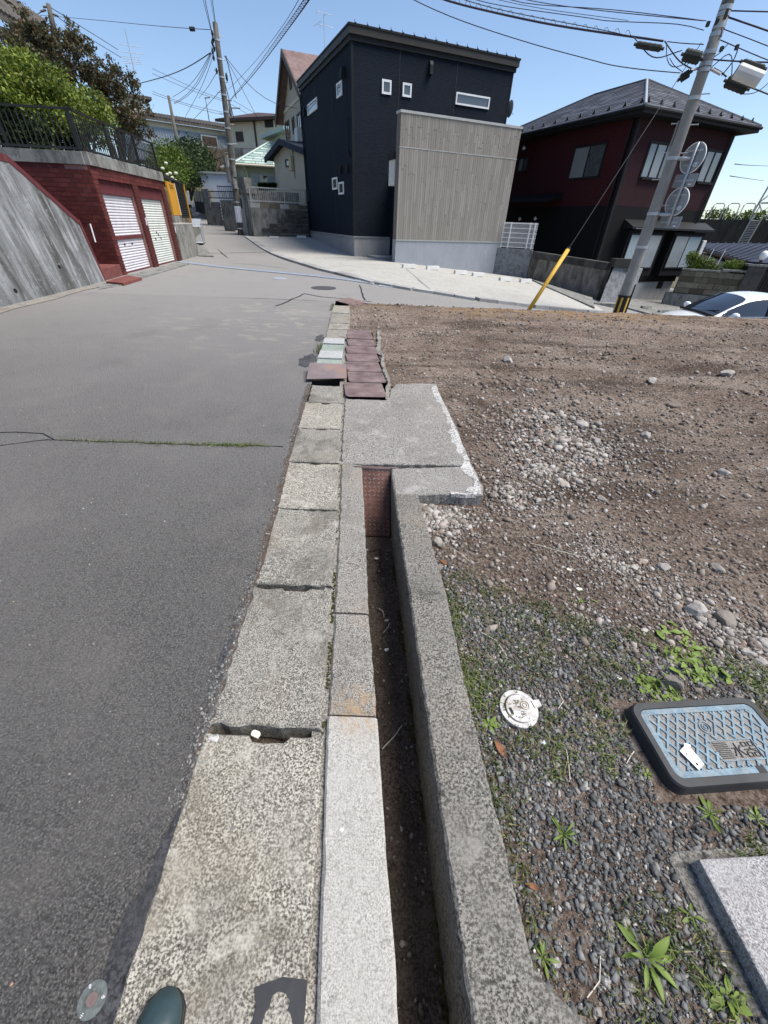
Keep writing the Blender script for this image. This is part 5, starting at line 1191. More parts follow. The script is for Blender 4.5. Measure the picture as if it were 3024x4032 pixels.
scrap('plastic_shard', LZ(*n5(470, 440)), .016, 'clear plastic shard below the valve lid', 'scrap', 'shedgrey', .1, 4)
scrap('stone_chip', LZ(*n5(520, 1620)), .016, 'white square stone chip near the bottom gutter wall', 'stone chip', 'boxconc', .3, 5)
scrap('stone_chip', LZ(*n5(790, 1700)), .014, 'white broken chip at the bottom of the gravel', 'stone chip', 'boxconc', .3, 6)
scrap('stone_chip', PZ(*n3(775, 118), .0), .022, 'yellowish stone chip wedged between the two nearest lids', 'stone chip', 'bone', .5, 7)
scrap('stone_chip', PZ(*n3(575, 140), .0), .020, 'pale broken lump at the road edge between the two nearest lids', 'stone chip', 'padedge', .6, 8)
scrap('stone_chip', PZ(*n3(630, 370), .0), .013, 'dark square chip lying on the nearest lid', 'stone chip', 'tar', .4, 9)
scrap('stone_chip', PZ(*n3(415, 1172), .0), .006, 'tiny white chip on the nearest lid', 'stone chip', 'tagwhite', .4, 10)
scrap('paper_scrap', PZ(*n3(1205, 597), .008), .007, 'tiny white scrap on the smooth mortar kerb', 'scrap', 'tagwhite', .3, 11)
scrap('leaf_scrap', PZ(*n2(945, 690), -.39), .016, 'pale leaf scrap on the gutter floor near the checker plate', 'scrap', 'bone', .2, 12)
scrap('stone_chip', PZ(*n2(998, 1030), -.40), .014, 'whitish stone on the gutter floor, farther one', 'stone chip', 'bone', .6, 13)
scrap('stone_chip', PZ(*n2(998, 1190), -.40), .014, 'white stone on the gutter floor, nearer one', 'stone chip', 'tagwhite', .6, 14)
mb = MB(); P_ = [PZ(*n2(*p), -.395) for p in ((905, 650), (960, 640), (970, 700), (940, 770), (975, 760), (955, 700))]; mb.tube(P_, .003, 6); o = ob('cable_scrap', mb, MAT['cable'], None, True); setp(o, 'looped black cable scrap on the gutter floor', 'cable')
for k, (p, q, lb) in enumerate(((n2(1015, 1040), n2(980, 1095), 'short twig on the gutter floor between the two stones'), (n3(1410, 190), n3(1510, 70), 'long curved dry stalk on the gutter floor'), (n2(955, 960), n2(985, 1010), 'brown twig on the gutter floor beside the farther stone'))):
    A, B = PZ(*p, -.39), PZ(*q, -.39); mb = MB(); mb.tube([A, (A + B) / 2 + V(.01, 0, .01), B], .002, 5); o = ob('twig', mb, MAT['bone']); setp(o, lb, 'twig')
n = 500; yy = rng.uniform(0, 2.2, n); xx = np.array([clx(y) + (crx(y) - clx(y)) * random.random() for y in yy]); o = scatter('gutter_grit', PB, np.stack([xx, yy, np.full(n, -.402)], 1), rng.gamma(2, .0022, n).clip(.002, .012), MAT['clod'], .5, .3); setp(o, 'small stones and grit on the gutter floor', 'grit', None, 'stuff')
# stones scattered on the asphalt
P, S = [], []
for k in range(420):
    y = random.uniform(-.1, 4) ** 1.0; x = slx(y) - .03 - random.random() ** 1.4 * (1.2 + y * .8); P.append((x, y, .001)); S.append(random.uniform(.0015, .0045) * (1 + .25 * y))
o = scatter('road_grit', PB, np.array(P), np.array(S), MAT['pebble'], .4, .3); setp(o, 'pale grit and tiny stones scattered on the asphalt', 'grit', None, 'stuff')
# ------------------------------------------------------------------ helpers for buildings
UH = V(.9134, .4071, 0).normalized(); VH = V(-UH.y, UH.x, 0)
def fbox(face, name, a0, a1, b0, b1, c0, c1, mat, par, **k):
    mb = MB(); face.box(mb, a0, a1, b0, b1, c0, c1); return ob(name, mb, mat, par, **k)
def window(face, rc, par, fm, gms, fw=.06, out=.045, mull=(), sill=0, name='window', base=.012):
    a0, a1, b0, b1 = rc; mb = MB()
    face.box(mb, a0 - fw * .5, a0 + fw * .5, b0 - fw * .5, b1 + fw * .5, -.03, out); face.box(mb, a1 - fw * .5, a1 + fw * .5, b0 - fw * .5, b1 + fw * .5, -.03, out)
    face.box(mb, a0 + fw * .5, a1 - fw * .5, b1 - fw * .5, b1 + fw * .5, -.03, out - .003); face.box(mb, a0 + fw * .5, a1 - fw * .5, b0 - fw * .5, b0 + fw * .5, -.03, out + sill)
    cuts = [a0 + fw * .5] + [a0 + (a1 - a0) * t for t in mull] + [a1 - fw * .5]
    for x in cuts[1:-1]: face.box(mb, x - fw * .4, x + fw * .4, b0 + fw * .5, b1 - fw * .5, -.03, out - .008)
    w = ob(name, mb, fm, par)
    for i in range(len(cuts) - 1):
        fbox(face, 'pane', cuts[i], cuts[i + 1], b0 + fw * .5, b1 - fw * .5, -.03, base + .004 * (i % 2), gms[i % len(gms)], w)
    return w
def roof_slab(name, poly, th, mat, par, **k):
    mb = MB(); mb.prism([Vector(p) for p in poly], (0, 0, -th)); return ob(name, mb, mat, par, **k)
def quad_prism(pts2, z0, z1):
    mb = MB(); mb.prism([V(p[0], p[1], z0) for p in pts2], (0, 0, z1 - z0)); return mb

# ------------------------------------------------------------------ black house
C0 = V(-2.02, 23.5, 0); FR = Face(C0, C0 + UH * 7.97); FL = Face(C0 + VH * 8.9, C0); ZB = .87; ZW = 7.33
bh = thing('black_house', C0, 'black two-storey box house with a grey plank-clad porch block', 'house')
P4 = [C0, C0 + UH * 7.97, C0 + UH * 7.97 + VH * 8.9, C0 + VH * 8.9]
ob('wall', quad_prism(P4, ZB + .02, ZW), MAT['siding'], bh)
off = lambda P, d: [P[0] - UH * d - VH * d, P[1] + UH * d - VH * d, P[2] + UH * d + VH * d, P[3] - UH * d + VH * d]
ob('foundation', quad_prism(off(P4, -.025), -1.5, ZB), MAT['found'], bh)
ob('drip_edge', quad_prism(off(P4, .015), ZB - .02, ZB + .025), MAT['galv'], bh)
ob('lower_fascia', quad_prism(off(P4, .07), ZW - .10, ZW + .06), MAT['blacktrim'], bh)
ob('fascia', quad_prism(off(P4, .14), ZW + .06, ZW + .27), MAT['fascia'], bh)
ob('roof_cap', quad_prism(off(P4, .17), ZW + .27, ZW + .33), MAT['blacktrim'], bh)
sm = MB(); sm.prism([V(-.03, -.06, 0), V(.03, -.06, 0), V(.03, .10, 0), V(-.03, .10, 0)], (0, 0, .02)); sm.prism([V(-.012, 0, .02), V(.012, 0, .02), V(.006, .03, .11), V(-.006, .03, .11)], (0, .02, 0)); sme = sm.mesh('seam_end'); fixn(sme); sme.materials.append(MAT['blacktrim'])
for k in range(16): inst('seam_end', sme, FR.M(.12 + k * .515, ZW + .33, .12), bh)
mbt = MB()
for f_, a in ((FR, -.0), (FR, 7.97), (FL, 0.0)): pass
for f_, a0_, a1_ in ((FR, -.012, .07), (FL, FL.L - .07, FL.L), (FR, 7.90, 7.97), (FL, 0, .07)): fbox(f_, 'corner_trim', a0_, a1_, ZB + .03, ZW - .1, 0, .014, MAT['blacktrim'], bh)
for f_, a in ((FR, 2.15), (FR, 4.95), (FL, 3.0), (FL, 6.0)): fbox(f_, 'panel_joint', a - .012, a + .012, ZB + .03, ZW - .1, 0, .008, MAT['fascia'], bh)
W = lambda f, q, **k: window(f, f.rect(*[c4(*p) for p in q]), bh, MAT['white'], [MAT['glass']], **k)
W(FR, ((688, 402), (735, 408), (733, 482), (688, 476)), fw=.07); W(FR, ((810, 423), (855, 428), (853, 499), (810, 492)), fw=.07); W(FR, ((1127, 478), (1320, 507), (1315, 570), (1123, 540)), fw=.06)
W(FL, ((420, 425), (449, 410), (446, 490), (420, 500)), fw=.07); W(FL, ((245, 545), (300, 513), (301, 572), (247, 605)), fw=.06)
W(FL, ((394, 985), (420, 983), (420, 1044), (394, 1046)), fw=.07); W(FL, ((431, 1012), (458, 1010), (458, 1073), (431, 1075)), fw=.07)
def hood(f, p, w, h, d, name='vent_hood', mat='blacktrim'):
    a, b = f.ab(*c4(*p)); mb = MB(); f.box(mb, a - w / 2, a + w / 2, b - h / 2, b + h / 2, -.02, d * .5); 
    mb.hexa([f.pt(a - w / 2, b - h / 2, d), f.pt(a + w / 2, b - h / 2, d), f.pt(a + w / 2, b - h / 2, d * .5), f.pt(a - w / 2, b - h / 2, d * .5), f.pt(a - w / 2, b + h * .2, d * .9), f.pt(a + w / 2, b + h * .2, d * .9), f.pt(a + w / 2, b + h / 2, d * .5), f.pt(a - w / 2, b + h / 2, d * .5)])
    return ob(name, mb, MAT[mat], bh, bevel=.01, seg=1)
hood(FR, (972, 330), .16, .42, .16); hood(FL, (462, 357), .22, .34, .2); hood(FL, (446, 935), .15, .30, .14); hood(FL, (487, 928), .15, .30, .14); hood(FL, (228, 592), .16, .3, .12)
a, b0 = FL.ab(*c4(493, 842)); _, b1_ = FL.ab(*c4(493, 618)); mb = MB(); mb.tube([FL.pt(a, b0, .06), FL.pt(a, b1_, .06)], .022, 8); mb.tube([FL.pt(a, b1_ - .05, .06), FL.pt(a - .3, b1_ + .05, .04)], .012, 6); FL.box(mb, a - .05, a + .05, b0 - .08, b0 + .12, 0, .07); ob('conduit', mb, MAT['blacktrim'], bh)
a, b0 = FL.ab(*c4(240, 1090)); mb = MB(); FL.box(mb, .12, .42, b0 - .25, b0 + .25, 0, .14); ob('meter_box', mb, MAT['fascia'], bh)
mb = MB(); mb.tube([FL.pt(.10, ZW - .2, .07), FL.pt(.10, -.2, .07)], .035, 8); ob('downpipe', mb, MAT['blacktrim'], bh)
# satellite dish on the right side
mb = MB(); q = PD(*c4(1440, 570), 27.6); rows = []
for i in range(5):
    r_ = .25 * i / 4; rows.append([q + UH * (.05 + .10 * (r_ / .25) ** 2 - .1) + VH * (r_ * math.cos(2 * math.pi * k / 18)) + V(0, 0, r_ * 1.25 * math.sin(2 * math.pi * k / 18)) for k in range(19)])
mb.grid(rows); mb.tube([q, q + UH * .3 + V(0, 0, -.18)], .012, 5); mb.tube([q, q - UH * .3], .02, 5); o = ob('satellite_dish', mb, MAT['signback'], bh, True)

# porch block clad with grey planks
A0 = V(.065, 20.88, 0); PF = Face(A0, A0 + UH * 5.70); ZS, ZP = 3.90, 4.86; dep = 3.2
PP = [A0, A0 + UH * 5.7, A0 + UH * 5.7 + VH * dep, A0 + VH * dep]
pb = ob('porch_block', quad_prism([PP[0] + UH * .02 + VH * .03, PP[1] - UH * .02 + VH * .03, PP[1] + VH * .35, PP[0] + VH * .35], ZB, ZP), MAT['plankback'], bh)
mb = quad_prism([A0 + UH * 1.1 + VH * .3, PP[1] + VH * .3, PP[2], PP[3] + UH * 1.1], -1.2, 3.4); ob('porch_wall', mb, MAT['siding'], bh)
ob('porch_foundation', quad_prism([PP[0] - UH * .01 - VH * .01, PP[1] + UH * .01 - VH * .01, PP[1] + VH * .36, PP[0] + VH * .36], -1.5, ZB - .012), MAT['found2'], bh)
for q in ((-.02, 5.72, ZB - .012, ZB + .035, -.3, .035), (-.008, 5.708, ZS - .014, ZS + .014, -.1, .024), (-.03, 5.73, ZP, ZP + .075, -.38, .045)): fbox(PF, 'light_trim', *q, MAT['alu'], bh)
um = MB(); um.box((.0, -.012, 0), (1, .02, 1)); ume = um.mesh('plank'); fixn(ume); ume.materials.append(MAT['plank'])
ncol = 54; wcol = 5.70 / ncol; cnt = 0
for k in range(ncol):
    z = ZB + .036; lim = ZS - .015; first = True
    while z < lim - .01:
        L_ = random.uniform(.6, 1.7) if not first else random.uniform(.3, 1.5); first = False; z2 = min(lim, z + L_)
        if lim - z2 < .3: z2 = lim
        dp = random.uniform(-.004, .004); M_ = PF.M(k * wcol + .003, z, .002 + dp) @ Matrix.Diagonal((wcol - .007, 1, z2 - z - .004, 1)); inst('plank', ume, M_, pb); z = z2
    dp = random.uniform(-.004, .004); zm = ZS + .015 + random.uniform(.2, .7); inst('plank', ume, PF.M(k * wcol + .003, ZS + .015, .002 + dp) @ Matrix.Diagonal((wcol - .007, 1, zm - ZS - .019, 1)), pb); inst('plank', ume, PF.M(k * wcol + .003, zm, .003 - dp) @ Matrix.Diagonal((wcol - .007, 1, ZP - zm - .002, 1)), pb)
# entrance canopy between block and house
mb = quad_prism([A0 - UH * .08 + VH * .36, A0 + UH * 1.3 + VH * .36, A0 + UH * 1.3 + VH * 1.0, A0 - UH * .08 + VH * 1.0], 3.56, 3.78); ob('canopy', mb, MAT['blacktrim'], bh)
mb = quad_prism([A0 - UH * .03 + VH * .38, A0 + UH * 1.3 + VH * .38, A0 + UH * 1.3 + VH * .95, A0 - UH * .03 + VH * .95], 2.75, 3.56); ob('canopy_soffit', mb, MAT['offwhite'], bh)
mb = quad_prism([A0 - UH * .15 + VH * 1.6, A0 + UH * 1.1 + VH * 1.6, A0 + UH * 1.1 + VH * 3.2, A0 - UH * .15 + VH * 3.2], -.2, .13); ob('entrance_step', mb, MAT['found'], bh)
# wheel stops
wsm = MB(); wsm.prism([V(-.30, -.07, 0), V(.30, -.07, 0), V(.28, -.05, .10), V(-.28, -.05, .10)], (0, .12, 0)); wse = wsm.mesh('wheel_stop'); fixn(wse); wse.materials.append(MAT['offwhite'])
WS = [(c4(845, 1515), 'first white wheel stop from the left below the plank wall'), (c4(985, 1525), 'second white wheel stop from the left below the plank wall'), (c4(1150, 1552), 'third white wheel stop below the plank wall'), (c4(1255, 1565), 'fourth white wheel stop, before the corner of the plank wall'), (c4(1415, 1592), 'white wheel stop in front of the grey block wall'), (c4(1535, 1602), 'last white wheel stop near the brown stained wall'), (b5(500, 110), 'white wheel stop at left below the dark block wall'), (b5(795, 103), 'white wheel stop at right below the dark block wall')]
for k, (p, lb) in enumerate(WS):
    q = PG(*p, dz=.06); d = UH if k < 6 else V(1, .05, 0); s = V(-d.y, d.x, 0); M_ = Matrix((d.normalized(), s.normalized(), V(0, 0, 1))).transposed().to_4x4(); M_.translation = V(q.x, q.y, ZT(q.x, q.y) + .06); o = inst('wheel_stop', wse, M_ @ Matrix.Diagonal((1, 1.2, 1.3, 1))); setp(o, lb, 'wheel stop', 'wheel stops on the driveway')

# ------------------------------------------------------------------ dark red house
E0 = AZ(23.65, 25.0); LF, LS = 6.35, 9.5
RF = Face(E0, E0 + UH * LF); RL = Face(E0 + VH * LS, E0)
rh = thing('dark_red_house', E0, 'burgundy and black two-storey house with a dark hip roof', 'house')
R4 = [E0, E0 + UH * LF, E0 + UH * LF + VH * LS, E0 + VH * LS]
zf, zb, ze = -.66, 2.44, 5.32
ob('lower_wall', quad_prism(R4, zf, zb), MAT['browsid'], rh)
mb = MB(); RL.box(mb, 0, RL.L, zb, ze, -.3, 0); ob('upper_wall', mb, MAT['burg'], rh)
mb = MB(); RF.box(mb, 0, RF.L, zb, ze, -.3, 0.002); ob('upper_wall', mb, MAT['burg2'], rh)
mb = quad_prism([R4[0] + (UH + VH) * .3, R4[1] - UH * .01 + VH * .3, R4[2] - UH * .01, R4[3] + UH * .3], zb, ze); ob('upper_core', mb, MAT['browsid'], rh)
ob('foundation', quad_prism(off(R4, -.03), -3, zf), MAT['found'], rh)
for f_, a0_, a1_ in ((RF, -.03, .10), (RL, RL.L - .10, RL.L + .02), (RF, RF.L - .08, RF.L + .01)): fbox(f_, 'corner_trim', a0_, a1_, zf, ze, 0, .02, MAT['blacktrim'], rh)
mb = MB(); mb.tube([RL.pt(RL.L - .28, ze - .05, .06), RL.pt(RL.L - .28, zf, .06)], .035, 8); ob('downpipe', mb, MAT['blacktrim'], rh); mb = MB(); mb.tube([RF.pt(RF.L - .3, ze - .1, .07), RF.pt(RF.L - .3, zf, .07)], .035, 8); mb.tube([RF.pt(RF.L - .3, ze - .1, .07), RF.pt(RF.L + .3, ze + .05, .3)], .03, 8); ob('downpipe', mb, MAT['blacktrim'], rh)
# hip roof
ov = .62; Q = off(R4, ov); zeave = 5.52; hw = (LF + 2 * ov) / 2; zr = zeave + hw * .45
ap = [(Q[0] + Q[1]) / 2 + VH * hw, (Q[3] + Q[2]) / 2 - VH * hw]
Z = lambda p, z: V(p.x, p.y, z)
mb = quad_prism(Q, zeave - .20, zeave - .02); ob('eaves', mb, MAT['blacktrim'], rh)
mbr = MB()
for poly in ([Q[0], Q[1], ap[0]], [Q[1], Q[2], ap[1], ap[0]], [Q[2], Q[3], ap[1]], [Q[3], Q[0], ap[0], ap[1]]):
    mbr.add([Z(p, zeave if p in Q else zr) for p in poly], [tuple(range(len(poly)))])
roof_o = ob('roof', mbr, MAT['shingle_s'], rh)
# shingles as pieces on the two visible slopes: nearest 300 single, the rest one mass
shm = MB(); shm.box((0, -.0, 0), (1, 1, .014)); she = shm.mesh('shingle'); fixn(she); she.materials.append(MAT['shingle'])
rest = MB(); items = []
def slope(A, B, Cap):     # eave from A to B, apex side point(s): shingle courses
    u = (B - A).normalized(); L_ = (B - A).length; inward = Cap - A; inward -= u * inward.dot(u); run = inward.length; nrm_in = inward.normalized(); rise = zr - zeave; sl = math.hypot(run, rise); up = (nrm_in * run + V(0, 0, rise)) / sl; nn_ = u.cross(up)
    if nn_.z < 0: nn_ = -nn_
    aC = (Cap - A).dot(u); cr = .26; nrow = int(sl / cr)
    for r_ in range(nrow):
        s = (r_ + .5) * cr / sl; a_lo = aC * s; a_hi = L_ - (hw if True else 0) * s
        x = a_lo - random.random() * .4
        while x < a_hi:
            w_ = random.choice((.30, .45, .60, .75)); x0, x1 = max(x, a_lo), min(x + w_, a_hi)
            if x1 - x0 > .08: items.append((u, up, nn_, Z(A, zeave) + u * x0 + up * (r_ * cr) + nn_ * (.004 + .012), x1 - x0 - .012, cr + .03))
            x += w_
slope(Q[3], Q[0], ap[0] - VH * 0 if False else ap[1]); ns = len(items); slope(Q[0], Q[1], ap[0])
items.sort(key=lambda it: (it[3] - CAM).length)
for k, (u, up, nn_, p, w_, h_) in enumerate(items):
    M_ = Matrix((u, up, nn_)).transposed().to_4x4(); M_.translation = p; M_ = M_ @ Matrix.Rotation(rad(-2.2), 4, 'X') @ Matrix.Diagonal((w_, h_, 1, 1))
    if k < 300: inst('shingle', she, M_, roof_o)
    else: 
        cs = [M_ @ Vector(v) for v in shm.v]; rest.add(cs, shm.f)
o = ob('shingles', rest, MAT['shingle_s'], roof_o); o['kind'] = 'stuff'
mb = MB(); mb.tube([Z(Q[0], zeave + .03), Z(ap[0], zr + .03)], .06, 6); ob('hip_cap', mb, MAT['galv'], roof_o); mb = MB(); mb.tube([Z(Q[1], zeave + .02), Z(ap[0], zr + .02), Z(ap[1], zr + .02), Z(Q[3], zeave + .02)], .06, 6); ob('ridge_cap', mb, MAT['shingle_s'], roof_o)
sgm = MB(); sgm.prism([V(-.06, 0, .02), V(.06, 0, .02), V(0, 0, .13)], (0, .03, 0)); sgm.box((-.02, -.05, .0), (.02, .12, .03)); sge = sgm.mesh('snow_guard'); fixn(sge); sge.materials.append(MAT['blacktrim'])
def guards(A, B, n, inn):
    d = (B - A).normalized(); s = inn.normalized(); M0 = Matrix((d, s, V(0, 0, 1))).transposed().to_4x4()
    for k in range(n): M_ = M0.copy(); M_.translation = Z(A + (B - A) * ((k + .6) / n) + s * .3, zeave + .155); inst('snow_guard', sge, M_ @ Matrix.Scale(1.3, 4), roof_o)
guards(Q[0], Q[3], 13, UH); guards(Q[0], Q[1], 10, VH)
mb = MB(); mb.tube([Z(Q[3], zeave - .05) - UH * .06, Z(Q[0], zeave - .05) - (UH + VH) * .06, Z(Q[1], zeave - .05) - VH * .06], .06, 8); ob('rain_gutter', mb, MAT['blacktrim'], roof_o)
# windows
WR = lambda f, q, gm, cr=c5, **k: window(f, f.rect(*[cr(*p) for p in q]), rh, MAT['blacktrim'], gm, **k)
WR(RL, ((540, 414), (724, 390), (676, 588), (502, 596)), [MAT['screen'], MAT['curtaindark']], fw=.07, mull=(.5,))
WR(RL, ((215, 478), (268, 474), (260, 550), (206, 553)), [MAT['screen'], MAT['curtaindark']], fw=.06, mull=(.5,))
WR(RF, ((852, 172), (1130, 190), (1030, 575), (742, 565)), [MAT['curtain'], MAT['frost'], MAT['glass']], b1, fw=.09, mull=(.3, .66), sill=.08)
WR(RF, ((1478, 250), (1650, 272), (1528, 618), (1348, 606)), [MAT['frost'], MAT['glass']], b1, fw=.09, mull=(.5,), sill=.08)
r1 = RF.rect(b1(612, 1168), b1(918, 1178), b1(800, 1532), b1(520, 1458)); r2 = RF.rect(b1(1092, 1180), b1(1350, 1188), b1(1225, 1518), b1(965, 1532))
bz0, bz1 = min(r1[2], r2[2]), max(r1[3], r2[3])
for rc, gm in ((r1, [MAT['curtain'], MAT['frost']]), (r2, [MAT['frost'], MAT['curtain']])):
    f2 = Face(RF.pt(0, 0, .42), RF.pt(RF.L, 0, .42)); a0_, a1_ = rc[0] - .25, rc[1] - .10      # bay box in front of the wall
    fbox(RF, 'bay_box', a0_ - .16, a1_ + .16, bz0 - .35, bz1 + .14, .0, .40, MAT['browsid'], rh)
    window(f2, (a0_, a1_, bz0, bz1), rh, MAT['blacktrim'], gm, fw=.06, mull=(.5,), out=.03)
mb = MB(); b_ = bz1 + .2; a0_, a1_ = r1[0] - .55, r2[1] + .35
mb.hexa([RF.pt(a0_, b_, .62), RF.pt(a1_, b_, .62), RF.pt(a1_, b_, 0), RF.pt(a0_, b_, 0), RF.pt(a0_, b_ + .08, .62), RF.pt(a1_, b_ + .08, .62), RF.pt(a1_, b_ + .36, 0), RF.pt(a0_, b_ + .36, 0)]); ob('window_canopy', mb, MAT['blacktrim'], rh)
mb = MB(); a, b = RF.ab(*b1(965, 1722)); RF.box(mb, a - .2, a + .2, b - .16, b + .16, -.1, .0); ob('crawl_vent', mb, MAT['black'], rh)
# lean-to porch on the left side and lamps
mb = MB(); b_ = RL.ab(*c5(330, 705))[1]; mb.hexa([RL.pt(1.5, b_ - .28, 1.1), RL.pt(6.1, b_ - .28, 1.1), RL.pt(6.1, b_ - .1, 0), RL.pt(1.5, b_ - .1, 0), RL.pt(1.5, b_ - .2, 1.1), RL.pt(6.1, b_ - .2, 1.1), RL.pt(6.1, b_ + .14, 0), RL.pt(1.5, b_ + .14, 0)]); ob('porch_roof', mb, MAT['browsid'], rh)
for p in (c5(225, 830), c5(315, 828), c5(250, 418)):
    a, b = RL.ab(*p); mb = MB(); q = RL.pt(a, b, .12); rows = [[q + V(.07 * math.sin(t) * math.cos(k), .07 * math.sin(t) * math.sin(k), .09 * math.cos(t)) for k in np.linspace(0, 6.283, 11)] for t in np.linspace(0.05, 3.09, 7)]; mb.grid(rows); RL.box(mb, a - .03, a + .03, b - .03, b + .03, 0, .1); ob('porch_lamp', mb, MAT['lamp'], rh, True)
# meter box lamp at the right corner
f3 = Face(RF.pt(RF.L - .1, 0, .1), RF.pt(RF.L + 1, 0, .1)); mb = MB(); p = a5(590, 300); a, b = f3.ab(*p); f3.box(mb, a - .16, a + .12, b - .38, b + .34, 0, .22); o = ob('meter_box', mb, MAT['offwhite'], rh, bevel=.03)

# ------------------------------------------------------------------ walls at the foot of the red house
w1a, w1b = AZ(12.9, 23.6), AZ(16.47, 23.3); WF1 = Face(w1a, w1b); ztop1 = .66
t = thing('block_wall', w1a, 'rough grey block wall carrying a white mesh fence', 'wall'); fbox(WF1, 'wall', -.2, WF1.L, -1.4, ztop1, -.18, 0, MAT['greywall'], t)
t = thing('mesh_fence', WF1.pt(0, ztop1), 'low white mesh fence on the rough grey block wall', 'fence'); fh = 1.02
for a in (.25, WF1.L - .35, WF1.L - .12): fbox(WF1, 'post', a - .025, a + .025, ztop1, ztop1 + fh, -.12, -.07, MAT['white'], t)
for k in range(6): mb = MB(); z = ztop1 + .06 + k * (fh - .1) / 5; mb.tube([WF1.pt(-.1, z, -.06), WF1.pt(WF1.L, z, -.06)], .012, 5); ob('rail', mb, MAT['white'], t)
for k in range(34): mb = MB(); a = -.08 + k * (WF1.L + .06) / 33; mb.tube([WF1.pt(a, ztop1 + .04, -.05), WF1.pt(a, ztop1 + fh, -.05)], .009, 4, caps=False); ob('wire', mb, MAT['white'], t)
w2b = AZ(24.9, 20.7); WF2 = Face(w1b + V(.05, 0, 0), w2b); z2a, z2b = .60, .46
t = thing('stained_wall', w1b, 'water-stained brown concrete wall with a dark block coping below the red house', 'wall')
mb = MB(); mb.hexa([WF2.pt(0, -1.6, .12), WF2.pt(WF2.L, -1.6, .12), WF2.pt(WF2.L, -1.6, -.3), WF2.pt(0, -1.6, -.3), WF2.pt(0, z2a - .26, 0), WF2.pt(WF2.L, z2b - .26, 0), WF2.pt(WF2.L, z2b - .26, -.3), WF2.pt(0, z2a - .26, -.3)]); ob('wall', mb, MAT['stainbrown'], t)
nb = 15
for k in range(nb):
    a0_, a1_ = WF2.L * k / nb, WF2.L * (k + 1) / nb - .012; zz = lambda a: z2a + (z2b - z2a) * a / WF2.L; dd = random.uniform(-.01, .01)
    mb = MB(); mb.hexa([WF2.pt(a0_, zz(a0_) - .25, .03 + dd), WF2.pt(a1_, zz(a1_) - .25, .03 + dd), WF2.pt(a1_, zz(a1_) - .25, -.3), WF2.pt(a0_, zz(a0_) - .25, -.3), WF2.pt(a0_, zz(a0_), .03 + dd), WF2.pt(a1_, zz(a1_), .03 + dd), WF2.pt(a1_, zz(a1_), -.3), WF2.pt(a0_, zz(a0_), -.3)]); ob('coping_block', mb, MAT['darkblock'], t)
bt0 = AZ(25.0, 19.6); bt1 = AZ(27.9, 20.9)
t = thing('sloped_wall', bt0, 'short sloped concrete wall end behind the utility pole', 'wall')
q0, q1 = AZ(25.1, 19.3), AZ(28.3, 19.9); mb = MB(); h0, h1 = AZ(25.6, 20.6), AZ(28.4, 21.2)
mb.hexa([Z(q0, -1.8), Z(q1, -1.9), Z(AZ(28.4, 22.0), -1.9), Z(AZ(25.2, 22.0), -1.8), Z(h0, .34), Z(h1, .28), Z(AZ(28.5, 21.9), .28), Z(AZ(25.7, 21.6), .34)]); ob('wall', mb, MAT['greywall'], t)
mb = MB(); s0, s1 = AZ(25.7, 20.5), AZ(28.0, 20.95); f_ = Face(s0, s1); f_.box(mb, -.05, f_.L, .34, .62, -.4, .0); ob('cap_block', mb, MAT['darkblock'], t)
mb = MB(); f_ = Face(AZ(24.9, 18.9), AZ(28.3, 19.5)); f_.box(mb, 0, f_.L, -1.8, -.78, -.4, 0); ob('footing', mb, MAT['stain'], t)
mb = MB(); pA, pB, pC, pD = AZ(16.9, 22.6), AZ(24.4, 19.9), AZ(25.0, 17.0), AZ(18.7, 20.4)
mb.prism([Z(p, ZT(p.x, p.y) + .10) for p in (pA, pB, pC, pD)], (0, 0, -.4)); o = ob('drain_apron', mb, MAT['stain']); setp(o, 'mossy concrete apron at the foot of the stained wall', 'apron')
# parking bay in front of red house
mb = MB(); P_ = [AZ(27, 20.2), AZ(33, 20), AZ(34, 30), AZ(27.5, 27)]; mb.prism([Z(p, ZT(p.x, p.y) + .06) for p in P_], (0, 0, -.3)); o = ob('parking_bay', mb, MAT['stain']); setp(o, kind='structure')
for k, (p, lb) in enumerate((((b1(810, 1970)), 'left dark wheel stop below the red house'), ((b1(1015, 1970)), 'right dark wheel stop below the red house'))):
    q = PD(*p, 22.2); M_ = Matrix((UH, VH, V(0, 0, 1))).transposed().to_4x4(); M_.translation = V(q.x, q.y, ZT(q.x, q.y) + .05); me2 = wse.copy(); me2.materials.clear(); me2.materials.append(MAT['stain']); o = inst('wheel_stop', me2, M_); setp(o, lb, 'wheel stop', 'dark wheel stops')

# stone wall with plants, gate, navy-roofed house on the right
sA, sB = AZ(32.2, 27.0), AZ(38.6, 27.6); SW = Face(sA, sB + (sB - sA)); t = thing('stone_block_wall', sA, 'mossy tan stone block wall right of the red house', 'wall')
fbox(SW, 'base', -.3, SW.L, -2.6, -.95, -.4, .06, MAT['stain'], t)
zb_ = -.93; rows_ = 4; hb = .245
for r_ in range(rows_):
    a = 0.0; top = rows_ if True else 0
    while a < 3.1:
        w_ = .62; 
        if r_ == 3 and False: pass
        mb = MB(); d_ = random.uniform(-.02, .02); SW.box(mb, a + .008, min(a + w_, 3.1) - .008, zb_ + r_ * hb + .006, zb_ + (r_ + 1) * hb - .006, -.3, d_); ob('stone_block', mb, MAT['stoneblock'], t, bevel=.015, seg=1); a += w_ - (.31 if (r_ % 2 and a == 0) else 0)
fbox(SW, 'joint_fill', 0, 3.1, zb_, zb_ + rows_ * hb - .01, -.28, -.035, MAT['stain'], t)
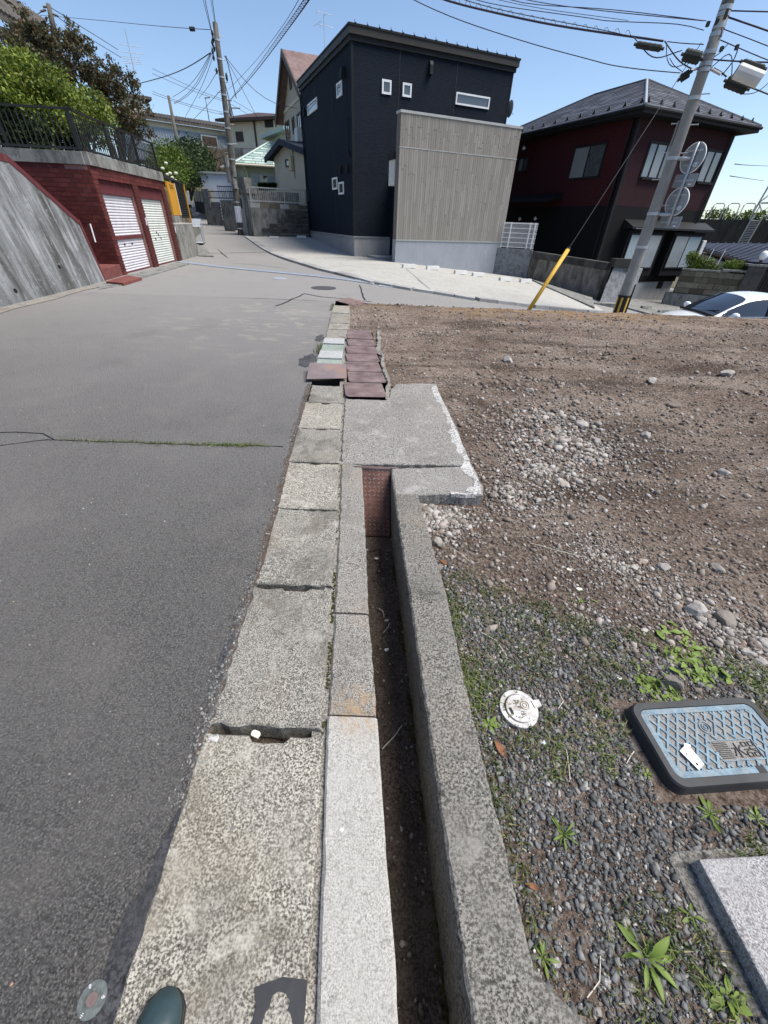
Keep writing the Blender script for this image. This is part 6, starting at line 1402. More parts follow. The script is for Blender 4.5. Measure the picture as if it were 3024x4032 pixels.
fbox(SW, 'coping', -.02, 1.55, zb_ + 4 * hb, zb_ + 4 * hb + .07, -.32, .04, MAT['stain'], t); fbox(SW, 'coping', 1.62, 3.0, zb_ + 4 * hb + .06, zb_ + 4 * hb + .14, -.32, .04, MAT['stain'], t); fbox(SW, 'gate_pillar', 2.55, 3.25, -1.5, .38, -.5, .10, MAT['darkblock'], t); fbox(SW, 'pillar_cap', 2.45, 3.35, .38, .46, -.6, .16, MAT['stain'], t)
t = thing('garden_gate', SW.pt(3.3, -1.5), 'black slatted garden gate at the right picture edge', 'gate')
for k in range(10): fbox(SW, 'slat', 3.35 + k * .12, 3.35 + k * .12 + .05, -1.5, .15, -.2, -.15, MAT['darkmetal'], t)
fbox(SW, 'rail', 3.3, 4.6, .1, .16, -.24, -.2, MAT['darkmetal'], t)
t = thing('globe_lamp', SW.pt(2.95, .46), 'round white globe lamp on the stone gate pillar', 'lamp'); q = SW.pt(2.95, .80, -.2); mb = MB(); mb.grid([[q + V(.17 * math.sin(tt_) * math.cos(k), .17 * math.sin(tt_) * math.sin(k), .19 * math.cos(tt_)) for k in np.linspace(0, 6.283, 17)] for tt_ in np.linspace(.03, 3.11, 11)]); ob('globe', mb, MAT['lamp'], t, True); mb = MB(); mb.tube([q - V(0, 0, .36), q - V(0, 0, .15)], .06, 8); ob('stem', mb, MAT['darkmetal'], t)
nA, nB = AZ(31.5, 35.0), AZ(41, 33.5); NF = Face(nA, nB); t = thing('navy_roof_house', nA, 'low house with a ribbed navy metal roof right of the red house', 'house')
fbox(NF, 'wall', .3, NF.L, -3, .55, -5, -.9, MAT['browntrim'], t)
e0, e1 = PD(*a6(740, 1110), 36), PD(3250, 962, 36); f0, f1 = PD(*a5(640, 290), 33.5), PD(*a5(1340, 500), 27.9); 
mb = MB(); g1 = PD(3250, 1060, 27.5)
mb.add([e0, e1, g1, f1, f0], [(0, 1, 2, 3, 4)]); mb.add([p - V(0, 0, .14) for p in (e0, e1, g1, f1, f0)], [(4, 3, 2, 1, 0)])
for i in range(5): j = (i + 1) % 5; mb.f.append((i, j, 5 + j, 5 + i))
ob('roof', mb, MAT['navy'], t)
for k in range(15):
    s = k / 14; A_ = e0.lerp(e1, s * .98 + .01); tt_ = s; B_ = f0.lerp(f1, min(1, tt_ * 1.25)) if tt_ < .8 else f1.lerp(g1, (tt_ - .8) * 5); mb = MB(); mb.tube([A_ + V(0, 0, .03), B_ + V(0, 0, .03)], .03, 5); ob('roof_rib', mb, MAT['navy'], t)
mb = MB(); mb.tube([f0 - V(0, 0, .1), f1 - V(0, 0, .1)], .08, 7); ob('rain_gutter', mb, MAT['browntrim'], t)
mb = MB(); gA, gB = f0.lerp(f1, .1) + V(.3, .8, -.2), f1 + V(.2, 1.0, -.25); mb.hexa([gA + V(0, 0, -2), gB + V(0, 0, -2), gB + V(0, .3, -2), gA + V(0, .3, -2), gA, gB, gB + V(0, .3, 0), gA + V(0, .3, 0)]); ob('eave_wall', mb, MAT['cream'], t)
# ------------------------------------------------------------------ foliage
def leaves(name, clumps, n, size, mat, par=None, flat=.0, aspect=.6, shell=.55, droop=0):
    rr = np.array([c[1] for c in clumps]); w = rr ** 2.3; w = w / w.sum(); idx = rng.choice(len(clumps), n, p=w); C_ = np.array([tuple(c[0]) for c in clumps])[idx]; R_ = rr[idx]
    sq = np.array([c[2] if len(c) > 2 else .8 for c in clumps])[idx]
    d = rng.normal(size=(n, 3)); d /= np.linalg.norm(d, axis=1)[:, None]; rad_ = (shell + (1 - shell) * rng.random(n)) * (1 + rng.normal(0, .13, n))
    # twig-like grouping: pull leaves toward random directions
    g = rng.normal(size=(n, 3)) * .07; pos = C_ + (d * rad_[:, None] + g) * R_[:, None] * np.stack([np.ones(n), np.ones(n), sq], 1)
    a = rng.normal(size=(n, 3)); a[:, 2] -= droop; a /= np.linalg.norm(a, axis=1)[:, None]; b = np.cross(a, rng.normal(size=(n, 3))); b /= np.linalg.norm(b, axis=1)[:, None] + 1e-9
    s = size * rng.uniform(.6, 1.35, n)[:, None]; L_ = a * s; Wd = b * s * aspect * .5
    v = np.stack([pos, pos + L_ * .5 + Wd, pos + L_, pos + L_ * .5 - Wd], 1).reshape(-1, 3); f = (np.arange(n)[:, None] * 4 + np.arange(4)[None])
    shade = np.repeat(np.clip(rng.normal(.5, .22, n), 0, 1), 4); me = np_mesh(name, v, f, shade); me.materials.append(mat); return ob(name, me, None, par)
def subcl(H, k=9, rs=.34, spread=1.0):
    out = []
    for c in H:
        sq = c[2] if len(c) > 2 else .8
        for _ in range(k):
            d = V(random.gauss(0, 1), random.gauss(0, 1), random.gauss(0, 1)).normalized() * c[1] * spread * random.uniform(.35, 1.0); d.z *= sq; out.append((c[0] + d, c[1] * rs * random.uniform(.6, 1.3), .75))
    return out
def limbs(par, base, ends, r0, mat):
    mb = MB()
    for e in ends:
        e = Vector(e); m_ = base.lerp(e, .5) + V(random.uniform(-.15, .15), random.uniform(-.15, .15), .12 * (e - base).length); mb.tube([base, base.lerp(m_, .6), m_, m_.lerp(e, .6), e], [r0, r0 * .8, r0 * .55, r0 * .35, r0 * .12], 7)
    return ob('trunk', mb, mat, par, True)

# ------------------------------------------------------------------ retaining wall on the left
p1, p2 = V(-7.28, 7.82, 0), V(-7.69, 11.75, 0); du = (p2 - p1).normalized(); RW = Face(p1 - du * 14, p2); LW = RW.L
t = thing('retaining_wall', p2, 'streaked grey concrete retaining wall with a red sloping coping', 'wall')
top = lambda a: 2.30 if a < LW - 1.52 else 2.30 - (a - (LW - 1.52)) / 1.52 * 1.02
mb = MB(); N_ = 60; rows = []
As = np.concatenate([np.linspace(0, LW - 1.53, 40), np.linspace(LW - 1.52, LW, 12)])
for a in As:
    z1_ = top(a); rows.append([RW.pt(a, z, -.12 * max(z, 0) - (0 if z < z1_ - 1e-6 else 0)) for z in np.linspace(-.3, z1_, 10)] + [RW.pt(a, z1_, -.6), RW.pt(a, -.3, -.6)])
mb.grid(rows); mb.f.append(tuple(range((len(As) - 1) * 12, len(As) * 12))); ob('wall', mb, MAT['retain'], t)
mb = MB(); rows = []
for a in As:
    z1_ = top(a); c = -.12 * z1_; rows.append([RW.pt(a, z1_ - .07, c + .02), RW.pt(a, z1_ + .05, c + .02), RW.pt(a, z1_ + .05, -.62)])
mb.grid(rows); ob('coping', mb, MAT['redpaint'], t)
mb = MB(); mb.hexa([RW.pt(LW, -.2, .02), RW.pt(LW + .07, -.2, .02), RW.pt(LW + .07, -.2, -.6), RW.pt(LW, -.2, -.6), RW.pt(LW, 1.32, -.13), RW.pt(LW + .07, 1.32, -.13), RW.pt(LW + .07, 1.32, -.6), RW.pt(LW, 1.32, -.6)]); ob('red_end_strip', mb, MAT['redpaint'], t)
for p in (c2(110, 1072), c2(405, 915)):
    a, b = RW.ab(*p); mb = MB(); mb.disc(RW.pt(a, b, -.12 * b - .01), RW.n, .045, .014, 14); ob('weep_hole', mb, MAT['black'], t)
rowsf = []
for y in np.arange(-6, 12.3, .6):
    x = interp(y, [-6, 7.82, 11.75, 13], [-5.85, -7.27, -7.68, -7.85]); rowsf.append([(x - .3, y, .012), (x + .32 + .05 * math.sin(y * 3), y, .008)])
loft('gutter_strip', rowsf, MAT['kerb'])

def reflector(p, q, d, lb):
    A_, B_ = PD(*p, d), PD(*q, d); mb = MB(); mb.tube([A_, B_], .016, 6); o = ob('reflector_strip', mb, MAT['white']); setp(o, lb, 'reflector'); return o
reflector(c2(588, 632), c2(624, 752), 13.9, 'white reflector strip on the end of the retaining wall')
reflector(c2(727, 662), c2(740, 722), 15.55, 'white reflector strip on the nearest garage pillar'); reflector(c2(949, 592), c2(961, 642), 17.55, 'white reflector strip on the middle garage pillar'); reflector(c2(1141, 652), c2(1149, 690), 20.3, 'white reflector strip at the right garage pillar')

# ------------------------------------------------------------------ brick garage
g0, g1_ = V(-7.97, 13.13, 0), V(-8.62, 18.47, 0); GF = Face(g0, g1_); GS = Face(g0 - GF.n * 3.0, g0); LG = GF.L; ZG = 2.44
ga = thing('brick_garage', g0, 'red brick double garage with two white roller shutters', 'garage')
r1 = GF.rect(c2(680, 448), c2(895, 460), c2(1003, 918), c2(822, 955)); r2 = GF.rect(c2(930, 468), c2(1078, 470), c2(1160, 880), c2(1035, 918)); zt_ = (r1[3] + r2[3]) / 2
mb = MB(); GS.box(mb, 0, GS.L - .3, -.3, ZG, -.25, -.012); ob('side_core', mb, MAT['mortar'], ga)
mb = MB()
for a0_, a1_ in ((.012, r1[0] - .012), (r1[1] + .012, r2[0] - .012), (r2[1] + .012, LG - .012)): GF.box(mb, a0_, a1_, -.3, 2.2, -.30, -.012)
GF.box(mb, .012, LG - .012, 2.2, ZG, -.3, -.012); ob('front_core', mb, MAT['mortar'], ga)
mb = MB(); GF.box(mb, .0, LG, -.3, ZG, -4, -.6); ob('garage_body', mb, MAT['redpaint'], ga)
bm_ = MB(); bm_.box((.004, -.006, .004), (.996, .05, .996)); bme = bm_.mesh('brick'); fixn(bme); bme.materials.append(MAT['brick'])
RH = .094; nrow = int(ZG / RH); restb = MB(); nb = 0
def brick(face, a0_, a1_, b0_, b1_, single=True):
    M_ = face.M(a0_ + .005, b0_ + .005, random.uniform(-.002, .003)) @ Matrix.Diagonal((a1_ - a0_ - .010, 1, b1_ - b0_ - .010, 1))
    if single: inst('brick', bme, M_, ga)
    else: restb.add([M_ @ Vector(v) for v in bm_.v], bm_.f)
for r_ in range(nrow):
    z = r_ * RH; a = GS.L - (.0 if r_ % 2 else .11)
    brick(GS, a, GS.L, z, z + RH) if r_ % 2 == 0 else None
    while a > GS.L - 1.9: brick(GS, a - .22, a, z, z + RH); a -= .22
    while a > .1: brick(GS, max(0, a - .22), a, z, z + RH, False); a -= .22
    if z < 2.2:
        brick(GF, 0, r1[0], z, z + RH); brick(GF, r1[1], r2[0], z, z + RH, False); brick(GF, r2[1], LG, z, z + RH, False)
for r_ in range(3):
    z = 2.19 + r_ * .083; a = 0.0 if r_ % 2 else -.11
    while a < LG: brick(GF, max(a, 0), min(a + .22, LG), z, z + .083, True); a += .22
o = ob('brickwork', restb, MAT['brick'], ga); o['kind'] = 'stuff'
for rc in (r1, r2): fbox(GF, 'lintel_panel', rc[0], rc[1], zt_, 2.19, -.3, -.08, MAT['redpaint'], ga)
# shutters
def shutter(rc, n, mat, bar, name='roller_shutter'):
    a0_, a1_, z0, z1_ = rc[0], rc[1], .02, zt_; h = (z1_ - z0) / n; sl = MB(); prof = [(0, 0), (.018, h * .15), (.022, h * .5), (.016, h * .82), (0, h * .96), (-.004, h)]
    sl.grid([[(x, -c, z) for x in (0, 1)] for c, z in prof]); me = sl.mesh('slat'); fixn(me); me.materials.append(mat); me.polygons.foreach_set('use_smooth', [True] * len(me.polygons))
    sh = fbox(GF, name, a0_, a1_, z0, z1_, -.24, -.165, mat, ga)
    for k in range(n):
        if bar and k == bar: continue
        inst('slat', me, GF.M(a0_ + .01, z0 + k * h, -.16) @ Matrix.Diagonal((a1_ - a0_ - .02, 1, 1, 1)), sh)
    if bar: fbox(GF, 'cross_bar', a0_, a1_, z0 + bar * h - .01, z0 + (bar + 1) * h + .01, -.17, -.10, MAT['redpaint'], sh)
    fbox(GF, 'bottom_rail', a0_, a1_, -.01, z0 + .015, -.2, -.11, MAT['redpaint'], sh)
    return sh, h
s1_, h1_ = shutter(r1, 27, MAT['shutter1'], 12); s2_, h2_ = shutter(r2, 27, MAT['shutter2'], 0)
for s_, pp in ((s1_, (c2(845, 767), c2(893, 762))), (s2_, (c2(1048, 690), c2(1043, 732), c2(1077, 725), c2(1060, 705)))):
    for p in pp: a, b = GF.ab(*p); mb = MB(); GF.box(mb, a - .035, a + .035, b - .025, b + .025, -.15, -.128); ob('lock_plate', mb, MAT['darkmetal'], s_)
# coping blocks on top
for k in range(9):
    a0_, a1_ = LG * k / 9, LG * (k + 1) / 9 - .012; d_ = random.uniform(-.01, .01); fbox(GF, 'coping_block', a0_, a1_, ZG + .004, ZG + .26, -.5, .05 + d_, MAT['stain'], ga)
for k in range(6):
    a1_, a0_ = GS.L - .06 - .5 * k, GS.L - .06 - .5 * (k + 1) + .012; fbox(GS, 'coping_block', a0_, a1_, ZG + .004, ZG + .255, -.5, .05, MAT['stain'], ga)
# red step and ramp
t = thing('red_step', g0 - V(.2, .6, 0), 'red painted step and ramp slab between wall and garage', 'step')
s0 = RW.pt(LW + .07, 0, -.05); mb = MB(); mb.prism([s0 + V(0, 0, -.1), V(-7.97, 13.13, -.1) + V(.0, -.02, 0), V(-10.2, 12.8, -.1), V(-10, 11.9, -.1)], (0, 0, .38)); ob('step', mb, MAT['redstep'], t, bevel=.01)
R_ = [PZ(*c2(*p), .06) for p in ((690, 1008), (830, 968), (925, 982), (805, 1018))]; mb = MB(); mb.prism([V(p.x, p.y, .06) for p in R_], (0, 0, -.09)); ob('ramp_slab', mb, MAT['redstep'], t, bevel=.008)
R_ = [PZ(*c2(*p), .012) for p in ((690, 1005), (1000, 925), (1180, 880), (1235, 893), (925, 985), (800, 1030), (640, 1060))]; mb = MB(); mb.prism([V(p.x, p.y, .012) for p in R_], (0, 0, -.05)); o = ob('garage_apron', mb, MAT['stain']); setp(o, kind='structure')
# fence on the garage
fz0, fz1 = ZG + .26, 3.47
t = thing('garage_fence', GF.pt(0, fz0), 'black metal bar fence on top of the brick garage', 'fence')
bar_m = MB(); bar_m.tube([(0, 0, 0), (0, 0, fz1 - fz0 - .14)], .014, 6); bare = bar_m.mesh('bar'); fixn(bare); bare.materials.append(MAT['darkmetal'])
for f_, a0_, a1_, n in ((GF, .0, LG + .15, 46), (GS, -3.5, GS.L, 52)):
    for z in (fz0 + .06, fz1): mb = MB(); f_.box(mb, a0_, a1_, z - .022, z + .022, -.12, -.07); ob('rail', mb, MAT['darkmetal'], t)
    for k in range(n): a = a0_ + (a1_ - a0_) * (k + .5) / n; inst('bar', bare, f_.M(a, fz0 + .07, -.095), t)
for f_, a in ((GF, .05), (GF, 1.9), (GF, 2.75), (GF, 3.8), (GF, LG + .1), (GS, 1.2), (GS, -.6), (GS, -2.4)): mb = MB(); f_.box(mb, a - .03, a + .03, fz0 - .02, fz1 + .03, -.135, -.075); ob('post', mb, MAT['darkmetal'], t)
mb = MB(); f_ = GF; f_.box(mb, 1.95, LG, fz1 - .30, fz1 - .27, -.115, -.085); ob('rail', mb, MAT['darkmetal'], t)
# raised garden behind
mb = MB(); mb.prism([V(-8.7, 13.6, 2.6), V(-10.2, 18.6, 2.6), V(-11.3, 24.5, 2.4), V(-17.5, 40, 3.0), V(-40, 44, 4.2), V(-40, 2, 3.5), V(-14, 2, 2.25), V(-7.6, -6, 2.2), V(-7.9, 6, 2.2), V(-8.45, 11.2, 2.2), V(-11.2, 10.9, 2.2), V(-11.2, 13.3, 2.6)], (0, 0, -3)); o = ob('garden_terrace', mb, MAT['soil']); setp(o, kind='structure')
# hedge and trees
def P1(x, y, d): return PD(*c1(x, y), d)
H1 = [(P1(20, 590, 18.2), 1.0), (P1(130, 530, 18.6), .9), (P1(260, 570, 18.8), .9), (P1(100, 660, 18), .95), (P1(250, 690, 18.2), .95)]
H2 = [(P1(370, 640, 18.6), .9), (P1(470, 660, 19.2), .9), (P1(560, 700, 20.2), .85), (P1(630, 760, 21), .65), (P1(400, 760, 18.8), .85), (P1(540, 820, 19.6), .8), (P1(640, 880, 20.4), .55)]
H3 = [(P1(40, 860, 18.0), 1.0), (P1(220, 850, 18.0), .9), (P1(370, 890, 18.4), .8), (P1(0, 760, 18.0), .9), (P1(500, 930, 19), .7)]
for nm, H, n, mat, lb in (('hedge_shrub', H1, 15000, 'leaf_hedge', 'rounded yellow-green shrub at far left above the black fence'), ('hedge_shrub', H2, 14000, 'leaf_hedge', 'sloping bright green shrub behind the corner of the black fence'), ('hedge_shrub', H3, 11000, 'leaf_dark', 'dark green shrub filling the space directly behind the fence bars')):
    t = thing(nm, V(H[0][0].x, H[0][0].y, 2.5), lb, 'shrub'); leaves('crown', subcl(H, 14, .42, .9), n, .085, MAT[mat], t, shell=.35); limbs(t, V(H[0][0].x + .3, H[0][0].y, 2.4), [c[0] for c in H], .05, MAT['bark'])
T1 = [(P1(150, 215, 21.5), .8, .7), (P1(230, 280, 21.5), .9, .7), (P1(100, 290, 21), .8, .7), (P1(260, 370, 21), .7), (P1(170, 390, 20.6), .6), (P1(140, 130, 22), .30, 1.6)]
T2 = [(P1(350, 270, 22.5), .6, 1.0), (P1(450, 230, 23), .42, 1.3), (P1(500, 270, 23), .45, 1.0), (P1(420, 350, 22.5), .9, .8), (P1(530, 400, 23), .8, .7), (P1(620, 450, 23.5), .7, .7), (P1(480, 480, 22.5), .7, .6), (P1(350, 410, 22), .6, .8), (P1(330, 210, 22.5), .25, 1.6), (P1(480, 180, 23), .2, 1.6)]
T3 = [(P1(710, 460, 25), .55, .9), (P1(790, 530, 25), .7, .7), (P1(690, 560, 24.5), .9, .6), (P1(850, 590, 25.5), .5, .8), (P1(720, 660, 24), .9, .7), (P1(830, 700, 25), .8, .6), (P1(900, 740, 26), .7, .7), (P1(780, 780, 24.5), .8, .5), (P1(880, 840, 26), .8, .5), (P1(950, 860, 26.5), .4, .7), (P1(600, 570, 24), .6, .6)]
for nm, H, n, lb, bs in (('bronze_tree', T1, 6500, 'bronze-leaved tree crown in front of the tiled eave at far left', (200, 640, 20.6)), ('bronze_tree', T2, 5600, 'open bronze-leaved tree with sky showing through its crown', (420, 760, 21.8)), ('bronze_tree', T3, 9500, 'spreading bronze-leaved tree reaching down to the end of the black fence', (740, 900, 24))):
    b_ = P1(*bs); t = thing(nm, V(b_.x, b_.y, 2.4), lb, 'tree', 'bronze-leaved trees above the garage'); leaves('crown', subcl(H, 13, .27), n, .10, MAT['leaf_red'], t, shell=.2, aspect=.5); limbs(t, V(b_.x, b_.y, 2.4), [c[0] + V(0, 0, -c[1] * .1) for c in H], .07, MAT['bark'])
# house at the far left edge
h0a, h0b = AZ(-44, 24.5), AZ(-33.1, 27.0); HF = Face(h0a, h0b); t = thing('tiled_house', h0b, 'house corner with a dark tiled eave and balcony rail at far left', 'house')
fbox(HF, 'wall', 0, HF.L - .1, 2.5, 6.9, -5, 0, MAT['shedgrey'], t)
e0 = PD(*c1(185, 192), 26.6); e1 = PD(*c1(0, 78), 26.3); dd = (e0 - e1); L0 = e1 - dd * 2.2
mb = MB(); bk = V(-.35, .9, 0) * 4; mb.hexa([L0 + V(0, 0, -.22), e0 + V(0, 0, -.22), e0 + bk + V(0, 0, .8), L0 + bk + V(0, 0, .8), L0, e0, e0 + bk + V(0, 0, 1.1), L0 + bk + V(0, 0, 1.1)]); ob('roof', mb, MAT['greyroof'], t)
for k in range(22): A_ = L0.lerp(e0, (k + .5) / 22); mb = MB(); mb.tube([A_ + V(0, 0, .02), A_ + bk + V(0, 0, 1.12)], .09, 6); ob('roof_tile_row', mb, MAT['greyroof'], t)
mb = MB(); q0, q1 = PD(*c1(-60, 265), 24.5), PD(*c1(95, 345), 25.5)
rail0 = thing('balcony_rail', q0, 'dark balcony railing under the tiled eave at far left', 'railing')
mb.tube([q0, q1], .03, 6); ob('rail', mb, MAT['darkmetal'], rail0)
for k in range(16): A_ = q0.lerp(q1, k / 15); mb = MB(); mb.tube([A_, A_ - V(0, 0, 1.0)], .014, 5); ob('bar', mb, MAT['darkmetal'], rail0)

# ------------------------------------------------------------------ beyond the garage
k0, k1 = GF.pt(LG + .05, 0, .02), AZ(-23.08, 22.5); KW = Face(k0, k1)
t = thing('low_concrete_wall', k0, 'low mossy concrete wall right of the garage', 'wall'); fbox(KW, 'wall', 0, KW.L, -.3, 1.17, -.5, 0, MAT['stain'], t); fbox(KW, 'cap', 0, KW.L + .01, 1.17, 1.21, -.5, .01, MAT['padedge'], t)
y0_, y1_ = AZ(-24.78, 21.4), AZ(-23.15, 26.3); YF = Face(y0_, y1_); am = YF.ab(*c2(1158, 479))[0]
t = thing('yellow_sign', y0_, 'tall yellow sign panel with small black lettering beside the garage', 'sign'); fbox(YF, 'panel', .0, am, 1.46, 2.52, -.03, .03, MAT['yellow2'], t); fbox(YF, 'edge', am, am + .05, 1.46, 2.54, -.04, .04, MAT['white'], t)
fbox(YF, 'backing', .0, am, .9, 1.46, -.05, .02, MAT['stain'], t)
mb = MB()
for k, ch in enumerate(('shi', 'shi', 'shi')):
    a = am * (.30 + .17 * k)
    for (xa, ya, xb, yb) in KI:
        p, q = YF.pt(a + xa * .12, 2.32 + ya * .13, .032), YF.pt(a + xb * .12, 2.32 + yb * .13, .032); mb.tube([p, q], .008, 4)
ob('lettering', mb, MAT['black'], t)
t = thing('louvre_fence', YF.pt(am, 1.4), 'black louvred fence panel beside the yellow sign', 'fence')
fbox(YF, 'backing', am + .06, YF.L - .15, 1.38, 2.62, -.08, -.05, MAT['darkmetal'], t)
for k in range(16): z = 1.40 + k * .076; mb = MB(); mb.hexa([YF.pt(am + .06, z, .02), YF.pt(YF.L - .15, z, .02), YF.pt(YF.L - .15, z + .02, -.05), YF.pt(am + .06, z + .02, -.05), YF.pt(am + .06, z + .045, .02), YF.pt(YF.L - .15, z + .045, .02), YF.pt(YF.L - .15, z + .066, -.05), YF.pt(am + .06, z + .066, -.05)]); ob('louvre', mb, MAT['darkmetal'], t)
fbox(YF, 'top_rail', -.1, YF.L, 2.62, 2.70, -.1, .04, MAT['darkmetal'], t)
t = thing('yellow_post', YF.pt(YF.L, 1), 'narrow yellow edge post of the louvred fence', 'post'); fbox(YF, 'post', YF.L - .14, YF.L, 1.1, 2.66, -.06, .05, MAT['yellow2'], t)
t = thing('block_base_wall', YF.pt(0, 0), 'mossy block base wall under the louvred fence', 'wall')
for r_ in range(4):
    for c_ in range(4): a0_ = am + .1 + c_ * (YF.L - am - .1) / 4; fbox(YF, 'block', a0_ + .01, a0_ + (YF.L - am - .1) / 4 - .01, .1 + r_ * .32, .41 + r_ * .32, -.2, .02 + random.uniform(-.01, .01), MAT['darkblock'] if r_ < 2 else MAT['stoneblock'], t)
# mesh cage
cc = PG(*a1(1050, 1190)); zc = ZT(cc.x, cc.y); t = thing('mesh_cage', cc, 'grey folding mesh refuse cage on the kerb beyond the low wall', 'cage')
f_ = Face(cc + V(-.55, -.35, 0), cc + V(.0, .0, 0)); cx = [V(-1.0, -.45, 0), V(.0, .0, 0), V(-.35, 1.15, 0), V(-1.35, .7, 0)]
cr = [cc + p for p in cx]
for p in cr: mb = MB(); mb.tube([Z(p, zc), Z(p, zc + .80)], .022, 6); ob('post', mb, MAT['galv'], t)
for i in range(4):
    for h_ in (.12, .80): mb = MB(); mb.tube([Z(cr[i], zc + h_), Z(cr[(i + 1) % 4], zc + h_)], .02, 6); ob('rail', mb, MAT['galv'], t)
mb = MB()
for i in range(4):
    for k in range(1, 14): p = cr[i].lerp(cr[(i + 1) % 4], k / 14); mb.tube([Z(p, zc + .12), Z(p, zc + .8)], .005, 4, caps=False)
    for k in range(1, 9): mb.tube([Z(cr[i], zc + .12 + k * .075), Z(cr[(i + 1) % 4], zc + .12 + k * .075)], .005, 4, caps=False)
o = ob('mesh', mb, MAT['galv'], t); mb = MB(); mb.prism([Z(cr[0], zc + .81), Z(cr[1], zc + .81), Z(cr[2], zc + 1.1), Z(cr[3], zc + 1.1)], (0, 0, .02)); ob('lid', mb, MAT['galv'], t)
mb = MB(); mb.prism([Z(p, zc + .10) for p in cr], (0, 0, .03)); ob('floor_tray', mb, MAT['shedgrey'], t)
# pavement edge by the cage
q = [PG(*a1(*p)) for p in ((960, 1370), (1210, 1380), (1060, 1230), (930, 1180))]; mb = MB(); mb.prism([V(p.x, p.y, ZT(p.x, p.y) + .05) for p in q], (0, 0, -.2)); o = ob('pavement', mb, MAT['stain']); setp(o, kind='structure')

# trench drain across the street
d0, d1 = PG(*c2(1170, 880)), PG(*b5(1610, 605)); td = thing('trench_drain', d0, 'long galvanised trench drain grate across the street', 'drain'); D = (d1 - d0); LD = D.length; du_ = D.normalized(); dn = V(-du_.y, du_.x, 0)
def seg_bar(a0_, a1_, c0_, c1_, h_):
    P_ = []
    for a, c in ((a0_, c0_), (a1_, c0_), (a1_, c1_), (a0_, c1_)): p = d0 + du_ * a + dn * c; P_.append(V(p.x, p.y, ZT(p.x, p.y) + h_))
    return P_
ns_ = 10
for k in range(ns_):
    a0_, a1_ = LD * k / ns_ + .01, LD * (k + 1) / ns_ - .01; mb = MB()
    for c0_, c1_ in ((-.2, -.165), (.165, .2)): mb.prism(seg_bar(a0_, a1_, c0_, c1_, .022), (0, 0, -.06))
    mb.prism(seg_bar(a0_, a1_, -.165, .165, .004), (0, 0, -.02))
    g = ob('grate', mb, MAT['grate'], td); mb = MB()
    for j in range(12): x = a0_ + (a1_ - a0_) * (j + .5) / 12; mb.prism(seg_bar(x - .012, x + .012, -.165, .165, .02), (0, 0, -.03))
    ob('cross_bars', mb, MAT['grate'], g)
mb = MB(); mb.prism([V(p.x, p.y, ZT(p.x, p.y) + .012) for p in (PG(*n1(705, 20)), PG(*n1(725, 50)), PG(*n1(940, 75)), PG(*n1(905, 52)))], (0, 0, -.05)); o = ob('drain_cover', mb, MAT['grate']); setp(o, 'flat grey drain cover between the trench drain and the driveway kerb', 'drain cover')
q = PG(*b5(1035, 648)); mb = MB(); mb.disc((q.x, q.y, q.z - .01), (0, 0, 1), .34, .02, 28, .34); o = ob('manhole_cover', mb, MAT['tar']); setp(o, 'dark round manhole cover in the street before the trench drain', 'manhole cover')
q = PG(*b5(560, 545)); mb = MB(); mb.disc((q.x, q.y, q.z - .01), (0, 0, 1), .22, .02, 24); o = ob('manhole_cover', mb, MAT['grate']); setp(o, 'small pale round valve cover in the street', 'manhole cover')
# ------------------------------------------------------------------ wall with railing left of the black house
bwA, bwB = AZ(-16.6, 31.6), AZ(-10.15, 32.2); BW = Face(bwA, bwB); zA = BW.ab(*a7(1100, 1530))[1]
t = thing('block_retaining_wall', bwA, 'dark stained retaining wall with stepped block facing left of the black house', 'wall')
fbox(BW, 'wall', 0, BW.L, -.3, zA, -.4, 0, MAT['stain'], t); fbox(BW, 'footing', .9, BW.L + .1, .2, .62, -.3, .14, MAT['darkblock'], t)
for (ya, yb, xs_) in ((1545, 1603, 1185), (1608, 1665, 1130), (1670, 1730, 1090), (1738, 1795, 975), (1802, 1862, 870)):
    b1_ = BW.ab(*a7(1300, ya))[1]; b0_ = BW.ab(*a7(1300, yb))[1]; a = BW.ab(*a7(xs_, yb))[0]
    while a < BW.L - .05:
        w_ = .42; fbox(BW, 'block', a + .015, min(a + w_, BW.L) - .015, b0_ + .02, b1_ - .015, -.1, .07 + random.uniform(-.015, .015), MAT['darkblock'], t, bevel=.012, seg=1); a += w_
n_ = 6; zc0, zc1 = zA + .02, BW.ab(*a7(1100, 1465))[1]
for k in range(n_): fbox(BW, 'top_block', BW.L * k / n_ + .01, BW.L * (k + 1) / n_ - .01, zc0, zc1, -.2, random.uniform(-.01, .02), MAT['stoneblock'] if k % 3 else MAT['found'], t)
t = thing('aluminium_railing', BW.pt(0, zc1), 'pale aluminium bar railing on the block wall left of the black house', 'railing'); zr0, zr1 = BW.ab(*a7(1100, 1435))[1], BW.ab(*a7(1100, 1255))[1]
for z in (zr0, zr1): fbox(BW, 'rail', .0, BW.L, z - .03, z + .03, -.13, -.07, MAT['alu'], t)
for k in range(31): a = .06 + (BW.L - .12) * k / 30; mb = MB(); mb.tube([BW.pt(a, zr0, -.1), BW.pt(a, zr1, -.1)], .014, 5); ob('bar', mb, MAT['alu'], t)
for a in (.1, BW.L * .6, BW.L - .1): fbox(BW, 'post', a - .03, a + .03, zc1, zr1 + .03, -.14, -.07, MAT['alu'], t)
mb = MB(); fdx = Face(AZ(-16.4, 33.4), AZ(-10.3, 34.2)); fdx.box(mb, 0, fdx.L, 1.0, BW.ab(*a7(1100, 1290))[1] + .05, -.3, 0); o = ob('garden_wall', mb, MAT['stain']); setp(o, 'dark garden wall seen through the aluminium railing', 'wall')

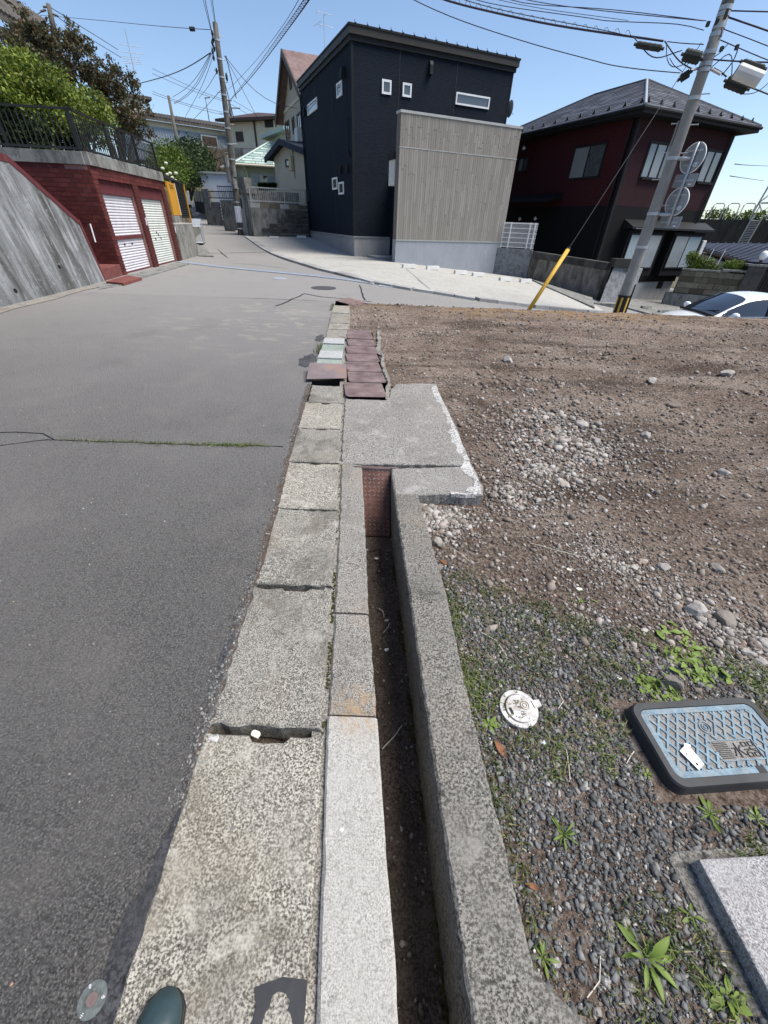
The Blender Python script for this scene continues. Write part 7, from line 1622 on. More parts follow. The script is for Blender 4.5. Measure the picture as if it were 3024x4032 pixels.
def gable(name, label, apex, u, wl, wr, drop_l, drop_r, depth, wz0, roofm, wallm, ov=.5, th=.16, trim=None, inset=.55):
    """gable end in plane along u (left to right), ridge running back along w"""
    u = u.normalized(); w = V(-u.y, u.x, 0); t = thing(name, V(apex.x, apex.y, wz0), label, 'house')
    El, Er = apex - u * wl - V(0, 0, drop_l), apex + u * wr - V(0, 0, drop_r)
    for nm, A_, B_ in (('roof_left', El, apex), ('roof_right', apex, Er)):
        mb = MB(); mb.hexa([A_ + V(0, 0, -th), B_ + V(0, 0, -th), B_ + w * depth + V(0, 0, -th), A_ + w * depth + V(0, 0, -th), A_, B_, B_ + w * depth, A_ + w * depth]); ob(nm, mb, roofm, t)
    if trim:
        mb = MB(); nn_ = -w * .03
        for A_, B_ in ((El, apex), (apex, Er)): mb.hexa([A_ + nn_ + V(0, 0, -th - .12), B_ + nn_ + V(0, 0, -th - .12), B_ + w * .06 + V(0, 0, -th - .12), A_ + w * .06 + V(0, 0, -th - .12), A_ + nn_ + V(0, 0, .02), B_ + nn_ + V(0, 0, .02), B_ + w * .06 + V(0, 0, .02), A_ + w * .06 + V(0, 0, .02)])
        ob('barge_board', mb, trim, t)
    o_ = w * inset; sl_l, sl_r = drop_l / wl, drop_r / wr; a_, b_ = wl - ov, wr - ov; poly = [Z(apex - u * a_, wz0) + o_, Z(apex + u * b_, wz0) + o_, apex + u * b_ - V(0, 0, sl_r * b_ + th + .02) + o_, apex - V(0, 0, th + .02) + o_, apex - u * a_ - V(0, 0, sl_l * a_ + th + .02) + o_]
    mb = MB(); mb.prism(poly, w * (depth - inset - .4)); ob('wall', mb, wallm, t)
    A2 = apex - u * a_ + o_; return t, Face(V(A2.x, A2.y, 0), V(A2.x, A2.y, 0) + u * (a_ + b_))
# cream gabled house with steep brown roof
gu = V(.407, -.913, 0); ap_ = AZ(-11.67, 38.0, 10.12)
t, gf = gable('cream_gable_house', 'tall cream house with a steep brown roof behind the black house', ap_, gu, 4.3, 4.3, 2.72, 2.72, 8, 1.0, MAT['brownroof'], MAT['cream'], .45, .2, MAT['browntrim'])
for q, gm in ((((1190, 360), (1242, 335), (1255, 575), (1200, 575)), MAT['glassdark']), (((1282, 300), (1308, 290), (1318, 485), (1294, 495)), MAT['glassdark']), (((1350, 250), (1400, 230), (1410, 440), (1362, 460)), MAT['glass'])): window(gf, gf.rect(*[a7(*p) for p in q]), t, MAT['browntrim'], [gm], fw=.12, mull=(.5,))
a, b = gf.ab(*b2(1128, 650)); mb = MB(); gf.box(mb, a - .35, a + .35, b - .45, b + .45, -.05, .04); ob('gable_louvre', mb, MAT['browntrim'], t)
a0_, b_ = gf.ab(*a7(1150, 240)); mb = MB(); gf.box(mb, 0, gf.L, b_ - .08, b_ + .08, 0, .05); ob('belt_course', mb, MAT['cream2'], t)
a, b = gf.ab(*a7(1400, 530)); mb = MB(); gf.box(mb, a - .4, a + .4, b - .35, b + .35, 0, .35); ob('air_conditioner', mb, MAT['acwhite'], t, bevel=.03)
# small cream outbuilding with navy roof
su = V(.62, -.785, 0); ap2 = AZ(-12.71, 35.0, 5.58)
t, sf = gable('cream_outbuilding', 'small cream outbuilding with a navy roof behind the aluminium railing', ap2, su, 2.6, 3.2, .74, .70, 5, .5, MAT['navy'], MAT['cream'], .55, .16, MAT['navy'], .45)
r_ = sf.rect(a7(1196, 868), a7(1290, 850), a7(1290, 940), a7(1200, 955)); window(sf, r_, t, MAT['browntrim'], [MAT['glassdark']], fw=.08)
a, b = sf.ab(*a7(1285, 915)); mb = MB(); sf.box(mb, a - .18, a + .18, b - .35, b + .35, 0, .2); ob('meter_box', mb, MAT['beige'], t, bevel=.03)
p0, p1_ = sf.ab(*a7(1290, 700)), sf.ab(*a7(1310, 870)); mb = MB(); mb.tube([sf.pt(*p0, .06), sf.pt(p0[0] + .05, (p0[1] + p1_[1]) / 2, .06), sf.pt(*p1_, .06), sf.pt(p1_[0], p1_[1] - .9, .06)], .02, 6); ob('cable_drop', mb, MAT['cable'], t)
# green-roofed house
gA, gM, gB = AZ(-19.0, 47.6), AZ(-17.47, 44.0), AZ(-12.3, 44.0); zg = 5.0; hp = AZ(-13.83, 46.8); zh = 6.62
t = thing('green_roof_house', gM, 'pale green house with a light green slate hip roof', 'house')
mb = MB(); mb.add([Z(gA, zg), Z(gM, zg), Z(gB, zg), Z(AZ(-10.5, 46.8), zh), Z(hp, zh), Z(AZ(-17, 50), zg)], [(0, 1, 4), (1, 2, 3, 4), (0, 4, 5)]); rf = ob('roof', mb, MAT['stain'], t)
up_ = (Z(hp, zh) - Z(gM, zg)); e_u = (gB - gM).normalized(); inw = V(-e_u.y, e_u.x, 0); run = (hp - gM).dot(inw); rise = zh - zg; sl = math.hypot(run, rise); upv = (inw * run + V(0, 0, rise)) / sl; nrm = e_u.cross(upv); hipx = (hp - gM).dot(e_u)
sgme = MB(); sgme.box((0, 0, 0), (1, 1, .02)); sgm_ = sgme.mesh('slate'); fixn(sgm_); sgm_.materials.append(MAT['greenroof'])
nrw = 9; ch = sl / nrw
for r_ in range(nrw):
    x = hipx * (r_ + .6) / nrw
    while x < (gB - gM).length:
        w_ = random.choice((.5, .7, .9)); M_ = Matrix((e_u, upv, nrm)).transposed().to_4x4(); M_.translation = Z(gM, zg) + e_u * x + upv * (r_ * ch) + nrm * .02; inst('slate', sgm_, M_ @ Matrix.Rotation(rad(-2), 4, 'X') @ Matrix.Diagonal((w_ - .04, ch - .045, 1, 1)), rf); x += w_
mb = MB(); mb.tube([Z(gM, zg + .05), Z(hp, zh + .05), Z(AZ(-10.5, 46.8), zh + .05)], .09, 6); ob('hip_cap', mb, MAT['greentrim'], rf)
mb = MB(); mb.tube([Z(gA, zg - .08), Z(gM, zg - .08), Z(gB, zg - .08)], .09, 6); ob('rain_gutter', mb, MAT['cream2'], t)
mb = MB(); mb.prism([Z(p, 1.0) for p in (gM + V(-.1, .9, 0) + V(.3, 0, 0), gB + V(0, .9, 0), gB + V(0, 6, 0), gA + V(1.2, 2, 0), gA + V(.7, .2, 0))], (0, 0, zg - 1.05)); ob('wall', mb, MAT['greenwall'], t)
gf2 = Face(gM + V(.2, .88, 0), gB + V(0, .88, 0)); window(gf2, gf2.rect(a7(740, 1062), a7(1050, 1075), a7(1052, 1200), a7(745, 1190)), t, MAT['alu'], [MAT['frost'], MAT['glass'], MAT['curtain']], fw=.08, mull=(.33, .66))
mb = MB(); q = gf2.pt(.35, zg - .1, .1); mb.tube([q + V(-.1, -.5, 0), q + V(0, 0, -.4), q + V(0, 0, -3)], .05, 6); ob('downpipe', mb, MAT['cream2'], t)
# upper storey with green eave
uA, uB = PD(*a7(850, 530), 49), PD(*a7(1160, 395), 44); mb = MB(); w_ = V(.25, .97, 0) * 4; mb.hexa([uA + V(0, 0, -.22), uB + V(0, 0, -.22), uB + w_ + V(0, 0, -.1), uA + w_ + V(0, 0, -.1), uA, uB, uB + w_ + V(0, 0, .7), uA + w_ + V(0, 0, .7)]); ob('upper_roof', mb, MAT['greentrim'], t)
wA, wB = PD(*a7(950, 640), 49.5), PD(*a7(1160, 560), 45.5); mb = MB(); mb.hexa([Z(wA, 4), Z(wB, 4), Z(wB + w_, 4), Z(wA + w_, 4), Z(wA, uA.z - .1), Z(wB, uB.z - .1), Z(wB + w_, uB.z), Z(wA + w_, uA.z)]); ob('upper_wall', mb, MAT['greenwall'], t)
# grey panel shed, fences and gate posts
sA_, sB_ = AZ(-21.25, 46), AZ(-18.2, 45.3); SF = Face(sA_, sB_); t = thing('grey_shed', sA_, 'pale grey prefabricated shed behind the black railing', 'shed')
fbox(SF, 'body', 0, SF.L, 1.5, 4.32, -2.2, 0, MAT['shedgrey'], t); fbox(SF, 'roof', -.12, SF.L + .1, 4.32, 4.45, -2.3, .15, MAT['alu'], t)
for k in range(1, 6): fbox(SF, 'panel_rib', SF.L * k / 6 - .015, SF.L * k / 6 + .015, 1.6, 4.3, 0, .012, MAT['shedgrey'], t)
rA_, rB_ = AZ(-20.75, 42), AZ(-17.5, 39.5); RB = Face(rA_, rB_); t = thing('black_railing', rA_, 'black bar railing in front of the grey shed', 'railing')
z0_, z1_ = RB.ab(*a7(200, 1380))[1], RB.ab(*a7(200, 1292))[1]
for z in (z0_, z1_): fbox(RB, 'rail', 0, RB.L, z - .03, z + .03, -.04, .02, MAT['darkmetal'], t)
for k in range(22): a = RB.L * (k + .5) / 22; mb = MB(); mb.tube([RB.pt(a, z0_), RB.pt(a, z1_)], .016, 5); ob('bar', mb, MAT['darkmetal'], t)
f_ = Face(AZ(-19.8, 43.5), AZ(-17.6, 43)); zz1 = f_.ab(*a7(300, 1222))[1]
for k in range(12): a = f_.L * (k + .5) / 12; mb = MB(); mb.tube([f_.pt(a, zz1 - .9), f_.pt(a, zz1)], .018, 5); ob('bar', mb, MAT['darkmetal'], t)
fbox(f_, 'rail', 0, f_.L, zz1 - .03, zz1 + .03, -.03, .03, MAT['darkmetal'], t)
t = thing('railing_base_wall', rA_, 'dark stained base wall under the black railing', 'wall'); fbox(RB, 'wall', -.6, RB.L, .6, z0_ - .25, -.3, -.02, MAT['stain'], t); fbox(RB, 'pillar', -.75, .0, .8, z1_ + .15, -.5, .05, MAT['stain'], t)
for k, lb in enumerate(('left striped cream marker block on the hill lane corner', 'middle striped cream marker block on the hill lane corner', 'right striped cream marker block on the hill lane corner')):
    q = PD(*a1(915 + k * 48, 300), 50 - 1.6 * k); q2 = PD(*a1(945 + k * 48, 560), 50 - 1.6 * k); t = thing('marker_block', q2, lb, 'block', 'striped marker blocks'); mb = MB(); d_ = V(.93, -.36, 0); mb.hexa([Z(q2, q2.z - .5) - d_ * .32, Z(q2, q2.z - .5) + d_ * .32, Z(q2, q2.z - .5) + d_ * .32 + V(.1, .4, 0), Z(q2, q2.z - .5) - d_ * .32 + V(.1, .4, 0), q - d_ * .32, q + d_ * .32, q + d_ * .32 + V(.1, .4, 0), q - d_ * .32 + V(.1, .4, 0)]); ob('block', mb, MAT['darkblock'], t)
    mb = MB(); mb.hexa([Z(q, q.z - .75) - d_ * .25 + V(-.02, -.06, 0), Z(q, q.z - .75) + d_ * .12 + V(-.02, -.06, 0), Z(q, q.z - .75) + d_ * .12, Z(q, q.z - .75) - d_ * .25, q - d_ * .25 + V(-.02, -.06, -.02), q + d_ * .12 + V(-.02, -.06, -.02), q + d_ * .12, q - d_ * .25]); ob('pale_face', mb, MAT['cream'], t)
cA, cB = AZ(-19.75, 37.6), AZ(-18.0, 36.5); CB = Face(cA, cB); t = thing('concrete_wall_stub', cA, 'stubby concrete wall with striped edge left of the leaning pole', 'wall'); fbox(CB, 'wall', 0, CB.L, .4, CB.ab(*a7(400, 1412))[1], -.25, 0, MAT['stain'], t)
for k in range(6): z = 1.25 + k * .19; fbox(CB, 'stripe', -.03, .02, z, z + .10, -.25, .01, MAT['white'], t)
gA_, gB_ = AZ(-17.7, 33.6), AZ(-16.7, 32.4); GP = Face(gA_, gB_); t = thing('gate_pillar', gA_, 'mossy stone gate pillar with a white plaster side by the leaning pole', 'pillar')
zt2 = GP.ab(*a7(600, 1320))[1]; fbox(GP, 'plaster_face', 0, GP.L * .55, .2, zt2 - .05, -.3, 0, MAT['offwhite'], t); fbox(GP, 'pillar', GP.L * .55, GP.L + .05, .2, zt2 + .2, -.5, .06, MAT['stain'], t); fbox(GP, 'cap', -.3, GP.L + .12, zt2 + .0, zt2 + .22, -.6, .12, MAT['stain'], t); fbox(GP, 'upper_block', -.5, .7, zt2 + .22, zt2 + .8, -.7, -.2, MAT['stain'], t); fbox(GP, 'letter_slot', .18, .34, zt2 - .75, zt2 - .25, -.02, .02, MAT['black'], t)

# blue corrugated long house on the terrace
bA, bB = AZ(-26.8, 67.3), AZ(-16.9, 70.8); BF = Face(bA, bB); t = thing('blue_house', bA, 'long blue corrugated house with a grey roof up on the hill', 'house')
fbox(BF, 'wall', 0, BF.L, 6.5, 9.50, -6, 0, MAT['bluewall'], t); fbox(BF, 'white_band', 0, BF.L, 9.50, 10.0, -6, -.02, MAT['cream2'], t)
mb = MB()
for k in range(int(BF.L / .28)): a = k * .28; BF.box(mb, a, a + .13, 6.6, 9.45, 0, .05)
ob('corrugation', mb, MAT['bluewall'], t)
mb = MB(); mb.hexa([BF.pt(-.5, 9.95, .6), BF.pt(BF.L + .6, 9.95, .6), BF.pt(BF.L + .6, 10.9, -5), BF.pt(-.5, 10.9, -5), BF.pt(-.5, 10.2, .6), BF.pt(BF.L + .6, 10.2, .6), BF.pt(BF.L + .6, 11.3, -5), BF.pt(-.5, 11.3, -5)]); rb = ob('roof', mb, MAT['greyroof'], t)
for k in range(40): a = -.4 + (BF.L + .9) * k / 39; mb = MB(); mb.tube([BF.pt(a, 10.22, .6), BF.pt(a, 11.32, -5)], .08, 5, caps=False); ob('tile_row', mb, MAT['greyroof'], rb)
window(BF, BF.rect(c1(1312, 885), c1(1413, 898), c1(1417, 965), c1(1318, 955)), t, MAT['alu'], [MAT['browntrim']], fw=.12, base=.3, out=.32)
mb = MB(); BF.box(mb, 1.0, 2.0 + .6, 10.5, 12.0, -4.5, -2.5); ob('upper_room', mb, MAT['cream2'], t); mb = MB(); BF.box(mb, .3, 3.6, 12.0, 12.25, -5, -2.1); ob('upper_roof', mb, MAT['greyroof'], t)
mb = MB(); a = BF.ab(*c1(1470, 930))[0]; BF.box(mb, a - .5, a + .4, 7.9, 8.6, 0, .5); ob('air_conditioner', mb, MAT['acwhite'], t)
t = thing('terrace_wall', bA, 'dark terrace wall under the blue house', 'wall'); f_ = Face(AZ(-25, 65), AZ(-15.5, 66)); fbox(f_, 'wall', 0, f_.L, 4, 7.35, -1, 0, MAT['stain'], t)
# ivory house with brown trim
cC = AZ(-15.05, 66); cL = AZ(-17.9, 68.5); cR = AZ(-11.2, 62.5); t = thing('ivory_house', cC, 'ivory house with a brown corner board and flat brown eave on the hill', 'house')
F1, F2 = Face(cL, cC), Face(cC, cR); zt3 = 10.55
mb = MB(); mb.prism([Z(cL, 7.0), Z(cC, 7.0), Z(cR, 7.0), Z(cR + V(1, 6, 0), 7.0), Z(cL + V(1, 6, 0), 7.0)], (0, 0, zt3 - 7.0)); ob('wall', mb, MAT['cream2'], t)
mb = MB(); mb.tube([Z(cC, 8.3) - V(0, .05, 0), Z(cC, zt3) - V(0, .05, 0)], .12, 6); ob('corner_board', mb, MAT['browntrim'], t)
oL, oC, oR = cL + V(-1.0, -.6, 0), cC + V(-.1, -1.0, 0), cR + V(.6, -.6, 0); rd = AZ(-14.6, 69); mb = MB(); mb.add([Z(oL, zt3 - .05), Z(oC, zt3 - .05), Z(oR, zt3 - .05), Z(oR, zt3 + .2), Z(oC, zt3 + .2), Z(oL, zt3 + .2), Z(rd, zt3 + 1.2), Z(rd, zt3)], [(0, 1, 4, 5), (1, 2, 3, 4), (5, 4, 6), (4, 3, 6), (0, 7, 1), (1, 7, 2)]); ob('roof', mb, MAT['browntrim'], t)
window(F1, F1.rect(a7(518, 492), a7(604, 485), a7(614, 602), a7(528, 608)), t, MAT['browntrim'], [MAT['curtaindark']], fw=.15, mull=(.5,))
a, b = F2.ab(*a7(965, 362)); mb = MB(); F2.box(mb, a - .6, a + .6, b - .35, b + .35, 0, .08); ob('gable_louvre', mb, MAT['black'], t)
t = thing('terrace_blocks', cC, 'grey block terrace with dark openings under the ivory house', 'wall'); f_ = Face(AZ(-17.4, 60), AZ(-12, 58)); fbox(f_, 'wall', 0, f_.L, 5.0, 7.5, -2, 0, MAT['stain'], t); fbox(f_, 'pale_block', 1.0, 2.0, 6.0, 7.35, 0, .1, MAT['found'], t); fbox(f_, 'pale_block', 2.1, 2.5, 6.0, 7.35, 0, .3, MAT['found'], t)
# slope vegetation
def P3(x, y, d): return PD(*c3(x, y), d)
B1 = [(P3(300, 560, 36), 1.0), (P3(370, 590, 37), 1.1), (P3(420, 640, 38), .9), (P3(330, 680, 35), 1.0), (P3(400, 740, 36), .8), (P3(250, 620, 34), .6), (P3(340, 720, 34.4), .75), (P3(210, 665, 34.2), .5), (P3(390, 770, 34.6), .6)]
t = thing('hydrangea_bush', V(B1[0][0].x, B1[0][0].y, 2.2), 'green bush with white flower heads beyond the garage fence', 'bush'); leaves('crown', B1, 9000, .13, MAT['leaf_lime'], t); limbs(t, V(B1[3][0].x, B1[3][0].y, 1.6), [c[0] for c in B1], .05, MAT['bark'])
for p in ((318, 608), (290, 650), (330, 700), (352, 690), (368, 725), (358, 750), (395, 748), (180, 648), (207, 655), (400, 690)):
    q = P3(*p, 33.5); mb = MB(); mb.grid([[q + V(.11 * math.sin(tt_) * math.cos(k), .11 * math.sin(tt_) * math.sin(k), .08 * math.cos(tt_)) * (1) for k in np.linspace(0, 6.283, 10)] for tt_ in np.linspace(.05, 3.09, 7)])
    for i, v in enumerate(mb.v): vv_ = Vector(v); mb.v[i] = tuple(q + (vv_ - q) * (1 + .25 * mnoise.noise(vv_ * 9)))
    ob('flower_head', mb, MAT['flower'], t, True)
B2 = [(P3(480, 560, 52), 1.8), (P3(560, 560, 54), 1.8), (P3(520, 640, 48), 1.6), (P3(600, 640, 50), 1.5), (P3(480, 700, 46), 1.4), (P3(640, 700, 50), 1.3)]
t = thing('slope_bush', V(B2[0][0].x, B2[0][0].y, 4), 'dark green bush on the slope below the blue house', 'bush'); leaves('crown', B2, 11000, .2, MAT['leaf_dark'], t); limbs(t, V(B2[4][0].x, B2[4][0].y, 2.5), [c[0] for c in B2], .07, MAT['bark'])
pts = []
for k in range(5200): 
    x = random.uniform(560, 830); y = random.uniform(520, 690); q = P3(x, y, 60 - (y - 520) * .05); pts.append((q.x, q.y, q.z - .5))
blades('dry_grass', pts, .5, 1.3, .035, MAT['leaf_dry'], 'tall dry grass on the slope below the blue house', 'grass', .6)
pts = []
for k in range(2500):
    q = PD(*a7(random.uniform(820, 1060), random.uniform(1190, 1240)), 37); pts.append((q.x, q.y, q.z - .15))
blades('yard_grass', pts, .1, .35, .03, MAT['leaf_dark'], 'green plants on the wall in front of the green-roofed house', 'grass', .8)

# ------------------------------------------------------------------ far right
mA, mB = AZ(31.5, 62), AZ(42, 60); MF = Face(mA, mB); zt4 = 1.5 + .0215 * 61; t = thing('dark_embankment', mA, 'dark stone retaining wall far right behind the navy roof', 'wall'); fbox(MF, 'wall', 0, MF.L, -4, zt4, -3, 0, MAT['darkwall'], t)
t = thing('wall_railing', mA, 'pipe hoop railing along the top of the dark retaining wall', 'railing')
for k in range(8):
    a = 1.0 + k * 1.3; mb = MB(); mb.tube([MF.pt(a, zt4, -.3), MF.pt(a + .05, zt4 + 1.15, -.3), MF.pt(a + .2, zt4 + 1.3, -.3), MF.pt(a + .85, zt4 + 1.3, -.3), MF.pt(a + 1.0, zt4 + 1.15, -.3), MF.pt(a + 1.05, zt4, -.3)], .045, 6); ob('hoop', mb, MAT['alu'], t)
B_ = [(MF.pt(.6 + k * 1.1, zt4 + .1 + .35 * random.random(), -2.5), .65) for k in range(8)]; t = thing('wall_shrubs', MF.pt(1, zt4, -2.5), 'green shrubs behind the pipe hoop railing far right', 'shrub'); leaves('crown', B_, 2600, .22, MAT['leaf_lime'], t)
l0, l1 = PD(*a6(1310, 1112), 59.5), PD(*a6(1500, 790), 59.5); t = thing('wall_ladder', l0, 'pale steel ladder leaning on the dark retaining wall', 'ladder'); d_ = V(.8, -.6, 0) * .42
for s in (-1, 1): mb = MB(); mb.tube([l0 + d_ * s * .9, l1 + d_ * s * .9 + V(0, 0, .4)], .06, 6); ob('stile', mb, MAT['alu'], t)
for k in range(14): q = l0.lerp(l1, (k + .5) / 14); mb = MB(); mb.tube([q - d_ * .9, q + d_ * .9], .035, 5); ob('rung', mb, MAT['alu'], t)
pb_ = PD(*a6(1420, 780), 115); t = thing('lattice_pylon', pb_, 'steel lattice pylon at the right picture edge', 'pylon'); H_ = 26.0
def leg(k, s): a = rad(45 + 90 * k); w_ = 3.4 * (1 - s) + .7 * s; return pb_ + V(3.4, 0, 0) + V(w_ * math.cos(a), w_ * math.sin(a), -4 + s * H_)
for k in range(4): mb = MB(); mb.tube([leg(k, 0), leg(k, 1)], .16, 5); ob('leg', mb, MAT['galv'], t)
for i in range(8):
    s0_, s1_2 = 1 - (1 - i / 8) ** 1.0, (i + 1) / 8
    for k in range(4):
        mb = MB(); mb.tube([leg(k, s0_), leg((k + 1) % 4, s1_2)], .07, 4); mb.tube([leg((k + 1) % 4, s0_), leg(k, s1_2)], .07, 4); mb.tube([leg(k, s1_2), leg((k + 1) % 4, s1_2)], .07, 4); ob('bracing', mb, MAT['galv'], t)
mb = MB(); q = pb_ + V(3.4, 0, 12.5); mb.tube([q - V(5, 0, 0), q + V(5, 0, 0)], .2, 5); mb.tube([q - V(4, 0, -6), q + V(4, 0, 6 - 12)], .0001, 4); ob('cross_arm', mb, MAT['galv'], t)
# garden plants over the stone wall
for H, lb, n in (([(SW.pt(.5, .35, -.6), .45), (SW.pt(1.0, .25, -.6), .45), (SW.pt(1.3, .1, -.5), .3), (SW.pt(.25, .6, -.7), .3)], 'loose lime-green shrub behind the stone wall, left one', 3000), ([(SW.pt(2.0, .32, -.6), .38, .6), (SW.pt(2.3, .3, -.6), .36, .6)], 'rounded lime-green shrub behind the stone wall, right one', 2600)):
    t = thing('garden_shrub', Z(H[0][0], -.5), lb, 'shrub'); leaves('crown', H, n, .085, MAT['leaf_lime'], t, shell=.4); limbs(t, Z(H[0][0], -.6), [c[0] for c in H], .02, MAT['bark'])
for k, (a, lb) in enumerate(((.95, 'left thin white garden stake behind the stone wall'), (1.42, 'right thin white garden stake behind the stone wall'))): mb = MB(); mb.tube([SW.pt(a - .1, -.3, -.45), SW.pt(a + .02, .95, -.45)], .018, 5); o = ob('garden_stake', mb, MAT['white']); setp(o, lb, 'stake')
# ------------------------------------------------------------------ right utility pole with signs
DP = 15.5; pb0 = AZ(27.68, DP); pz = ZT(pb0.x, pb0.y); pt0 = AZ(27.52, DP, 1.5 + .263 * DP); pb0.z = pz - .1
up_ = thing('utility_pole', Z(pb0, pz), 'round concrete utility pole with cable closures at the right', 'utility pole')
def pp(z, off_=V(0, 0, 0)): s = (z - pb0.z) / (pt0.z - pb0.z); return pb0.lerp(pt0, s) + off_
mb = MB(); mb.tube([pp(pb0.z + (pt0.z - pb0.z) * s) for s in np.linspace(0, 1, 8)], .165, 20, .115); ob('shaft', mb, MAT['polec'], up_, True)
mb = MB(); mb.tube([pp(pt0.z - .03), pp(pt0.z + .12), pp(pt0.z + .2)], [.125, .12, .05], 16); ob('cap', mb, MAT['stain'], up_, True)
rp = lambda z: .165 + (.115 - .165) * (z - pb0.z) / (pt0.z - pb0.z)
def zpx(px, py): d = ray(px, py); return CAMH + DP * d.z / math.hypot(d.x, d.y)
for p in (b4(1080, 110), b4(1050, 190), b4(990, 345), b4(960, 440), b4(880, 660), b4(840, 810), b4(825, 880), b4(700, 1230), b1(1070, 345), b1(870, 945), b1(750, 1305)):
    z = zpx(*p); mb = MB(); mb.tube([pp(z - .035), pp(z + .035)], rp(z) + .012, 20); ob('band', mb, MAT['galv'], up_)
RXV = V(math.cos(rad(27.6)), -math.sin(rad(27.6)), 0)      # to the right as seen
FWV = V(math.sin(rad(27.6)), math.cos(rad(27.6)), 0)
for k, p in enumerate((b1(980, 280), b1(1180, 285), b1(960, 855), b1(740, 1105), b1(930, 572), b4(820, 1175), c6(920, 980), c6(1030, 990))):
    z = zpx(*p); s = -1 if k in (0, 3, 4, 6) else 1; mb = MB(); mb.tube([pp(z), pp(z, RXV * s * .30)], .012, 6); mb.tube([pp(z, RXV * s * .29), pp(z, RXV * s * .30)], .022, 6); ob('step_bolt', mb, MAT['galv'], up_)
# yellow-black guard
zg0, zg1 = pz - .05, zpx(*b1(540, 1825)); mb = MB(); mb.tube([pp(zg0), pp(zg1)], rp(zg0) + .012, 22); gd = ob('guard', mb, MAT['rubber'], up_)
for th in (150, 205, 260, 320):
    a = rad(th); c_ = RXV * math.cos(a) + FWV * math.sin(a); tn = V(-c_.y, c_.x, 0); r_ = rp(zg0) + .016; mb = MB(); mb.hexa([pp(zg0, c_ * r_ - tn * .028), pp(zg0, c_ * r_ + tn * .028), pp(zg0, c_ * (r_ - .02) + tn * .028), pp(zg0, c_ * (r_ - .02) - tn * .028), pp(zg1 - .06, c_ * r_ - tn * .028), pp(zg1 - .06, c_ * r_ + tn * .028), pp(zg1 - .06, c_ * (r_ - .02) + tn * .028), pp(zg1 - .06, c_ * (r_ - .02) - tn * .028)]); ob('yellow_stripe', mb, MAT['yellow'], gd)
mb = MB(); c_ = RXV * .19 - FWV * .02; mb.tube([pp(pz, c_), pp(zg1 + .3, c_)], .022, 6); ob('ground_pipe', mb, MAT['rubber'], up_)
mb = MB(); c_ = -RXV * .155 - FWV * .03; mb.tube([pp(zpx(*c6(945, 960)), c_), pp(zpx(*c6(870, 1200)), c_ * 1.02)], .02, 6); ob('riser_pipe', mb, MAT['polec'], up_)
# closures
def closure(pxa, pxb, r, name, label, mat='plasticblk', d=DP - .2, n=10, ribs=5):
    A_, B_ = PD(*pxa, d), PD(*pxb, d); t = thing(name, A_, label, 'cable closure'); mb = MB(); ax_ = (B_ - A_).normalized(); mb.tube([A_, A_ + ax_ * .03, B_ - ax_ * .03, B_], [r * .8, r, r, r * .8], n); ob('body', mb, MAT[mat], t)
    for k in range(ribs): q = A_.lerp(B_, (k + .5) / ribs); mb = MB(); mb.tube([q - ax_ * .012, q + ax_ * .012], r * 1.07, n); ob('rib', mb, MAT[mat], t)
    mb = MB(); mb.tube([A_ - ax_ * .06, A_], .03, 6); mb.tube([B_, B_ + ax_ * .06], .03, 6); ob('cable_gland', mb, MAT['cable'], t); return t
closure(b4(20, 555), b4(330, 605), .06, 'cable_closure', 'long black cable closure hanging left of the pole')
closure(b4(610, 680), b4(820, 730), .105, 'cable_closure', 'thick black cable closure directly left of the pole', d=DP - .35)
closure(b4(565, 985), b4(680, 910), .075, 'cable_closure', 'small square black cable closure below the others')
closure(b4(1345, 770), b4(1610, 855), .055, 'cable_closure', 'black cable closure above the white equipment case')
closure(b4(1140, 1010), b4(1400, 1110), .105, 'cable_closure', 'thick black cable closure in front of the white equipment case', d=DP + .2)
A_, B_ = PD(*b4(1270, 880), DP - .4), PD(*b4(1570, 1000), DP - .4); t = thing('equipment_case', A_, 'white cylindrical equipment case on the cables right of the pole', 'equipment case'); mb = MB(); mb.tube([A_, A_.lerp(B_, .05), B_], [.125, .135, .135], 12); ob('case', mb, MAT['offwhite'], t); mb = MB(); mb.tube([A_ - (B_ - A_) * .03, A_], .12, 12); ob('end_cap', mb, MAT['plasticblk'], t)
mb = MB(); mb.tube([PD(*b4(740, 750), DP - .3), PD(*b4(830, 745), DP)], .03, 6); mb.tube([PD(*b4(930, 850), DP), PD(*b4(1070, 925), DP)], .03, 6); mb.tube([PD(*b4(690, 880), DP - .2), PD(*b4(800, 850), DP)], .03, 6); ob('cable_bracket', mb, MAT['galv'], up_)
for p in ((1020, 275), (910, 300), (1140, 150), (1120, 210), (1080, 610), (1270, 590)): mb = MB(); q = PD(*b4(*p), DP - .1); mb.box(q - V(.03, .03, .04), q + V(.03, .03, .04)); ob('terminal', mb, MAT['plasticblk'], up_)

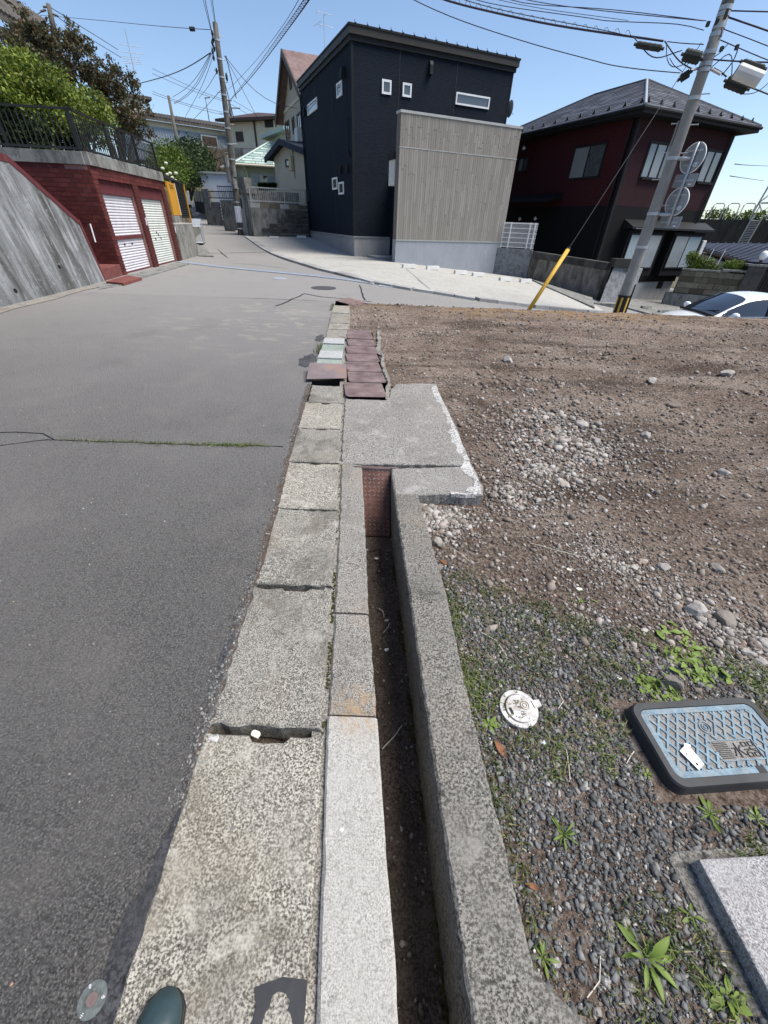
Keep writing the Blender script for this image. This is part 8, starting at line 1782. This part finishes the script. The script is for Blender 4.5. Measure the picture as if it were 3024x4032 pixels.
# traffic signs seen from behind
sg = thing('sign_bracket', Z(pp(1), pz), 'galvanised bracket and post holding two round traffic signs on the pole', 'sign post')
DS = DP - .05; s_top, s_bot = PD(*b1(1385, 165), DS), PD(*b1(1050, 1070), DS); mb = MB(); mb.tube([s_top, s_bot], .032, 10); ob('post', mb, MAT['galv'], sg, True)
for pa, pb_2 in ((b1(1130, 345), b1(1300, 345)), (b1(925, 952), b1(1085, 955))): mb = MB(); mb.tube([PD(*pa, DS + .02), PD(*pb_2, DS)], .04, 10); ob('arm', mb, MAT['galv'], sg, True)
bn = V(math.sin(rad(274)), math.cos(rad(274)), 0); bn = V(-.90, -.43, 0).normalized(); bt = V(bn.y, -bn.x, 0) if False else V(-bn.y, bn.x, 0)
def disc_sign(pc, r, label, bars):
    c = PD(*pc, DS + .06); t = thing('traffic_sign', c, label, 'traffic sign'); mb = MB(); mb.disc(c, bn, r, .012, 44); ob('disc', mb, MAT['signback'], t)
    mb = MB(); n = 44; base = []
    P_ = [[c + bt * (rr * math.cos(2 * math.pi * k / n)) + V(0, 0, rr * math.sin(2 * math.pi * k / n)) + bn * h_ for rr, h_ in ((r - .012, .013), (r + .006, .02), (r + .006, -.006))] for k in range(n + 1)]; mb.grid(P_); ob('rim', mb, MAT['white'], t)
    for dz in bars: w_ = math.sqrt(max(.01, r * r - dz * dz)) * .8; mb = MB(); mb.hexa([c + bt * -w_ + bn * .03 + V(0, 0, dz - .02), c + bt * w_ + bn * .03 + V(0, 0, dz - .02), c + bt * w_ + bn * .012 + V(0, 0, dz - .02), c - bt * w_ + bn * .012 + V(0, 0, dz - .02), c + bt * -w_ + bn * .03 + V(0, 0, dz + .02), c + bt * w_ + bn * .03 + V(0, 0, dz + .02), c + bt * w_ + bn * .012 + V(0, 0, dz + .02), c - bt * w_ + bn * .012 + V(0, 0, dz + .02)]); ob('mounting_bar', mb, MAT['galv'], t)
    mb = MB(); q = c + bt * r * .45 + V(0, 0, -r * .45) + bn * .014; mb.hexa([q - bt * .05 - V(0, 0, .04), q + bt * .05 - V(0, 0, .04), q + bt * .05 - V(0, 0, .04) - bn * .004, q - bt * .05 - V(0, 0, .04) - bn * .004, q - bt * .05 + V(0, 0, .04), q + bt * .05 + V(0, 0, .04), q + bt * .05 + V(0, 0, .04) - bn * .004, q - bt * .05 + V(0, 0, .04) - bn * .004]); ob('sticker', mb, MAT['white'], t)
disc_sign(b1(1325, 338), .30, 'upper round traffic sign seen from behind on the pole', (.14, -.14)); disc_sign(b1(1150, 815), .30, 'lower round traffic sign seen from behind on the pole', (.14, -.14))
def plate_sign(pc, w, h, label):
    c = PD(*pc, DS + .05); t = thing('sign_plate', c, label, 'sign plate'); mb = MB(); e_ = bt; P_ = [c + e_ * x + V(0, 0, z) for x, z in rrect(-w / 2, w / 2, -h / 2, h / 2, .03, 4)]; mb.prism(P_, bn * .01); ob('plate', mb, MAT['signback'], t)
    mb = MB(); mb.hexa([c + e_ * (-w * .42) + bn * .03 + V(0, 0, -.018), c + e_ * (w * .42) + bn * .03 + V(0, 0, -.018), c + e_ * (w * .42) + bn * .01 + V(0, 0, -.018), c - e_ * (w * .42) + bn * .01 + V(0, 0, -.018), c + e_ * (-w * .42) + bn * .03 + V(0, 0, .018), c + e_ * (w * .42) + bn * .03 + V(0, 0, .018), c + e_ * (w * .42) + bn * .01 + V(0, 0, .018), c - e_ * (w * .42) + bn * .01 + V(0, 0, .018)]); ob('mounting_bar', mb, MAT['galv'], t)
    mb = MB(); q = c + e_ * w * .3 + V(0, 0, -h * .3) + bn * .012; mb.box(q - V(.03, .03, .015), q + V(.03, .03, .015)); ob('sticker', mb, MAT['white'], t)
plate_sign(b1(1235, 585), .60, .27, 'small plate between the two round traffic signs'); plate_sign(b1(1072, 1040), .60, .26, 'small plate under the lower round traffic sign')

# guy wire with yellow guard
gb = PZ(*b6(640, 1045), .0); gb = AZ(17.75, 11.15, -.05); gtop = PD(*c6(1130, 340), DP - .1); gd_ = (gtop - gb).normalized()
e_top = PD(*b6(1120, 270), 11.9)
s_ = 2.0 / (gtop - gb).length
t = thing('guy_wire_guard', gb, 'bright yellow guard tube around the slanting guy wire', 'guy wire'); mid = e_top
mb = MB(); mb.tube([gb - (mid - gb) * .1, gb.lerp(mid, .5), mid], .048, 14); ob('guard_tube', mb, MAT['yellow'], t, True); mb = MB(); mb.tube([mid, mid + (mid - gb).normalized() * .03], .055, 14); ob('tube_cap', mb, MAT['rubber'], t)
mb = MB(); mb.tube([mid, mid.lerp(gtop, .5), gtop], .009, 6); ob('wire', mb, MAT['cable'], t)

# ------------------------------------------------------------------ leaning pole at left and others
DL = 33.0; q0 = PG(*c2(1575, 700)); q0 = AZ(-18.06, DL, ZT(*AZ(-18.06, DL)[:2]) - .1); q1 = AZ(-17.44, DL, 1.5 + .246 * DL)
lp = thing('weathered_pole', q0, 'weathered leaning utility pole at the foot of the hill lane', 'utility pole'); mb = MB(); mb.tube([q0.lerp(q1, s) for s in np.linspace(0, 1, 8)], .19, 16, .125); ob('shaft', mb, MAT['polew'], lp, True)
for k in range(13): s = .05 + .92 * k / 12.5; mb = MB(); q = q0.lerp(q1, s); ax_ = (q1 - q0).normalized(); mb.tube([q - ax_ * .035, q + ax_ * .035], .205 - .065 * s, 14); ob('band', mb, MAT['galv'], lp)
for k in range(12):
    s = .45 + .5 * k / 11; q = q0.lerp(q1, s); sd_ = V(.95, .3, 0) * (1 if k % 2 else -1); mb = MB(); mb.tube([q, q + sd_ * .38], .014, 5); ob('step_bolt', mb, MAT['galv'], lp)
za, zb2 = q0.lerp(q1, .085), q0.lerp(q1, .175); mb = MB(); mb.tube([za, zb2], .205, 16); st = ob('reflective_sleeve', mb, MAT['shedgrey'], lp)
for k in range(5): a = rad(-150 + 30 * k); c_ = V(math.cos(a), math.sin(a), 0) * .208; mb = MB(); mb.tube([za + c_, zb2 + c_], .02, 4); ob('white_stripe', mb, MAT['white'], st)
for s, r_, dx in ((.405, .24, -.30), (.36, .22, .05), (.33, .24, -.2), (.30, .22, .0)): q = q0.lerp(q1, s) + V(dx, -.15, 0); mb = MB(); mb.tube([q - V(0, 0, .28), q + V(0, 0, .28)], r_ * .75, 10); ob('transformer', mb, MAT['stain'], lp)
def insul(px, py, d=DL): q = PD(px, py, d); mb = MB(); mb.tube([q - V(0, 0, .12), q, q + V(0, 0, .12)], [.03, .07, .03], 7); return ob('insulator', mb, MAT['plasticblk'], lp)
for p in ((490, 275), (497, 320), (490, 350), (505, 395), (492, 420), (500, 470), (608, 640), (605, 620), (525, 580)): insul(*b2(*p))
for p in ((600, 455), (585, 650)): q = PD(*b2(*p), DL); mb = MB(); mb.tube([q, q + V(.25, 0, -1.6)], .025, 5); ob('down_lead', mb, MAT['cable'], lp)
def small_pole(pa, pb_, d, r0, name, label, arms=()):
    A_, B_ = PD(*pa, d), PD(*pb_, d); t = thing(name, A_, label, 'utility pole'); mb = MB(); mb.tube([A_ - V(0, 0, .5), A_.lerp(B_, .5), B_], r0, 10, r0 * .65); ob('shaft', mb, MAT['polew'], t, True)
    for (p, q) in arms: mb = MB(); mb.tube([PD(*p, d), PD(*q, d)], .06, 6); ob('cross_arm', mb, MAT['polew'], t)
    return t, A_, B_
t, A_, B_ = small_pole(c2(1240, 520), c1(1100, 625), 58, .19, 'slim_pole', 'slim utility pole at the top of the hill lane')
za, zb2 = A_.lerp(B_, .02), A_.lerp(B_, .16); mb = MB(); mb.tube([za, zb2], .2, 12); ob('reflective_sleeve', mb, MAT['white'], t)
small_pole(b2(645, 985), b2(625, 820), 75, .2, 'far_pole', 'far utility pole rising behind the ivory house roof', ((b2(610, 818), b2(648, 822)), (b2(640, 882), b2(718, 884))))
small_pole(c1(362, 240), c1(315, 25), 48, .2, 'crossarm_pole', 'utility pole with cross-arms above the bronze trees', ((c1(265, 75), c1(300, 65)), (c1(280, 45), c1(335, 45)), (c1(330, 85), c1(383, 108))))
small_pole(b2(462, 975), b2(432, 800), 80, .06, 'antenna_mast', 'thin antenna mast on the roof of the blue house', ((b2(425, 800), b2(470, 797)),))
def antenna(pbase, ptop, d, bars, name, label):
    A_, B_ = PD(*pbase, d), PD(*ptop, d); t = thing(name, A_, label, 'antenna'); mb = MB(); mb.tube([A_ - V(0, 0, .3), B_], d * .0005, 6); ob('mast', mb, MAT['galv'], t)
    for (p, q) in bars: mb = MB(); mb.tube([PD(*p, d), PD(*q, d)], d * .0003, 5); ob('element', mb, MAT['galv'], t)
antenna(c1(920, 655), c1(815, 190), 45, [(c1(775, 288), c1(915, 308)), (c1(755, 333), c1(942, 356)), (c1(790, 368), c1(915, 378)), (c1(800, 383), c1(915, 393)), (c1(805, 400), c1(920, 408)), (c1(815, 413), c1(928, 420)), (c1(862, 470), c1(890, 460)), (c1(865, 440), c1(905, 560)), (c1(905, 560), c1(918, 650))], 'tall_antenna', 'tall slender television antenna with many rods right of the bronze trees')
antenna(b2(1408, 425), b2(1398, 115), 36, [(b2(1335, 90), b2(1480, 130)), (b2(1338, 75), b2(1338, 115)), (b2(1315, 215), b2(1380, 170)), (b2(1340, 195), b2(1470, 228)), (b2(1368, 170), b2(1370, 240)), (b2(1408, 400), b2(1385, 455)), (b2(1408, 400), b2(1418, 440)), (b2(1350, 100), b2(1380, 118)), (b2(1420, 118), b2(1400, 132))], 'television_antenna', 'television antenna on the brown roof behind the black house')

# ------------------------------------------------------------------ overhead cables
def wire(pts, d0, d1, r, label, mat='cable', group='overhead cables', name='overhead_cable', n=6):
    P_ = []; pts = list(pts)
    for e_ in (0, -1):          # spans that leave the picture go on towards the next pole
        p, q = pts[e_], pts[1 if e_ == 0 else -2]
        if p[1] < -30 or p[0] > 3060:
            L_ = math.hypot(p[0] - q[0], p[1] - q[1]); x = (p[0] + (p[0] - q[0]) / L_ * 500, p[1] + (p[1] - q[1]) / L_ * 500); pts = [x] + pts if e_ == 0 else pts + [x]
    cum = [0]
    for p, q in zip(pts[:-1], pts[1:]): cum.append(cum[-1] + math.hypot(q[0] - p[0], q[1] - p[1]))
    xs = [p[0] for p in pts]; ys2 = [p[1] for p in pts]; K = max(8, int(cum[-1] / 60))
    # smooth through the traced points
    for i in range(K + 1):
        s = cum[-1] * i / K; P_.append(PD(interp(s, cum, xs), interp(s, cum, ys2), d0 + (d1 - d0) * i / K))
    for _ in range(3):
        Q_ = [p.copy() for p in P_]
        for i in range(1, len(P_) - 1): P_[i] = (Q_[i - 1] + Q_[i] * 2 + Q_[i + 1]) / 4
    mb = MB(); mb.tube(P_, r, n); o = ob(name, mb, MAT[mat], None, True); setp(o, label, 'cable', group); return P_
e6 = crop(1500, 0, .5425)
bun = [(1600, -60), (1735, 0), e6(750, 75), e6(1200, 175), e6(1659, 245), c6(400, 262), c6(600, 295), c6(830, 325)]
wire(bun, 18, DP - .1, .022, 'thick twisted cable bundle running from the right pole to the top of the picture', 'cableblue')
P_ = wire([(1680, -60), (1790, -10), e6(800, 60), e6(1200, 140), e6(1659, 225), c6(400, 245), c6(560, 285)], 18, DP - .1, .008, 'thin messenger wire just above the thick cable bundle', 'cable')
ht = thing('cable_hangers', PD(2200, 100, 16.5), 'wire hanger loops along the thick cable bundle', 'hangers')
for k in range(17):
    x = 1800 + k * 42; yb = interp(x, [p[0] for p in bun], [p[1] for p in bun]); dd_ = 17.8 - 2.2 * k / 16; q = [PD(x - 14, yb, dd_), PD(x - 5, yb - 20, dd_), PD(x + 4, yb - 23, dd_), PD(x + 14, yb + 2, dd_)]; mb = MB(); mb.tube(q, .006, 5, caps=False); ob('hanger', mb, MAT['cable'], ht)
wire([(1500, -70), (1625, 0), (1760, 62), (1900, 112), (2150, 190), (2400, 253), c6(300, 500), c6(650, 555), c6(965, 578)], 17, DP, .010, 'single cable sagging from upper middle to the small square closure', 'cableblue')
wire([(1850, -60), (1980, -5), e6(1000, 30), e6(1659, 65), c6(600, 95), c6(1170, 165)], 19, DP, .008, 'topmost thin wire running left from the right pole', 'cableblue')
wire([(1880, -50), (2060, 0), e6(1250, 35), e6(1659, 85), c6(450, 98), c6(1150, 165)], 19, DP, .008, 'second thin wire running left from the right pole', 'cableblue')
wire([(1700, -60), (1850, -5), e6(800, 35), e6(1659, 150), c6(250, 155), c6(400, 170), c6(900, 185), c6(1145, 192), c6(1150, 240)], 19, DP, .008, 'third thin wire running left with a bend at the right pole', 'cableblue')
wire([(1790, -50), (1950, 0), e6(1200, 70), e6(1659, 130), c6(550, 162)], 19, DP + 2, .006, 'faint thin wire between the third wire and the bundle', 'cableblue')
wire([c6(1360, 85), c6(1659, 93), (3120, 48)], DP, DP, .012, 'topmost wire leaving the pole to the right', 'cableblue')
wire([c6(1340, 135), c6(1659, 243), (3120, 155)], DP, DP, .016, 'second wire leaving the pole to the right', 'cableblue')
wire([c6(1290, 225), c6(1320, 230), c6(1659, 365), (3120, 220)], DP, DP, .009, 'third wire leaving the pole to the right', 'cableblue')
wire([c6(1265, 310), c6(1659, 480), (3120, 275)], DP, DP, .010, 'fourth wire leaving the pole to the right', 'cableblue')
wire([c6(1150, 465), c6(1350, 490), c6(1500, 490), c6(1659, 490), (3120, 250)], DP, DP - .3, .014, 'thick cable leaving the pole to the right above the white case', 'cableblue')
wire([c6(1500, 685), c6(1659, 742), (3120, 410)], DP - .3, DP - .3, .014, 'thick cable leaving the thick closure at the right edge', 'cableblue')
wire([c6(840, 325), c6(890, 400), c6(960, 500), c6(1060, 548)], DP, DP - .1, .014, 'cable dropping from the bundle into the pole bracket', 'cableblue')
wire([c6(680, 400), c6(720, 460), c6(790, 472), c6(880, 430), c6(980, 398)], DP - .2, DP - .2, .011, 'cable loop linking the two upper black closures', 'cableblue')
wire([c6(590, 290), c6(625, 330), c6(680, 400)], DP - .1, DP - .2, .011, 'short cable from the bundle to the long closure', 'cableblue')
wire([c6(855, 340), c6(850, 480), c6(890, 555), c6(960, 530), c6(1010, 500)], DP - .1, DP - .1, .009, 'thin hanging loop left of the pole', 'cableblue')
wire([c6(860, 330), c6(1000, 345), c6(1150, 352)], DP - .1, DP, .009, 'short horizontal wire joining bundle and pole', 'cableblue')
wire([c6(880, 460), c6(910, 520), c6(980, 568)], DP - .1, DP - .1, .008, 'second thin hanging loop left of the pole', 'cableblue')
wire([c6(1290, 210), c6(1300, 260), c6(1265, 320)], DP - .1, DP - .1, .008, 'small wire loop at the right of the pole top', 'cableblue')
wire([c6(1180, 560), c6(1300, 460), c6(1370, 375), c6(1385, 420), c6(1370, 600)], DP, DP - .1, .010, 'looped cable right of the pole', 'cableblue')
wire([c6(1290, 600), c6(1390, 480), c6(1420, 390)], DP, DP - .1, .012, 'slanting bracket cable right of the pole', 'cableblue')
wire([c6(1200, 470), c6(1270, 430), c6(1345, 345)], DP, DP - .1, .009, 'thin slanting wire right of the pole', 'cableblue')
wire([c6(1450, 745), c6(1540, 750), c6(1620, 700), c6(1680, 640)], DP - .3, DP - .3, .008, 'thin loop under the white equipment case', 'cableblue')
wire([c6(1230, 540), c6(1290, 570), c6(1330, 610)], DP, DP + .1, .016, 'short thick cable from pole to the lower closure', 'cableblue')
# left pole
wire([b2(515, 190), b2(505, 120), b2(487, 0), (828, -60)], DL, 24, .016, 'right cable of those rising from the leaning pole to the top edge', 'cableblue')
wire([b2(508, 185), b2(495, 110), b2(473, 0), (820, -60)], DL, 24, .010, 'second cable rising from the leaning pole to the top edge', 'cableblue')
wire([b2(488, 275), b2(455, 120), b2(428, 0), (795, -60)], DL, 24, .016, 'third cable rising from the leaning pole to the top edge', 'cableblue')
wire([b2(485, 275), b2(445, 120), b2(414, 0), (785, -60)], DL, 24, .012, 'leftmost cable rising from the leaning pole to the top edge', 'cableblue')
wire([(160, 60), (420, 82), b2(0, 210), b2(325, 236), b2(470, 242)], 60, DL, .014, 'nearly level thin wire from far left to the leaning pole', 'cableblue')
q = PD(*b2(325, 236), 38); mb = MB(); mb.tube([q - V(.15, 0, 0), q + V(.15, 0, 0)], .10, 7); o = ob('wire_spacer', mb, MAT['cable']); setp(o, 'small dark spacer on the nearly level thin wire', 'spacer')
wire([b2(-100, 680), b2(0, 655), b2(150, 615), b2(320, 540), b2(475, 430)], 45, DL, .022, 'thick cable sagging from the leaning pole to the far left', 'cableblue')
for k, (pts, lb) in enumerate((([(485, 435), (440, 560), (380, 690), (280, 810), (180, 848)], 'outer drooping service wire left of the leaning pole'), ([(478, 435), (425, 560), (360, 690), (270, 800), (175, 842)], 'second drooping service wire left of the leaning pole'), ([(470, 440), (410, 560), (330, 680), (250, 750), (165, 792)], 'inner drooping service wire left of the leaning pole'), ([(500, 440), (450, 600), (390, 740), (270, 950)], 'straight service wire dropping to the blue house roof'), ([(525, 590), (450, 720), (380, 800)], 'short service wire below the step bolt of the leaning pole'), ([(560, 735), (440, 870), (340, 970)], 'service wire from the middle of the leaning pole to the left'))): wire([b2(*p) for p in pts], DL, 55, .014, lb, 'cableblue')
for k, (pts, lb) in enumerate((([(590, 455), (650, 520), (700, 600), (780, 695), (880, 790), (1000, 860), (1110, 885), (1180, 885)], 'service wire sagging to the cream gabled house'), ([(590, 460), (660, 580), (720, 700), (790, 840), (850, 950), (905, 1037)], 'service wire dropping past the ivory house roof'))): wire([b2(*p) for p in pts], DL, 37, .013, lb, 'cableblue')
wire([b2(1225, -60), b2(1222, 0), b2(1030, 260), b2(860, 490), b2(740, 620), b2(620, 730)], 22, 60, .012, 'straight thin wire parallel to the lattice-like cable', 'cableblue')
L1 = [b2(1320, -60), b2(1285, 0), b2(1140, 200), b2(1010, 370), b2(860, 575), b2(740, 720), b2(640, 815)]; L2 = [b2(1275, -60), b2(1245, 0), b2(1110, 180), b2(985, 350), b2(850, 560), b2(730, 705), b2(638, 808)]
A_ = wire(L1, 22, 74, .026, 'lower strand of the lattice-like cable crossing the sky left of the black house', 'cableblue'); B_ = wire(L2, 22, 74, .014, 'upper strand of the lattice-like cable crossing the sky left of the black house', 'cableblue')
mb = MB(); m_ = min(len(A_), len(B_)); K = 48
def at_(P, s): i = s * (len(P) - 1); k = min(int(i), len(P) - 2); return P[k].lerp(P[k + 1], i - k)
for k in range(K): s = k / K; mb.tube([at_(A_, s), at_(B_, min(1, s + .5 / K)), at_(A_, min(1, s + 1 / K))], .008, 4, caps=False)
o = ob('cable_lacing', mb, MAT['cableblue']); setp(o, 'zigzag lacing between the strands of the lattice-like cable', 'lacing')
for k, (pts, lb) in enumerate((([(315, 40), (400, 90), (520, 170), (640, 240), (770, 325)], 'thick wire running down right from the cross-arm pole'), ([(383, 115), (480, 190), (600, 260), (790, 375)], 'thin wire running down right from the cross-arm pole'), ([(270, 75), (220, 115), (170, 145)], 'short wire leaving the cross-arm pole to the left'), ([(325, 150), (250, 195), (180, 235)], 'lower short wire leaving the cross-arm pole to the left'))): wire([c1(*p) for p in pts], 48, 60, .022, lb, 'cableblue')
for k, (pts, lb) in enumerate((([(0, 560), (150, 630), (330, 720), (520, 795), (590, 815)], 'upper far wire crossing behind the slim pole'), ([(0, 600), (200, 690), (400, 770), (580, 825)], 'second far wire crossing behind the slim pole'), ([(0, 745), (130, 800), (350, 870), (570, 915)], 'third far wire crossing behind the slim pole'), ([(0, 765), (180, 830), (400, 900), (590, 940)], 'lowest far wire crossing behind the slim pole'), ([(660, 820), (760, 880), (880, 950), (930, 975)], 'far wire running right from the far pole'), ([(650, 855), (740, 910), (830, 960)], 'lower far wire running right from the far pole'))): wire([b2(*p) for p in pts], 75, 75, .02, lb, 'cableblue')
for k, (pts, lb) in enumerate((([(1200, 20), (1260, 30), (1400, 38), (1659, 48), (1750, 50)], 'upper power wire between the red house and the pylon'), ([(1135, 185), (1300, 210), (1600, 250)], 'lower power wire between the red house and the pylon'))): wire([a6(*p) for p in pts], 30, 80, .02, lb, 'cableblue')

# ------------------------------------------------------------------ white car
fz = V(-1, -.06, 0).normalized(); sdv = V(-fz.y, fz.x, 0)          # forward, left side of the car
CO = V(10.05, 12.78, 0); cg = 1.5 - .119 * 15.1 - .97; CO.z = cg
car = thing('white_car', CO, 'white hatchback parked in the street below the plot', 'car')
def cl(x, y, z): return CO + fz * x + sdv * y + V(0, 0, z)
ST = [(2.20, .62, .30, .62, .55), (2.05, .74, .22, .72, .70), (1.6, .84, .20, .84, .80), (1.15, .865, .2, .93, .83), (.3, .87, .2, .95, .84), (-.9, .87, .2, .98, .84), (-1.7, .86, .25, 1.02, .80), (-2.1, .80, .3, 1.0, .72), (-2.22, .70, .35, .92, .64)]
rows = []
for x, w, z0, z1_, wt in ST:
    rows.append([cl(x, -w * .92, z0), cl(x, -w, z0 + .15), cl(x, -w, z1_ - .18), cl(x, -wt, z1_ - .02), cl(x, -wt * .5, z1_ + .035), cl(x, 0, z1_ + .05), cl(x, wt * .5, z1_ + .035), cl(x, wt, z1_ - .02), cl(x, w, z1_ - .18), cl(x, w, z0 + .15), cl(x, w * .92, z0)])
mb = MB(); mb.grid(rows); n = 11; mb.f.append(tuple(range(n))); mb.f.append(tuple(range((len(ST) - 1) * n, len(ST) * n))); ob('body', mb, MAT['carpaint'], car, True, subs=2)
CB_ = [(1.18, .74, .72, .93, .945), (.75, .76, .66, .95, 1.19), (.28, .78, .60, .96, 1.405), (-.15, .79, .58, .97, 1.475), (-.7, .79, .57, .98, 1.465), (-1.3, .77, .56, .99, 1.37), (-1.85, .72, .55, 1.0, 1.20), (-2.1, .68, .56, 1.0, 1.06)]
def cab(i, grow=0): x, wb, wt, zb_, zt2 = CB_[i]; return [cl(x, -wb - grow, zb_), cl(x, -(wb + wt) / 2 - .015 - grow, (zb_ + zt2) / 2), cl(x, -wt - grow * .7, zt2 - .03), cl(x, -wt * .55, zt2 + .02 + grow), cl(x, 0, zt2 + .035 + grow), cl(x, wt * .55, zt2 + .02 + grow), cl(x, wt + grow * .7, zt2 - .03), cl(x, (wb + wt) / 2 + .015 + grow, (zb_ + zt2) / 2), cl(x, wb + grow, zb_)]
mb = MB(); mb.grid([cab(i) for i in range(8)]); ob('cabin', mb, MAT['carpaint'], car, True, subs=2)
def patch_(name, rows, mat, **k): mb = MB(); mb.grid(rows); return ob(name, mb, mat, car, True, subs=2, **k)
def lerpr(a, b, s): return [p.lerp(q, s) for p, q in zip(a, b)]
g_ = .014
rowsw = []
for s in np.linspace(.04, 1.93, 7):
    i = min(int(s), 1); r_ = lerpr(cab(i, g_), cab(i + 1, g_), s - i)[2:7]; r_[0] = r_[0].lerp(r_[1], .14); r_[-1] = r_[-1].lerp(r_[-2], .14); rowsw.append(r_)
patch_('windshield', rowsw, MAT['carglass'])
for sd_, ix in ((-1, (0, 1, 2)), (1, (8, 7, 6))):
    rws = []
    for s in np.linspace(.55, 5.4, 12):
        i = min(int(s), 6); r_ = lerpr(cab(i, g_), cab(i + 1, g_), s - i); a_, b_, c_ = r_[ix[0]], r_[ix[1]], r_[ix[2]]; rws.append([a_.lerp(b_, .12), b_, b_.lerp(c_, .78)])
    patch_('side_window', rws, MAT['carglass'])
    for xx_ in (-.28, -1.15): mb = MB(); q = cl(xx_, sd_ * .80, 1.0); mb.tube([q, cl(xx_ - .05, sd_ * .655, 1.39)], .035, 6); ob('door_pillar', mb, MAT['rubber'], car)
    c_ = cl(.78, sd_ * .98, 1.02); mb = MB(); mb.grid([[c_ + fz * (.09 * math.sin(tt_) * math.cos(k)) + sdv * (.115 * math.cos(tt_)) + V(0, 0, .075 * math.sin(tt_) * math.sin(k)) for k in np.linspace(0, 6.283, 13)] for tt_ in np.linspace(.05, 3.09, 9)]); mb.tube([cl(.80, sd_ * .80, .98), cl(.78, sd_ * .93, 1.0)], .025, 6); ob('mirror', mb, MAT['carpaint'], car, True)
mb = MB(); mb.tube([cl(1.16, -.7, .965), cl(1.2, -.35, .985), cl(1.21, 0, .992), cl(1.2, .35, .985), cl(1.16, .7, .965)], .03, 6); ob('cowl', mb, MAT['rubber'], car, True)
for a, b in (((1.14, -.55), (.98, .05)), ((1.14, .05), (.98, .6))): mb = MB(); mb.tube([cl(a[0], a[1], 1.0), cl(b[0], b[1], 1.09)], .012, 5); ob('wiper', mb, MAT['rubber'], car)
for x in (1.42, -1.32):
    for s in (-1, 1):
        c_ = cl(x, s * .74, .31); mb = MB(); mb.disc(c_ - sdv * s * .02, sdv * s, .31, .16, 26); w_ = ob('wheel', mb, MAT['rubber'], car, bevel=.03); mb = MB(); mb.disc(c_ + sdv * s * .13, sdv * s, .20, .02, 20); ob('rim', mb, MAT['galv'], w_)
for s in (-1, 1): mb = MB(); mb.grid([[cl(2.08 - .28 * k / 4, s * (.52 + .26 * k / 4), .60 + .03 * k + .10 * j) for j in range(2)] for k in range(5)]); ob('headlight', mb, MAT['glass'], car)
